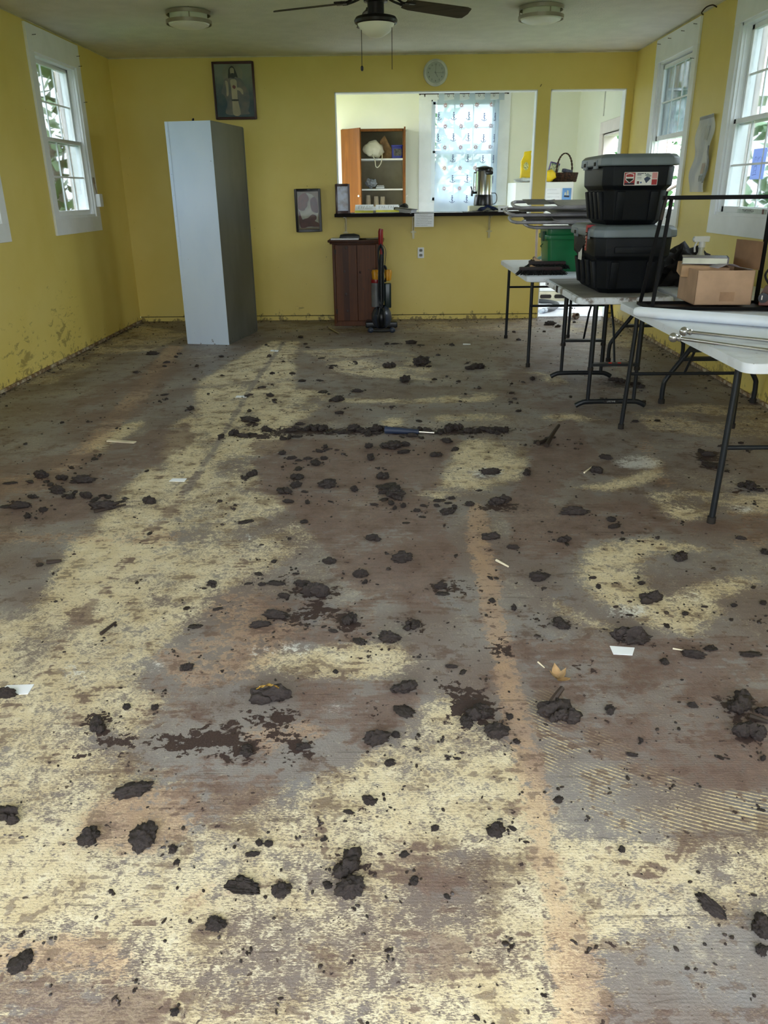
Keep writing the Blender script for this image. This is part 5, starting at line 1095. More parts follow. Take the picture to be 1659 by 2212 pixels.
# ================================================================ stacked folding chairs on the green bin
M_CHM = pm('warm_grey_metal', srgb(150, 146, 152), .35, metal=.1); M_CHP = pm('grey_seat_plastic', srgb(150, 146, 144), .5)
def folded_chair(label, x0, yc, z, yaw, pitch=0, front=True):
    t = thing('folding_chair', label, 'chair', (x0, yc, z), (R_(5.5), R_(pitch), R_(yaw)), 'folded chairs stacked on the green bin')
    w = .215; L = .86; r = .0125
    P = [(L, -w, 0), (.12, -w, 0), (.03, -w*.86, .0), (0, -w*.45, 0), (0, w*.45, 0), (.03, w*.86, 0), (.12, w, 0), (L, w, 0)]
    m = MB(); m.tube(P, r, 12, smooth=5); m.build('main_frame', M_CHM, t)
    P = [(.22, -w+.03, -.006), (.72, -w+.03, -.010), (.78, -w+.07, -.010), (.78, w-.07, -.010), (.72, w-.03, -.010), (.22, w-.03, -.006)]
    m = MB(); m.tube(P, r*.9, 12, smooth=4); m.build('rear_frame', M_CHM, t)
    m = MB(); m.grid(lambda u, v: (.09+.19*u+.04*math.sin(math.pi*v)*(u-1)*-.6, -w+.02+(2*w-.04)*v, .012-.03*math.sin(math.pi*v)*(1-u)*.6+.01), 8, 14); m.solid(.008); m.build('backrest', M_CHP, t)
    m = MB(); m.prism(rounded(.34, .74, -w+.035, w-.035, .05), .002, .014); m.bevel(.004, 2); m.build('seat', M_CHP, t)
    for k in (-1, 1):
        m = MB(); m.bar((.26, k*(w+.008), -.006), (.37, k*(w+.008), .014), .006, .022, up=(0, 1, 0)); m.bevel(.002, 1); m.build('hinge_link', M_CHM, t)
    for xx in (.80,): m = MB(); m.tube([(xx, -w, 0), (xx, w, 0)], r*.8, 10); m.build('crossbar', M_CHM, t)
    return t
folded_chair('bottom folded grey chair of the stack, resting on the green bin', 4.075, 6.93, 1.118, 2, 0)
folded_chair('second folded grey chair from the bottom of the stack on the green bin', 3.945, 6.90, 1.158, -3, 0)
folded_chair('third folded grey chair from the bottom, its loop reaching farthest left', 3.915, 6.92, 1.213, 3, 0)
folded_chair('topmost folded grey chair of the stack on the green bin', 3.965, 6.90, 1.268, -2, 0)
gb = thing('green_bin', 'green lidded plastic bin under the stacked folding chairs', 'bin', (4.435, 6.98, .745))
M_GRN = pm('green_plastic', srgb(14, 110, 62), .35, var=.08)
m = MB(); P0, P1 = rounded(-.165, .165, -.17, .17, .03), rounded(-.185, .185, -.19, .19, .03)
m.loft([[(x, y, 0) for x, y in P0], [(x, y, .27) for x, y in P1]]); m.bevel(.004, 1); m.build('bin_body', M_GRN, gb)
m = MB(); m.prism(rounded(-.20, .20, -.205, .205, .035), .255, .29); m.prism(rounded(-.19, .19, -.195, .195, .03), .29, .352); m.bevel(.005, 2); m.build('bin_lid', M_GRN, gb)
m = MB(); m.box((-.215, -.09, .24), (-.195, -.02, .315)); m.tube([(-.21, -.1, .22), (-.225, -.08, .20), (-.21, -.05, .19)], .004, 8, smooth=4); m.bevel(.003, 1); m.build('side_clasp', pm('dark_green_plastic2', srgb(10, 70, 46), .4), gb)
a = FL(1157, 574, .745); m = MB(); m.tube([(a.x, a.y, .746), (a.x-.005, a.y+.02, 1.09)], .011, 10); o = m.build('pale_rod', pm('pale_pink_rod', srgb(222, 196, 184), .5)); tag(o, 'slim pale pink rod standing left of the green bin', 'rod')
a = FL(1163, 575, .745); o = thing('tape_roll', 'pale round roll standing between the rod and the green bin', 'roll', (a.x+.02, a.y+.02, .745+.042), (R_(90), 0, R_(10))); m = MB(); m.lathe([(.02, -.012), (.042, -.012), (.042, .012), (.02, .012), (.02, -.012)], n=24); m.build('roll_body', pm('pale_teal_roll', srgb(170, 206, 204), .5), o)
a = FL(1149, 577, .745); o = blob_obj('small_clutter', pm('dark_bits', srgb(70, 54, 44), .7, var=.4), 31, (a.x, a.y, .745), (.03, .03, .03), .5, 2.5); tag(o, 'small dark crumpled object beside the pale rod on the back table', 'object')

# broom heads
M_BRIS = pm('black_bristles', srgb(12, 12, 14), .7); M_BLK = pm('dark_red_block', srgb(54, 20, 20), .6, var=.5, vs=12, col2=srgb(20, 14, 14)); M_HNDL = pm('tan_wood_handle', srgb(190, 146, 104), .5)
def broom(label, c, yaw, L, hd, z, seed, hl=.16):
    t = thing('broom_head', label, 'broom', (c[0], c[1], z), (0, 0, R_(yaw)), 'black broom heads on the back table')
    m = MB(); m.box((-L/2, -.02, .03), (L/2, .035, .058)); m.bevel(.006, 2); m.build('broom_block', M_BLK, t)
    m = MB(); rnd = random.Random(seed)
    for k in range(420):
        x_ = rnd.uniform(-L/2, L/2); fl = (x_/(L/2))
        p0 = Vector((x_, rnd.uniform(-.02, .03), rnd.uniform(.02, .04))); p1 = p0+Vector((fl*rnd.uniform(0, .05)-.01, -.055+rnd.uniform(-.02, .01), rnd.uniform(-.032, -.010))); p1.z = max(.002, p1.z)
        m.bar(p0, p1, .004)
    m.build('bristles', M_BRIS, t)
    m = MB(); m.tube([(-.03, .02, .045), (-.05, .02+hl*.5, .05), (-.06, .02+hl, .055)], .012, 12); hh = m.build('handle_stub', M_HNDL, t)
    m = MB(); m.tube([(-.06, .02+hl-.015, .0545), (-.0605, .02+hl+.008, .0555)], .0138, 12); m.build('handle_collar', M_BLK, hh)
    return t
broom('front black broom head at the near edge of the back table', (4.17, 6.60), 2, .34, 0, .745, 1, .10)
broom('rear black broom head with a tan handle stub lying behind the front one', (4.25, 6.765), -2, .30, 0, .775, 2, .34)

# ================================================================ things on the nearest table
TZ = .746
M_IRON = pm('black_painted_iron', srgb(10, 8, 9), .6, spec=.15, var=.2, vs=12); M_RUST = pm('rusty_iron', srgb(58, 34, 26), .6, var=.4, vs=20, col2=srgb(30, 22, 22))
st = thing('metal_stand', 'black metal stand with splayed legs and a square base on the nearest table', 'stand')
x0, y0 = 4.425, 4.475; x1, y1 = 5.09, 4.70; zt = 1.325
def ibar(n, a, b, w=.018, h=.018, mat=None): m = MB(); m.bar(a, b, w, h, up=(0, 1, 0) if abs(b[2]-a[2]) > .1 else (0, 0, 1)); m.bevel(.002, 1); return m.build(n, mat or M_IRON, st)
ibar('base_rail', (x0, y0, TZ+.012), (x1, 4.40, TZ+.012), .022); ibar('base_rail', (x0-.01, y1, TZ+.012), (x1, y1, TZ+.012), .022); ibar('base_rail', (x0, y0-.01, TZ+.012), (x0-.01, y1+.01, TZ+.012), .022); ibar('base_rail', (x1, 4.39, TZ+.012), (x1, y1+.01, TZ+.012), .022)
ibar('leg', (x0, y0+.01, TZ+.01), (4.50, 4.60, zt), .02, .012); ibar('leg', (x0-.01, y1-.02, TZ+.01), (4.475, 4.62, zt), .02, .012)
ibar('leg', (x1, 4.69, TZ+.01), (5.055, 4.62, zt), .022, .018); ibar('leg', (x1+.0, 4.40, TZ+.01), (5.06, 4.60, zt), .02, .012)
ibar('top_bar', (4.455, 4.61, zt+.004), (5.075, 4.61, zt+.004), .022, .022)
ibar('corner_bracket', (4.458, 4.605, zt-.11), (4.470, 4.605, zt+.008), .004, .05, M_RUST); ibar('corner_bracket', (4.485, 4.60, zt-.10), (4.505, 4.60, zt), .004, .03, M_RUST)
m = MB(); m.box((x0+.01, y0+.015, TZ+.001), (x1-.01, y1-.01, TZ+.006)); m.build('base_tray', M_RUST, st)
# cardboard box
M_CARD = pm('brown_cardboard', srgb(178, 144, 116), .75, var=.06, vs=9); M_CARDI = pm('cardboard_inside', srgb(160, 126, 96), .8)
cx_ = thing('cardboard_box', 'open brown cardboard box with one flap raised, on the black stand base', 'box', (4.825, 4.66, TZ+.024), (0, 0, R_(-3)))
bw, bd, bh, th = .155, .165, .185, .004
m = MB(); m.box((-bw, -bd, 0), (bw, bd, th)); m.box((-bw, -bd, 0), (bw, -bd+th, bh)); m.box((-bw, bd-th, 0), (bw, bd, bh)); m.box((-bw, -bd, 0), (-bw+th, bd, bh)); m.box((bw-th, -bd, 0), (bw, bd, bh)); m.build('box_walls', M_CARD, cx_)
m = MB(); m.grid(lambda u, v: (bw-.01+.008*math.sin(u*2.4)+.05*(1-u), -bd+.06+(2*bd-.04)*(u) , bh-.005+.15*v+.0*u), 10, 4); m.solid(.004); m.build('raised_flap', M_CARD, cx_)
m = MB(); m.box((-.02, -bd-.0006, .02), (.06, -bd, .07)); m.build('tape_patch', pm('brown_tape', srgb(160, 124, 96), .3), cx_)
o = thing('closed_carton', 'flat tan carton sticking out of the open cardboard box', 'carton', (4.77, 4.76, TZ+.024+.135), (R_(3), R_(2), R_(-12))); m = MB(); m.box((-.12, -.10, 0), (.14, .11, .062)); m.bevel(.003, 1); m.build('carton_body', pm('tan_card', srgb(186, 150, 114), .7), o)
o = thing('thick_book', 'thick book with white page edges and dark cover on top of the tan carton', 'book', (4.80, 4.80, TZ+.024+.20), (R_(0), R_(0), R_(-18)))
m = MB(); m.box((-.12, -.09, .003), (.12, .085, .034)); m.build('pages', pm('white_page_edges', srgb(222, 222, 206), .6), o)
m = MB(); m.box((-.124, -.093, 0), (.124, .09, .003)); m.box((-.124, -.093, .034), (.124, .09, .038)); m.box((.118, -.093, 0), (.126, .09, .038)); m.build('cover', pm('grey_brown_cover', srgb(92, 82, 88), .35), o)
m = MB(); m.grid(lambda u, v: (-.07+.2*u, -.1+.17*v, .03+.032*math.exp(-((u-.35)/.3)**2)*(1-.4*v)), 12, 6); m.solid(.0015); o = m.build('white_paper', pm('lilac_white_paper', srgb(226, 218, 226), .6)); o.location = (4.85, 4.63, TZ+.024+.155); tag(o, 'bent white paper at the front of the open cardboard box', 'paper')
# spray bottle, dark bag, on the table by the wall
a = FL(1511, 590, TZ); bx_, by_ = 5.03, 5.25
sp = thing('spray_bottle', 'clear spray bottle with a white trigger standing on the table by the right wall', 'bottle', (YP(1512, 560, 5.5).x, 5.5, TZ))
m = MB(); m.lathe([(0, 0), (.042, 0), (.044, .01), (.044, .12), (.03, .17), (.016, .20), (.016, .225), (0, .225)], n=28); sp.scale = (1.15, 1.15, 1.18); m.build('bottle_body', pm('milky_clear_plastic', srgb(214, 214, 196), .15), sp)
m = MB(); m.lathe([(0, .225), (.019, .225), (.019, .25), (.012, .26), (0, .26)], n=20); m.box((-.05, -.012, .255), (.038, .012, .285)); m.box((-.056, -.009, .262), (-.046, .009, .278)); m.tube([(-.03, 0, .256), (-.04, 0, .23), (-.036, 0, .2)], .006, 8, smooth=4); m.bevel(.003, 1); m.build('spray_head', M_WHITE, sp)
o = blob_obj('dark_bag', pm('black_brown_fabric', srgb(28, 22, 22), .8, var=.4, bump=.8, bs=30), 14, (YP(1470, 580, 5.75).x, 5.75, TZ), (.20, .15, .15), .55, 2.2, sub=4, flat=-.09); tag(o, 'dark crumpled bag between the totes and the cardboard box on the table by the wall', 'bag')
# rolled sheet and curtain rods
p0, p1 = FL(1383, 674, TZ+.028), FL(1700, 698, TZ+.028); dd = (p1-p0).normalized()
rl = thing('white_roll', 'long white rolled sheet lying across the nearest table', 'roll'); m = MB(); m.tube([p0-dd*.03, p0-dd*.012, p0, p0+dd*.75], lambda t: .027 if t > .1 else .02, 18); m.build('roll', pm('white_rolled_sheet', srgb(226, 232, 242), .4, var=.02), rl)
M_ROD2 = pm('silver_rod', srgb(186, 184, 184), .25, metal=.85)
for i, ((px, py), (qx, qy), lab) in enumerate((((1478, 716), (1700, 742), 'farther of the two silver ball-ended curtain rods on the nearest table'), ((1455, 729), (1700, 764), 'nearer of the two silver ball-ended curtain rods on the nearest table'))):
    z = TZ+.0085; p0, p1 = FL(px, py, z+.012), FL(qx, qy, z); dd = (p1-p0).normalized()
    t = thing('curtain_rod', lab, 'curtain rod', group='silver curtain rods on the nearest table'); p1 = p0+dd*.62; p1.z = z
    m = MB(); m.tube([p0+dd*.03, p1], .008, 12); m.build('rod', M_ROD2, t)
    m = MB(); m.ball(p0, .021, 3); m.tube([p0+dd*.018, p0+dd*.024, p0+dd*.032, p0+dd*.036], lambda s: (.009, .014, .014, .010)[int(round(s*3))], 14); m.build('ball_finial', M_ROD2, t)
# red box with a black knob and cable
a = FL(1628, 662, TZ+.024); rb = thing('brown_wooden_box', 'reddish brown box with a black knob and a coiled cable at the right edge', 'box', (5.065, 4.50, TZ+.024), (0, 0, R_(-25)))
m = MB(); m.loft([[(-.04, -.06, 0), (.14, -.06, 0), (.14, .10, 0), (-.04, .10, 0)], [(-.04, -.06, .06), (.14, -.06, .075), (.14, .06, .10), (-.02, .06, .10)]]); m.bevel(.004, 1); m.build('box_body', pm('red_brown_wood', srgb(112, 62, 48), .4, var=.2), rb)
m = MB(); m.tube([(-.02, -.058, .045), (-.02, -.095, .045)], .026, 20); m.build('black_knob', M_BLKP, rb); m = MB(); m.box((-.03, -.0965, .035), (-.024, -.0945, .058)); m.build('knob_modelled_highlight', M_NICK, rb)  # bright strip put on the knob in place of a highlight
m = MB(); m.tube([(.0, .02, .10), (-.03, .02, .16), (.02, .02, .22), (.08, .03, .2), (.1, .02, .12), (.05, .0, .105), (.03, -.02, .15), (.06, -.02, .2), (.1, -.02, .17)], .006, 8, smooth=7); m.build('cable', M_DK, rb)

# ================================================================ right wall: poster, notice, book on the sill
a, b = XP(1513, 254, W), XP(1549, 245, W)
ps = thing('wall_poster', 'curled grey and white poster on the right wall between the windows', 'poster', (W, 7.01, 1.635))
def ppos(u, v):
    y_ = .18-.36*u; z_ = -.285+.57*v
    return (-.006-.03*(math.sin(v*6.5+u)**2)*(.3+abs(u-.5))-.02*abs(u-.5)*(1-v), y_+.012*math.sin(v*7), z_)
m = MB(); m.grid(ppos, 10, 24); m.solid(.0012)
pmx, t_, b_ = new_mat('poster_print'); P = t_.add('ShaderNodeTexCoord').outputs['Object']; n_ = t_.noise(t_.scale(P, (1, 6, 3.2)), 1.2, 3)
t_.link(t_.mix(t_.ramp(n_, .35, .65), srgb(222, 225, 234), srgb(250, 251, 255)), b_.inputs['Base Color']); b_.inputs['Roughness'].default_value = .35
m.build('poster_sheet', pmx, ps)
def pflat(name, u0, u1, v0, v1, mat):
    m = MB(); m.grid(lambda s, q: tuple(Vector(ppos(u0+(u1-u0)*s, v0+(v1-v0)*q))+Vector((-.0022, 0, 0))), 6, 6); m.build(name, mat, ps)
pflat('dark_edge_print', .86, .99, .12, .6, pm('poster_dark', srgb(92, 88, 92), .4, var=.3, vs=20)); pflat('brown_oval_print', .55, .76, .24, .38, pm('poster_tan', srgb(160, 130, 112), .4)); pflat('grey_strokes_print', .5, .8, .14, .22, pm('poster_grey', srgb(120, 120, 124), .4, var=.5, vs=60)); pflat('upper_smudge_print', .45, .7, .68, .86, pm('poster_light_grey', srgb(172, 172, 168), .4)); pflat('upper_border_print', .02, .98, .955, .99, pm('poster_border', srgb(128, 124, 122), .4))
XG = W+.043
a = XP(1632, 322, XG); b = XP(1616, 388, XG); c_ = XP(1659, 392, XG)
nt = thing('window_notice', 'blue-violet handwritten notice stuck on the nearer right window', 'notice', (XG, a.y, b.z))
hh_, ww_ = a.z-b.z, .22
M_VIO = pm('violet_paper', srgb(150, 166, 228), .6, var=.03)
NM = Matrix(((0, 0, -1, -.004), (-1, 0, 0, .012), (0, 1, 0, 0), (0, 0, 0, 1)))
_vm, _vt, _vb = new_mat('backlit_violet_paper'); _tl = _vt.add('ShaderNodeBsdfTranslucent'); _ms = _vt.add('ShaderNodeMixShader'); _c = _vt.mix(_vt.noise(_vt.add('ShaderNodeTexCoord').outputs['Object'], 9), srgb(196, 208, 246), srgb(206, 216, 248))
_vt.link(_c, _vb.inputs['Base Color']); _vt.link(_c, _tl.inputs[0]); _ms.inputs[0].default_value = .55; _vt.link(_vb.outputs[0], _ms.inputs[1]); _vt.link(_tl.outputs[0], _ms.inputs[2]); _vt.link(_ms.outputs[0], _vt.n['Material Output'].inputs[0])
m = MB(); m.prism([(0, 0), (ww_, .0), (ww_, hh_), (.0, hh_)], 0, .0008, NM); m.build('sheet', _vm, nt, smooth=0)
m = MB(); q = hh_
strokes(m, [[(.03, q*.55), (.04, q*.72), (.06, q*.74), (.055, q*.6)], [(.08, q*.58), (.082, q*.72)], [(.1, q*.58), (.1, q*.74)], [(.1, q*.66), (.13, q*.74)], [(.14, q*.58), (.15, q*.72), (.165, q*.6)], [(.045, q*.2), (.05, q*.42), (.085, q*.45), (.09, q*.3), (.06, q*.28)], [(.075, q*.22), (.09, q*.24)], [(.03, q*.14), (.1, q*.17)]], .003, NM @ Matrix.Translation((0, 0, .0004))); m.build('writing', pm('blue_ink', srgb(96, 104, 170), .8), nt, smooth=0)
# book on the sill of the nearer window, lettered spine towards the room
a = XP(1592, 459, W-.01); b = XP(1650, 461, W-.01)
sb = thing('sill_book', 'thin white book with a lettered spine lying on the nearer window sill', 'book', (W-.010, (a.y+b.y)/2, ZW0+.022)); Lb = abs(a.y-b.y)
m = MB(); m.box((-.0, -Lb/2, 0), (.075, Lb/2, .034)); m.bevel(.002, 1); m.build('book_body', pm('grey_white_cover', srgb(212, 220, 214), .5), sb)
m = MB(); m.box((-.001, -Lb/2+.002, .001), (.0, -Lb/2+.03, .033)); m.build('brown_spine_end', pm('brown_spine', srgb(120, 70, 58), .5), sb)
text_mesh('Tide & Axiom', .030, 'lettering', M_DINK, sb, Matrix(((0, 0, -1, -.0008), (-1, 0, 0, .045), (0, 1, 0, .017), (0, 0, 0, 1)))) if False else None
m = MB(); rnd = random.Random(2); L = []
for k in range(9): L += [[(-.13+k*.022, -.010), (-.128+k*.022, .012)], scribble_line(-.13+k*.022, -.115+k*.022, rnd.uniform(-.006, .008), .008, rnd)]
strokes(m, L, .0028, Matrix(((0, 0, -1, -.0008), (-1, 0, 0, 0), (0, 1, 0, .017), (0, 0, 0, 1)))); m.build('lettering', M_DINK, sb, smooth=0)

# ================================================================ left wall: alarm box hanging by the window
a = XP(208, 433, 0); al = thing('alarm_box', 'small white alarm box with a cord hanging beside the left window', 'alarm', (.021, a.y-.03, a.z))
m = MB(); m.box((0, -.045, -.06), (.045, .045, .06)); m.bevel(.008, 2); m.build('box_body', M_WHITE, al)
m = MB(); m.box((.01, .046, -.05), (.04, .06, .045)); m.bevel(.003, 1); m.build('side_module', pm('pale_grey_module', srgb(196, 190, 196), .4), al)
m = MB(); m.box((.0, -.06, .15), (.012, -.03, .21)); m.bevel(.002, 1); m.build('upper_sensor', pm('brownish_sensor', srgb(150, 132, 110), .5), al)
m = MB(); m.tube([(.008, -.045, .15), (.014, -.04, .10), (.02, -.03, .055)], .003, 6, smooth=4); m.build('cord', pm('reddish_cord', srgb(150, 100, 80), .5), al)
# hook on the ceiling near the right window
a = FL(1590, 8, H-.01); m = MB(); m.tube([(W-.02, a.y, H-.03), (W-.06, a.y-.02, H-.02), (W-.10, a.y, H-.03), (W-.12, a.y+.03, H-.06), (W-.10, a.y+.05, H-.07)], .005, 8, smooth=5); o = m.build('ceiling_hook', M_NAIL); tag(o, 'bent dark hook at the ceiling above the nearer right window', 'hook')

# ================================================================ mud clods and other debris on the floor
def mud_mat():
    m, t, b = new_mat('wet_dark_mud'); P = t.add('ShaderNodeTexCoord').outputs['Object']; n = t.noise(P, 9, 5, .65)
    t.link(t.mix(t.ramp(n, .3, .75), srgb(32, 23, 21), srgb(56, 44, 40)), b.inputs['Base Color'])
    r = t.add('ShaderNodeMapRange'); t.link(t.noise(P, 5, 3), r.inputs[0]); r.inputs[3].default_value = .3; r.inputs[4].default_value = .85; t.link(r.outputs[0], b.inputs['Roughness'])
    bn = t.add('ShaderNodeBump'); bn.inputs['Strength'].default_value = .8; bn.inputs['Distance'].default_value = .006; t.link(t.noise(P, 4, 6, .75), bn.inputs['Height']); t.link(bn.outputs[0], b.inputs['Normal']); return m
M_MUD = mud_mat()
def clod_mesh(seed, kind):
    # unit clod: radius 1 across, flat underneath; lumps of broken silt
    rnd = random.Random(seed); from mathutils import noise as N
    b = bmesh.new()
    lumps = {'lump': 1, 'heap': 8, 'roll': 1, 'flake': 1, 'curl': 1}[kind]
    for k in range(lumps):
        vs = bmesh.ops.create_icosphere(b, subdivisions=4 if lumps == 1 else 3, radius=1)['verts']
        off = Vector((rnd.uniform(0, 99), rnd.uniform(0, 99), rnd.uniform(0, 99)))
        if kind == 'heap': c = Vector((rnd.uniform(-.68, .68), rnd.uniform(-.6, .6), rnd.uniform(.0, .35))); s = rnd.uniform(.22, .55); s3 = Vector((s*rnd.uniform(.8, 1.3), s, s*.8)); rz = rnd.uniform(0, 3)
        else: c = Vector((0, 0, 0)); s3 = {'lump': Vector((1, .85, .62)), 'roll': Vector((1, .42, .4)), 'flake': Vector((1, .8, .16)), 'curl': Vector((1, .8, .2))}[kind]; rz = 0
        E = Euler((0, 0, rz)).to_matrix()
        for v in vs:
            n = v.co.copy(); d = 1+.40*N.noise(n*1.6+off)+.36*N.noise(n*3.6+off)+.22*N.noise(n*8+off)+.1*N.noise(n*17+off)
            q = Vector((n.x*s3.x, n.y*s3.y, n.z*s3.z))*d
            if kind == 'curl': q.z += .45*q.y*q.y+.1
            v.co = c+E @ q
    zs = sorted(v.co.z for v in b.verts); base = zs[0] + (zs[-1]-zs[0])*.18
    for v in b.verts: v.co.z = max(v.co.z-base, 0)
    bmesh.ops.recalc_face_normals(b, faces=b.faces)
    me = bpy.data.meshes.new('mud_clod'); b.to_mesh(me); b.free(); me.materials.append(M_MUD)
    me.polygons.foreach_set('use_smooth', [True]*len(me.polygons)); return me
CM = {k: [clod_mesh(i*17+j, k) for j in range(n)] for i, (k, n) in enumerate((('lump', 7), ('heap', 7), ('roll', 4), ('flake', 4), ('curl', 2)))}
rc = random.Random(99)
def clod(px, py, w, kind='lump', rot=None, label=None, group=None, aspect=1.0, hk=1.0):
    p = FL(px, py); dist = (p-Vector((CX, 0, CZ))).length; r = w/2*dist/CF
    o = bpy.data.objects.new('mud_clod', rc.choice(CM[kind])); COL.objects.link(o); o.location = (p.x, p.y, -.0005)
    if rot is None: rot = rc.uniform(-25, 25) if kind == 'roll' else rc.uniform(0, 360)
    o.rotation_euler = (0, 0, R_(rot)); k = rc.uniform(.9, 1.1); o.scale = (r*k, r*k*aspect, r*1.0*hk*rc.uniform(.85, 1.1))
    return tag(o, label, 'mud clod', group)
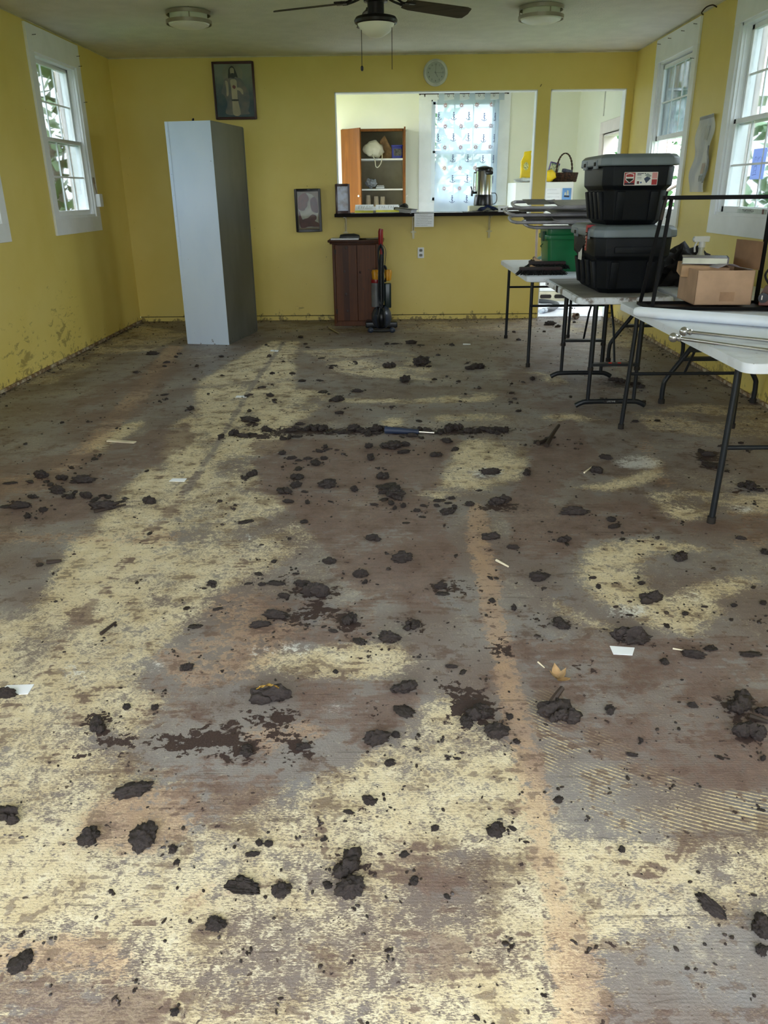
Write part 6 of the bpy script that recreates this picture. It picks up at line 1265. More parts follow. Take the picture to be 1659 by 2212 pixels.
# the clods that stand out, each traced from the photo
BIG = [
 (585,1506,86,'heap',0,'elongated mud clod with a yellowish crust, left of centre above the dark mud patches',.45),
 (288,1709,64,'roll',20,'smooth shiny oblong mud clod on the tan patch at lower left',1),
 (192,1811,38,'lump',50,'upright lumpy mud clod on the tan patch, left of the triangular one',1),
 (312,1812,50,'lump',100,'triangular mud clod on the tan patch at lower left',1),
 (374,1836,17,'lump',0,'small round mud clod just right of the triangular clod',1),
 (383,1862,12,'lump',0,'tiny mud clod below the small round clod at lower left',1),
 (14,1765,52,'heap',0,'dark mud clod cut by the left edge of the photo at lower left',.7),
 (525,1917,60,'curl',0,'crescent shaped mud clod near the bottom, left of centre',.7),
 (608,1926,36,'lump',20,'rounded mud clod between the crescent clod and the double clod near the bottom',1),
 (752,1872,62,'heap',40,'upper of the two large joined mud clods near the bottom centre',.8),
 (756,1922,54,'lump',0,'lower of the two large joined mud clods near the bottom centre',.9),
 (708,1911,20,'flake',0,'small flat mud clod left of the lower joined clod',1),
 (772,1842,20,'lump',0,'small mud clod above the upper joined clod near the bottom',1),
 (466,1999,32,'lump',0,'dusty mud clod on the pale glue at the bottom left of centre',1),
 (42,2078,40,'flake',0,'flat dark mud clod on the orange patch in the bottom left corner',1),
 (1071,1795,34,'lump',30,'blocky mud clod on the yellow glue at lower right of centre',1),
 (1534,1958,54,'roll',-55,'oblong mud clod on the yellow glue near the lower right edge',1),
 (1648,2006,44,'lump',60,'mud clod cut by the right edge near the bottom corner',1),
 (1643,2054,20,'lump',0,'small round mud clod below the one cut by the right edge',1),
 (895,1903,19,'lump',0,'small round mud clod in the brown stain near the bottom centre',1),
 (940,1790,14,'lump',0,'small mud clod left of the blocky clod on yellow glue',1),
 (873,1844,18,'flake',0,'small flat clod at the top of the brown stain near the bottom',1),
 (1206,1726,20,'flake',45,'square dark mud clod at the edge of the ridged grey glue',1),
 (1343,1836,15,'lump',0,'small mud clod below the ridged grey glue at lower right',1),
 (1027,1541,60,'heap',0,'large ragged mud clod on the dark patch right of centre',.8),
 (1008,1560,34,'lump',0,'mud clod at the lower left of the large ragged clod right of centre',.9),
 (1072,1583,46,'lump',0,'round mud clod with crumbly skin just below right of the ragged clod',.9),
 (873,1533,42,'flake',0,'ring shaped flat mud clod left of the large ragged clod',.9),
 (870,1486,52,'heap',30,'mud clod smeared toward upper right, above the ring shaped clod',.7),
 (815,1600,46,'lump',20,'dusty flat mud clod on the grey streak left of the yellow glue',.7),
 (855,1588,17,'lump',0,'small mud clod right beside the dusty flat one',1),
 (842,1648,20,'lump',0,'small pointed mud clod at the corner of the yellow glue',1),
 (1207,1545,80,'heap',0,'largest open crumbling mud clod, with a bark slab leaning on it',.75),
 (1101,1549,16,'lump',0,'small mud clod between the round and the crumbling clods',1),
 (1116,1602,13,'lump',0,'small mud clod just right below the round crumbly clod',1),
 (1598,1524,60,'heap',0,'upper splayed mud clod with a pale bump near the right edge',.9),
 (1650,1538,34,'heap',0,'mud clod at the right edge level with the splayed clod',.7),
 (1618,1585,56,'heap',0,'lower splayed mud clod near the right edge',.8),
 (1316,1536,30,'heap',0,'low mud clod on the grey film between crumbling and splayed clods',.8),
 (1368,1376,84,'heap',0,'long double mud clod just above the white paper scrap at right',.35),
 (1406,1296,50,'heap',0,'mud clod inside the lower curl of the yellow ring at right',.6),
 (1374,1383,50,'roll',0,'lower half of the broken mud roll above the white scrap',1),
 (1470,1205,30,'lump',0,'rounded mud clod on the grey glue inside the yellow ring at right',.8),
 (1498,1416,40,'roll',-20,'flattened mud roll right of the white paper scrap',.8),
 (1535,1401,24,'curl',0,'ring shaped small clod farther right of the flattened roll',.8),
 (1620,1411,36,'flake',0,'flat oval mud flake near the right edge above the splayed clods',.6),
 (1435,1431,16,'lump',0,'small tailed mud clod below the flattened mud roll',1),
 (1494,1524,16,'lump',0,'small grey mud clod left of the upper splayed clod',1),
 (1364,1630,22,'roll',-20,'small curled mud piece on the ridged glue below the low clod',1),
 (756,1340,46,'heap',0,'broad flat mud clod in the middle, right of the mud smear',.8),
 (595,1330,50,'roll',0,'mud clod at the upper left of the mud smear in the middle',.9),
 (562,1350,44,'roll',15,'brown mud flake left under the smear in the middle',.7),
 (777,1383,34,'flake',0,'flat oval mud clod left of the pointed clod in the middle',.8),
 (841,1382,38,'lump',0,'pointed mud clod on the pale patch in the middle',.7),
 (888,1352,34,'heap',0,'tall narrow mud clod heap right of the middle smear',.9),
 (725,1452,12,'lump',0,'tiny upright mud clod on the pale patch below the middle clods',1),
 (955,1465,0,None,0,None,1),
 (806,1165,30,'heap',0,'mud clod in the middle of the grey glue between far and near rows',.6),
 (868,1209,40,'lump',0,'smooth low mud clod right of centre in the grey glue',.5),
 (779,1242,32,'lump',0,'shiny mud clod below left of the smooth low clod',.6),
 (711,1214,26,'lump',0,'mud clod left above the shiny one in the grey glue',.6),
 (690,1280,70,'heap',0,'wide ragged mud clod ridge in the middle of the floor',.35),
 (617,1288,34,'heap',0,'mud clod at the left end of the wide ragged ridge',.5),
 (596,1258,40,'flake',0,'flat mud clod above the left end of the ragged ridge',.5),
 (655,1263,40,'roll',0,'mud roll between the flat clod and the ragged ridge',.8),
 (956,1281,30,'flake',0,'smooth dark clod beneath a smaller one right of centre',.6),
 (952,1268,26,'lump',0,'small clod sitting above the smooth dark clod right of centre',.6),
 (1161,1250,36,'lump',0,'rounded mud clod with crumbs on the brown film right of centre',.7),
 (1176,1245,20,'lump',0,'smaller clod touching the rounded clod right of centre',.7),
 (1222,1167,30,'heap',0,'mud clod at the far edge of the yellow ring at right',.6),
 (1060,1161,38,'heap',0,'wide mud clod on the orange band right of centre',.5),
 (1108,1183,26,'roll',-5,'mud roll right below the wide clod on the orange band',.8),
 (1138,1023,20,'lump',0,'squarish mud clod right of the pale patch in the far middle',.8),
 (1060,1020,40,'roll',0,'flat long mud clod on the pale patch in the far middle',.8),
 (1240,1106,52,'roll',0,'long mud clod on the brown film right of the orange band',.7),
 (1308,989,26,'roll',-25,'dark red mud piece at the edge of the white residue, far right',.9),
 (1292,1018,30,'heap',0,'mud clod with a pale splinter left of the white residue',.7),
 (1085,1083,48,'heap',0,'flaky brown mud clod on the brown film right of the middle rows',.4),
 (323,1084,26,'lump',0,'earthy round clod left on the yellow glue near the white strip',.75),
 (225,1096,46,'roll',8,'long mud clod with a stick at its foot, left side',.8),
 (180,1038,44,'roll',5,'reddish long mud clod above the left cluster',.7),
 (186,1072,30,'heap',0,'lumpy mud clod in the middle of the left cluster',.6),
 (125,1063,26,'lump',0,'flat mud clod left in the cluster on the left side',.6),
 (44,1094,38,'roll',12,'mud roll near the left edge below the cluster',.8),
 (14,1093,26,'flake',0,'mud flake at the left edge beside the mud roll',.6),
 (90,1030,26,'lump',0,'rounded clod at the top left of the cluster',.6),
 (22,1042,24,'flake',0,'isolated mud clod near the left edge above the cluster',.5),
 (15,1501,32,'lump',0,'dark clod lying on the white paper at the left edge',.6),
 (274,1529,16,'lump',0,'left of the two small clods above the grey corner at left',.9),
 (335,1529,16,'lump',0,'right of the two small clods above the grey corner at left',.9),
 (214,1568,44,'heap',0,'root-bound mud clod at the top of the branching mud patch, left',.9),
 (530,1620,34,'heap',0,'cracked mud clod at the right end of the long mud patch',.9),
 (655,1614,30,'heap',0,'mud clod on the square mud patch left of the dusty clod',.7),
]
for a in BIG:
    if a[3]:
        o = clod(a[0], a[1]+.1*a[2], a[2]*1.0, a[3], a[4] if a[4] else rc.uniform(-10, 10) if (a[6] < .8 or a[3] == 'roll') else None, a[5], None, a[6])
        if 'yellowish crust' in a[5]:
            m = MB(); m.grid(lambda u, v: (-.65+1.1*u, -.1+.3*v*math.sin(math.pi*u)+.05*math.sin(u*11), .78+.25*math.sin(u*2.6)+.06*math.sin(u*17+v*5)), 12, 3); m.solid(.05); m.build('yellow_crust', pm('yellow_glue_flake', srgb(206, 168, 82), .7, var=.3, vs=6), o)
# the many others: named by the part of the floor they lie on
G_ = {'row': ('mud clod lying in the dense line of mud across the far middle of the floor', 'line of mud clods across the floor'),
      'cen': ('mud clod among the scattered ones on the brown film in the middle of the floor', 'scattered clods in the middle of the floor'),
      'far': ('small mud clod on the far third of the floor toward the pass-through wall', 'small clods on the far floor'),
      'left': ('small mud clod on the left side of the floor', 'small clods on the left side'),
      'near': ('small mud clod on the near third of the floor', 'small clods on the near floor'),
      'right': ('small mud clod on the right side of the floor beside or under the tables', 'small clods on the right side')}
MID = [(505,940,26),(525,945,30),(545,938,20),(575,932,22),(537,912,34),(552,911,18),(478,946,16),(700,992,16),
 (545,1027,30),(530,1035,14),(645,1013,26),(640,1035,28),(640,1052,26),(616,1066,38),(658,1064,16),(623,1086,24),(664,1087,18),(714,1084,14),(708,1052,38),(690,1045,10),(765,1060,22),(730,1052,8),(838,1052,44),(820,1052,20),(856,1057,22),(832,1066,26),(855,1075,42),(830,1080,20),(845,1090,18),(808,1092,16),(852,1100,14),(871,1095,18),(901,1105,14),(915,1094,16),(943,1094,14),(947,1082,26),(968,1087,16),(982,1098,16),(967,1109,30),(912,1117,16),(877,1130,16),(818,1013,8),(825,1034,34),(690,1000,12),(800,992,26),(842,967,44),(872,979,26),(875,963,20),(797,967,18),(703,967,14),(690,977,18),(706,972,16),(727,973,10),(742,982,12),(665,992,18),(680,1000,18),(682,1004,22),(645,996,14),(630,992,20),(610,982,16),(610,1010,12),(655,1129,18),(530,1128,28),(558,1240,18),(536,1262,14),(566,1264,16),(625,1165,10),(565,1178,10),(592,1215,14),(555,1210,10),(630,1232,8),(640,1240,16),(1020,945,10),(965,955,22),(941,986,28),(984,973,14),(1036,1060,14),(1015,1092,18),(975,1078,14),(960,1136,10),(1060,1250,12),(985,1201,10),(840,1230,12),(836,1197,10),(785,1260,10),(790,1258,14),(742,1240,12),(700,1354,14),(660,1352,10),(720,1365,20),(797,1370,14),(840,1404,12),(795,1420,12),(905,1420,12),(925,1445,8),(1000,1452,18),(975,1442,26),(1050,1468,8),(940,1470,10),(1050,1330,10),(1110,1316,18),(1175,1272,12),(1063,1300,14),(1072,1250,10),(1158,1338,10)]
MID2 = {'right': [(1190,946,24),(1160,958,14),(1205,962,10),(1150,820,14),(1232,858,10),(1372,912,14),(1420,909,14),(1390,868,12),(1300,862,10),(1385,838,14),(1340,826,24),(1360,832,18),(1325,822,20),(1374,830,16),(1515,975,24),(1530,985,26),(1520,996,22),(1540,1005,30),(1555,1012,22),(1570,1018,16),(1560,965,16),(1600,958,12),(1615,975,10),(1620,1055,30),(1640,1060,20),(1600,1052,18),(1630,1090,10),(1255,960,10),(1242,970,8),(1135,962,10),(1320,1126,20),(1327,1140,26),(1344,1152,12),(1225,1176,14),(1345,1165,14),(1380,1170,10),(1420,1163,12),(1475,1128,8),(1188,1150,10),(1196,1167,8),(1652,1195,20),(1600,1165,20),(1280,1250,16),(1292,1270,18),(1380,1198,8),(1378,1250,10),(1385,1262,14),(1360,1300,10),(1330,1260,8),(1440,1325,12),(1480,1328,14),(1522,1312,14),(1585,1310,14),(1648,1305,14),(1628,1270,10),(1540,1228,8),(1440,1352,18),(1360,1330,14),(1330,1312,12),(1580,1340,10),(1640,1345,12),(1205,1350,40),(1222,1356,20),(1160,1375,12),(1305,1360,8),(1512,1700,8),(1645,1750,14),(1648,1640,16),(1549,1550,8),(1556,1638,12),(1452,1700,8),(1467,1576,10),(1420,1576,10),(1384,1600,14),(1356,1682,12),(1402,1682,10)],
 'near': [(1128,1712,8),(1270,1766,12),(1317,1714,10),(1108,1790,14),(1134,1820,8),(1062,1800,8),(797,1733,28),(830,1728,12),(753,1756,22),(700,1815,14),(712,1880,12),(545,1848,26),(580,1826,20),(515,1815,10),(560,1822,16),(690,1775,10),(640,1810,10),(965,1936,14),(957,1750,10),(988,1640,14),(966,1635,12),(900,1618,12),(905,1590,8),(955,1600,10),(900,1655,10),(843,1745,8),(870,1706,8),(410,1990,10),(355,1990,12),(245,1932,10),(120,2027,10),(45,2022,10),(110,2130,10),(290,2140,8),(378,2190,16),(258,2165,8),(1030,2200,14),(1172,2150,10),(1092,2040,14),(1110,2040,10),(1272,2052,14),(1243,2038,10),(1503,2095,10),(1460,2050,10),(1565,2020,10),(1628,1990,10),(1629,2152,10),(838,2068,10),(760,2080,8),(534,2060,10),(700,2100,8),(600,2170,8)],
 'left': [(250,1352,10),(220,1385,8),(420,1354,26),(375,1408,12),(405,1445,24),(480,1452,8),(357,1492,8),(330,1492,8),(470,1316,22),(403,1315,14),(457,1265,24),(441,1272,10),(296,1260,14),(323,1153,18),(115,1240,8),(120,1300,8),(85,1222,14),(160,1198,8),(205,992,16),(214,986,10),(155,1012,14),(317,1018,16),(55,960,10),(134,914,12),(190,912,8),(252,926,8),(277,926,6),(60,1118,18),(94,1104,16),(70,1076,20),(78,1120,12),(152,1076,18),(158,1070,14),(140,1072,14),(205,1080,24),(222,1072,16),(234,1074,20),(262,1084,16),(270,1078,14),(110,1048,14),(135,1036,22),(100,1042,14),(66,1042,14),(162,1064,12),(290,1118,8),(480,1134,10),(475,1084,14),(508,1092,10),(505,1100,10)],
 'far': [(330,766,22),(292,805,10),(414,884,18),(405,887,8),(478,771,12),(360,784,14),(356,792,10),(380,772,10),(388,765,10),(425,792,12),(480,812,8),(450,852,10),(345,868,10),(360,863,10),(420,820,10),(296,806,14),(355,853,16),(575,746,10),(582,770,14),(650,729,14),(660,744,10),(664,751,8),(612,782,10),(632,808,14),(588,808,12),(695,774,16),(720,790,16),(715,796,14),(767,783,10),(770,787,8),(840,795,26),(875,824,28),(910,789,40),(926,793,12),(925,782,16),(947,768,12),(976,746,12),(888,743,22),(908,746,16),(853,743,18),(836,744,14),(1030,796,30),(1015,798,18),(1040,792,12),(1010,785,10),(965,814,10),(990,825,12),(938,821,12),(653,824,14),(690,822,16),(698,847,22),(710,852,10),(727,866,30),(715,866,14),(733,894,18),(745,883,8),(712,878,8),(584,856,18),(594,865,12),(594,870,12),(538,889,14),(532,857,10),(540,854,10),(567,838,14),(588,832,10),(772,847,20),(1110,718,12),(1120,735,12),(1240,697,10),(1188,702,24),(1205,707,14),(1175,717,10),(1035,839,10),(1105,850,12),(1103,870,14),(1120,888,16),(1112,862,10),(1105,830,10),(1130,826,8),(845,881,14),(905,910,20),(800,886,8),(1005,852,8),(995,868,10),(880,1090,0)],
 'row': [(630,932,22),(640,928,24),(655,930,20),(668,927,30),(684,928,26),(698,930,30),(712,934,24),(724,932,22),(738,934,28),(752,934,22),(765,930,24),(778,932,18),(790,936,26),(800,928,18),(812,932,28),(822,926,22),(833,930,20),(812,938,20),(795,940,24),(906,932,18),(920,934,26),(936,936,22),(955,936,30),(970,930,30),(985,928,28),(1000,932,26),(1012,934,18),(1030,934,20),(1045,930,26),(1060,934,24),(1078,930,28),(1092,932,22),(640,944,24),(624,948,22),(610,950,18),(868,945,14),(890,944,24),(910,946,20),(648,918,18),(1075,938,16)]}
LAB = []
allm = [(x, y, w, 'cen') for x, y, w in MID]+[(x, y, w, g) for g, L in MID2.items() for x, y, w in L if w > 0]
allm.sort(key=lambda q: -q[2]); NIND = 296-len([b for b in BIG if b[3]]); crumbs = allm[NIND:]
for x_, y_, w_, g_ in allm[:NIND]:
    kind = rc.choices(['lump', 'heap', 'roll', 'flake'], [4, 3, 3, 3] if w_ > 16 else [6, 0, 3, 4])[0]
    LAB.append((x_, y_, w_, kind, g_, clod(x_, y_, w_*.98, kind, None, None, G_[g_][1], rc.uniform(.6, .95), .9)))
# each is told apart by the landmark it lies nearest to and its order from there
LM = {'the blue handled scraper': (885, 932), 'the crooked stick': (1190, 950), 'the long white strip': (262, 955), 'the squarish clod': (1138, 1023), 'the long left clod with a stick': (225, 1096), 'the earthy round clod': (323, 1084), 'the wide ragged mud ridge': (690, 1280), 'the smooth low clod': (868, 1209), 'the dark smear in the middle': (670, 1325), 'the pointed clod': (841, 1382), 'the rounded clod with crumbs': (1161, 1250), 'the white scrap at right': (1345, 1405), 'the dried leaf': (1206, 1468), 'the largest crumbling clod': (1207, 1545), 'the upper splayed clod': (1598, 1524), 'the two joined clods': (754, 1897), 'the crescent clod': (525, 1917), 'the triangular clod': (312, 1812), 'the blocky clod on yellow glue': (1071, 1795), 'the oblong clod at lower right': (1534, 1958), 'the dusty clod': (466, 1999), 'the yellow ring at right': (1300, 1240), 'the white residue': (1380, 1000), 'the vacuum cleaner': (825, 722), 'the metal locker': (460, 745), 'the nearer T-shaped table foot': (1322, 880), 'the nearest table leg': (1553, 1112), 'the clod with yellowish crust': (585, 1506), 'the long mud patch': (430, 1605), 'the white sheet at the left edge': (40, 1490), 'the forked stick': (235, 1358), 'the leg in front of the T-foot': (1355, 922), 'the mud roll at the left edge': (44, 1094), 'the left end of the mud line': (620, 932), 'the right end of the mud line': (1098, 931), 'the wide clod on the orange band': (1060, 1161), 'the root-bound clod': (214, 1568), 'the large ragged clod': (1027, 1541), 'the first far yellow arc': (820, 770), 'the second far yellow arc': (850, 866)}
ORD = ['nearest', 'second', 'third', 'fourth', 'fifth', 'sixth', 'seventh', 'eighth', 'ninth', 'tenth', 'eleventh', 'twelfth', 'thirteenth', 'fourteenth', 'fifteenth', 'sixteenth', 'seventeenth', 'eighteenth', 'nineteenth', 'twentieth']
def put_labels():
    B = {}
    for x_, y_, w_, k_, g_, o in LAB:
        n_, (lx, ly) = min(LM.items(), key=lambda q: math.hypot(q[1][0]-x_, (q[1][1]-y_)*2)); dx, dy = x_-lx, (y_-ly)*2
        s_ = ('right of' if dx > 0 else 'left of') if abs(dx) > abs(dy) else ('in front of' if dy > 0 else 'beyond')
        B.setdefault((n_, s_), []).append((math.hypot(dx, dy), w_, k_, o))
    for (n_, s_), L in B.items():
        L.sort(key=lambda q: q[0])
        for i, (d_, w_, k_, o) in enumerate(L):
            sz = 'tiny' if w_ < 12 else 'small' if w_ < 24 else 'medium'; sh = {'lump': 'rounded', 'heap': 'lumpy', 'roll': 'oblong', 'flake': 'flat', 'curl': 'curled'}[k_]
            o['label'] = ('%s %s mud clod %s %s' % (sz, sh, s_, n_)) if len(L) == 1 else ('%s %s mud clod, %s %s %s' % (sz, sh, ORD[min(i, 19)], s_, n_))
put_labels()
# crumbs: far too many to count, one object
mb = MB(); rnd = random.Random(5); bmc = bmesh.new()
def crumb(x_, y_, r):
    vs = bmesh.ops.create_icosphere(mb.b, subdivisions=1, radius=r)['verts']; sx_, sy_, a_ = rnd.uniform(.7, 1.5), rnd.uniform(.5, 1), rnd.uniform(0, 3); 
    for v in vs:
        k = 1+rnd.uniform(-.25, .25); q = Vector((v.co.x*sx_*k, v.co.y*sy_*k, v.co.z*.55*k)); c_, s_ = math.cos(a_), math.sin(a_)
        v.co = Vector((x_+q.x*c_-q.y*s_, y_+q.x*s_+q.y*c_, max(0, q.z+r*.2)))
for x_, y_, w_, g_ in crumbs: p = FL(x_, y_); crumb(p.x, p.y, w_/2*(p-Vector((CX, 0, CZ))).length/CF)
pts_c = [(FL(a[0], a[1]), a[2]) for a in BIG if a[3]]+[(FL(a[0], a[1]), a[2]) for a in allm]
for p, w_ in pts_c:
    d_ = (p-Vector((CX, 0, CZ))).length
    for k in range(rnd.choice((1, 2, 3, 4))+int(w_ > 30)*3):
        a_ = rnd.uniform(0, 6.28); q = w_/CF*d_*rnd.uniform(.5, 1.6); r_ = rnd.uniform(.0015, .006)*(1 if d_ < 4 else 1.5)
        x_, y_ = p.x+q*math.cos(a_), p.y+q*math.sin(a_)*1.3
        if .05 < x_ < W-.05 and y_ < D-.05: crumb(x_, y_, r_)
for k in range(1500):
    y_ = .9+8.3*rnd.random()**1.2; x_ = rnd.uniform(.1, W-.1); crumb(x_, y_, rnd.uniform(.0015, .0045)*(1+y_*.12))
for k in range(260):   # drift at the foot of the walls
    x_ = rnd.choice((.03+rnd.expovariate(18), W-.03-rnd.expovariate(18))); crumb(min(max(x_, .03), W-.03), rnd.uniform(3, 9.2), rnd.uniform(.004, .012))
for k in range(160): 
    x_ = rnd.uniform(.05, 4.6); crumb(x_, D-.02-rnd.expovariate(16), rnd.uniform(.004, .010))
o = mb.build('mud_crumbs', M_MUD, None); tag(o, 'fine mud crumbs scattered over the whole floor', 'crumbs', kind='stuff')
# sticks, splinters, paper scraps, leaf, tool
M_STICK = pm('dark_wet_stick', srgb(50, 38, 32), .6); M_SPL = pm('pale_splinter', srgb(228, 216, 190), .6)
def stick(x0, y0, x1, y1, r, label, mat=None, bend=.0, name='stick', cat='stick', lift=0):
    a, b = FL(x0, y0, r), FL(x1, y1, r); mid = (a+b)/2+Vector((bend, bend, lift)); b.z += lift*1.5; m = MB(); m.tube([a, mid, b], lambda t: r*(1.1-.4*t), 7, smooth=4); o = m.build(name, mat or M_STICK); tag(o, label, cat); return o
stick(203, 1105, 272, 1090, .007, 'thin stick at the foot of the long left mud clod')
stick(101, 1214, 132, 1211, .009, 'short dark stick on the grey glue at the left edge')
stick(218, 1369, 250, 1344, .006, 'thin forked stick on the yellow glue at left')
stick(1180, 962, 1206, 934, .013, 'crooked stick with mud standing up on the far brown film', lift=.03); stick(1162, 958, 1186, 948, .012, 'muddy twig at the foot of the crooked stick')
stick(1176, 1546, 1212, 1514, .011, 'bark slab leaning on the largest crumbling clod', lift=.03, name='bark_slab', cat='bark')
stick(1620, 1548, 1659, 1560, .009, 'muddy root running to the right edge from the upper splayed clod')
stick(388, 1446, 412, 1447, .006, 'curved dark twig on the yellow glue left of centre', bend=.01)
stick(1040, 1232, 1040, 1232.5, .002, 'tiny twig end on the orange band', M_STICK) if False else None
stick(1453, 1401, 1484, 1406, .0025, 'thin pale splinter above the flattened mud roll', M_SPL, name='splinter', cat='splinter')
stick(1162, 1430, 1176, 1442, .0025, 'pale splinter upper left of the dried leaf', M_SPL, name='splinter', cat='splinter')
stick(1262, 1021, 1280, 1007, .004, 'white splinter beside the clod near the white residue', M_SPL, name='splinter', cat='splinter')
stick(1072, 1210, 1098, 1224, .005, 'pale sliver on the orange band right of centre', M_SPL, name='splinter', cat='splinter')
a, b = FL(233, 953), FL(292, 957); m = MB(); m.bar(a+Vector((0, 0, .004)), b+Vector((0, 0, .004)), .03, .006); o = m.build('white_strip', M_SPL); tag(o, 'long pale strip lying on the left side of the floor', 'strip')
a, b = FL(710, 708, .008), FL(733, 721, .008); m = MB(); m.tube([a, b], .008, 10); o = m.build('metal_tube', M_NICK); tag(o, 'short silvery tube on the floor at the foot of the pine cabinet', 'tube')
def scrap(P, label, z=.0012):
    Q = [FL(x_, y_) for x_, y_ in P]; m = MB(); m.prism([(q.x, q.y) for q in Q], .0003, z+.0008); o = m.build('paper_scrap', M_PAPER, smooth=0); tag(o, label, 'paper'); return o
scrap([(1317,1396),(1371,1400),(1366,1416),(1325,1414)], 'white paper scrap below the long double mud clod at right')
scrap([(16,1481),(74,1479),(60,1500),(0,1502),(0,1492)], 'white paper sheet at the left edge under a dark clod')
scrap([(373,1034),(404,1034),(398,1041),(365,1040)], 'white scrap beside the floor seam, level with the left clod cluster')
scrap([(512,855),(535,855),(532,859),(508,859)], 'white scrap beside the floor seam, halfway to the locker')
scrap([(585,756),(602,757),(600,760),(584,759)], 'white scrap beside the floor seam nearest the locker')
scrap([(1000,742),(1017,743),(1016,745),(1000,745)], 'white scrap on the far floor right of the vacuum cleaner')
# dried leaf
p = FL(1206, 1468); lf = thing('dried_leaf', 'curled tan dried leaf on the grey film right of centre', 'leaf', (p.x, p.y, .0), (0, 0, R_(20)))
m = MB()
for a0, L_, w_ in ((80, .04, .03), (160, .028, .02), (10, .028, .024), (280, .05, .036)):
    ca, sa_ = math.cos(R_(a0)), math.sin(R_(a0))
    m.grid(lambda u, v, ca=ca, sa_=sa_, L_=L_, w_=w_: (ca*L_*u-sa_*(v-.5)*w_*math.sin(math.pi*min(1, u*.9+.12)), sa_*L_*u+ca*(v-.5)*w_*math.sin(math.pi*min(1, u*.9+.12)), .004+.026*u*u+.02*(v-.5)**2), 8, 4)
m.solid(.0008); m.build('leaf_blade', pm('tan_leaf', srgb(206, 174, 128), .7, var=.15, vs=40), lf)
# scraper with dark blue handle lying in the line of mud
a, b = FL(832, 929, .018), FL(905, 933, .018); t = thing('scraper', 'dark blue handled scraper lying in the line of mud', 'tool')
m = MB(); m.tube([a, a+(b-a)*.3, a+(b-a)*.8, b], lambda s: .024-.010*s, 14); m.build('tool_grip', pm('navy_rubber_grip', srgb(40, 50, 74), .5), t)
c = FL(938, 935, .012); m = MB(); m.tube([b, c], .006, 10); m.build('tool_shaft', M_NICK, t)

# ================================================================ outside
M_GRASS = pm('grass_ground', srgb(70, 96, 52), .9, var=.3, vs=3)
mb = MB(); mb.box((-40, -30, -.7), (45, 50, -.55)); struct(mb.build('ground', M_GRASS, smooth=0))
def leafmat(n, a, b):
    m, t, bs = new_mat(n); P = t.add('ShaderNodeTexCoord').outputs['Object']; t.link(t.mix(t.noise(P, 3), a, b), bs.inputs['Base Color']); bs.inputs['Roughness'].default_value = .55; return m
M_LF = leafmat('green_foliage', srgb(44, 70, 34), srgb(78, 104, 54)); M_LF2 = leafmat('pale_green_foliage', srgb(84, 120, 88), srgb(120, 150, 112)); M_BARK = pm('grey_bark', srgb(92, 80, 70), .9)
def tree(label, c, r, n, ls, seed, mat=M_LF, hh=3.0):
    t = thing('tree', label, 'tree', (c[0], c[1], -.55)); rnd = random.Random(seed)
    m = MB(); m.tube([(0, 0, 0), (.1, .05, hh*.4), (0, 0, hh*.8)], lambda s: .12*(1.1-s*.7), 10, smooth=4)
    for k in range(6): a = rnd.uniform(0, 6.28); z = hh*rnd.uniform(.35, .8); m.tube([(0.05, .02, z), (r[0]*.6*math.cos(a), r[1]*.6*math.sin(a), z+hh*.2)], lambda s: .04*(1.1-s*.8), 6)
    m.build('trunk', M_BARK, t)
    V = np.zeros((n*4, 3), np.float32)
    for k in range(n):
        while True:
            q = Vector((rnd.uniform(-1, 1), rnd.uniform(-1, 1), rnd.uniform(-1, 1)))
            if q.length < 1: break
        q = q.normalized()*(q.length**.6)
        p = Vector((q.x*r[0], q.y*r[1], q.z*r[2]+hh*.62)); E_ = Euler((rnd.uniform(-1, 1), rnd.uniform(-1, 1), rnd.uniform(0, 6.28))).to_matrix(); l = ls*rnd.uniform(.7, 1.3)
        for i, w in enumerate(((0, 0, 0), (l*.5, l*.28, 0), (l, 0, .05*l), (l*.5, -l*.28, 0))): V[k*4+i] = p+E_ @ Vector(w)
    me = bpy.data.meshes.new('crown'); me.from_pydata(V.tolist(), [], [(k*4, k*4+1, k*4+2, k*4+3) for k in range(n)]); me.materials.append(mat)
    o = bpy.data.objects.new('crown', me); COL.objects.link(o); o.parent = t
tree('broad green tree outside the farther left window', (-2.9, 14.6), (1.9, 1.6, 1.9), 900, .30, 1, hh=3.6)
tree('green shrub outside the nearer left window', (-4.6, 11.0), (1.2, 1.2, 1.3), 400, .26, 2)
tree('pale tree beyond the farther right window', (8.0, 17.0), (2.0, 1.8, 2.0), 900, .26, 3, M_LF2)
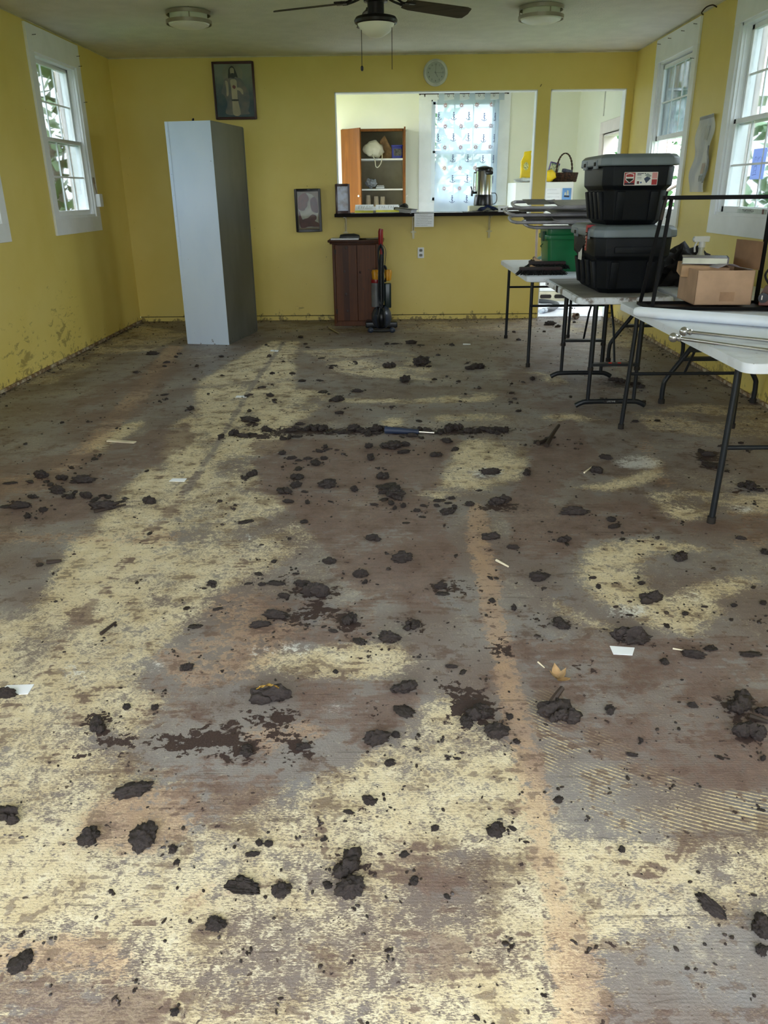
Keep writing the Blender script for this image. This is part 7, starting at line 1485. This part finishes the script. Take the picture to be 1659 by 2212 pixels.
tree('pale tree beyond the nearer right window', (9.8, 13.2), (1.7, 1.6, 1.9), 700, .26, 4, M_LF2)
tree('pale tree behind the kitchen window', (3.2, 15.5), (1.6, 1.2, 1.6), 800, .26, 5, M_LF2)
# shutters beside the windows, outside
M_SHUT = pm('pinkish_shutter', srgb(228, 216, 214), .6, var=.04); M_REDB = pm('red_brown_board', srgb(130, 62, 52), .6)
def shutter(label, x, y, s, mat=M_SHUT, w=.34):
    t = thing('window_shutter', label, 'shutter', (x, y, 1.86)); m = MB(); m.box((-.02, -w/2, -.68), (.02, w/2, .68)); 
    for k in range(16): m.box((-.028, -w/2+.04, -.6+k*.078), (.028, w/2-.04, -.56+k*.078))
    m.build('shutter_panel', mat, t)
shutter('pinkish wooden shutter outside the farther left window', -.17, LW[0]+OP+.16, -1, w=.34)
shutter('pinkish wooden shutter outside the farther right window', W+.17, RW[0]+OP+.16, 1)
shutter('pinkish wooden shutter outside the nearer right window', W+.17, RW[1]+OP+.16, 1)
m = MB(); m.box((W+.25, 9.55, -.5), (W+.31, 9.95, 2.3)); o = m.build('outside_board', M_REDB); tag(o, 'red-brown board outside the kitchen side door', 'board')
# road sign behind the kitchen
sg = thing('road_sign', 'yellow road sign with a black chevron outside the kitchen window', 'sign', (0, 14.2, 0)); a, b = YP(932, 351, 14.2), YP(964, 398, 14.2)
m = MB(); m.box((a.x-.1, -.01, b.z), (b.x, .01, a.z)); m.build('sign_board', pm('sign_yellow', srgb(250, 200, 30), .4), sg)
mxx, hz, cz_ = (a.x-.1+b.x)/2, (a.z-b.z)/2, (a.z+b.z)/2
m = MB(); m.prism([(-.12, hz), (.02, hz), (.13, 0), (.02, -hz), (-.12, -hz), (-.0, 0)], .012, .016, Matrix(((1, 0, 0, mxx), (0, 0, -1, 0), (0, 1, 0, cz_), (0, 0, 0, 1)))); m.build('chevron', M_DK, sg)
m = MB(); m.tube([(mxx, .03, -.55), (mxx, .03, a.z)], .03, 10); m.build('sign_post', M_NICK, sg)
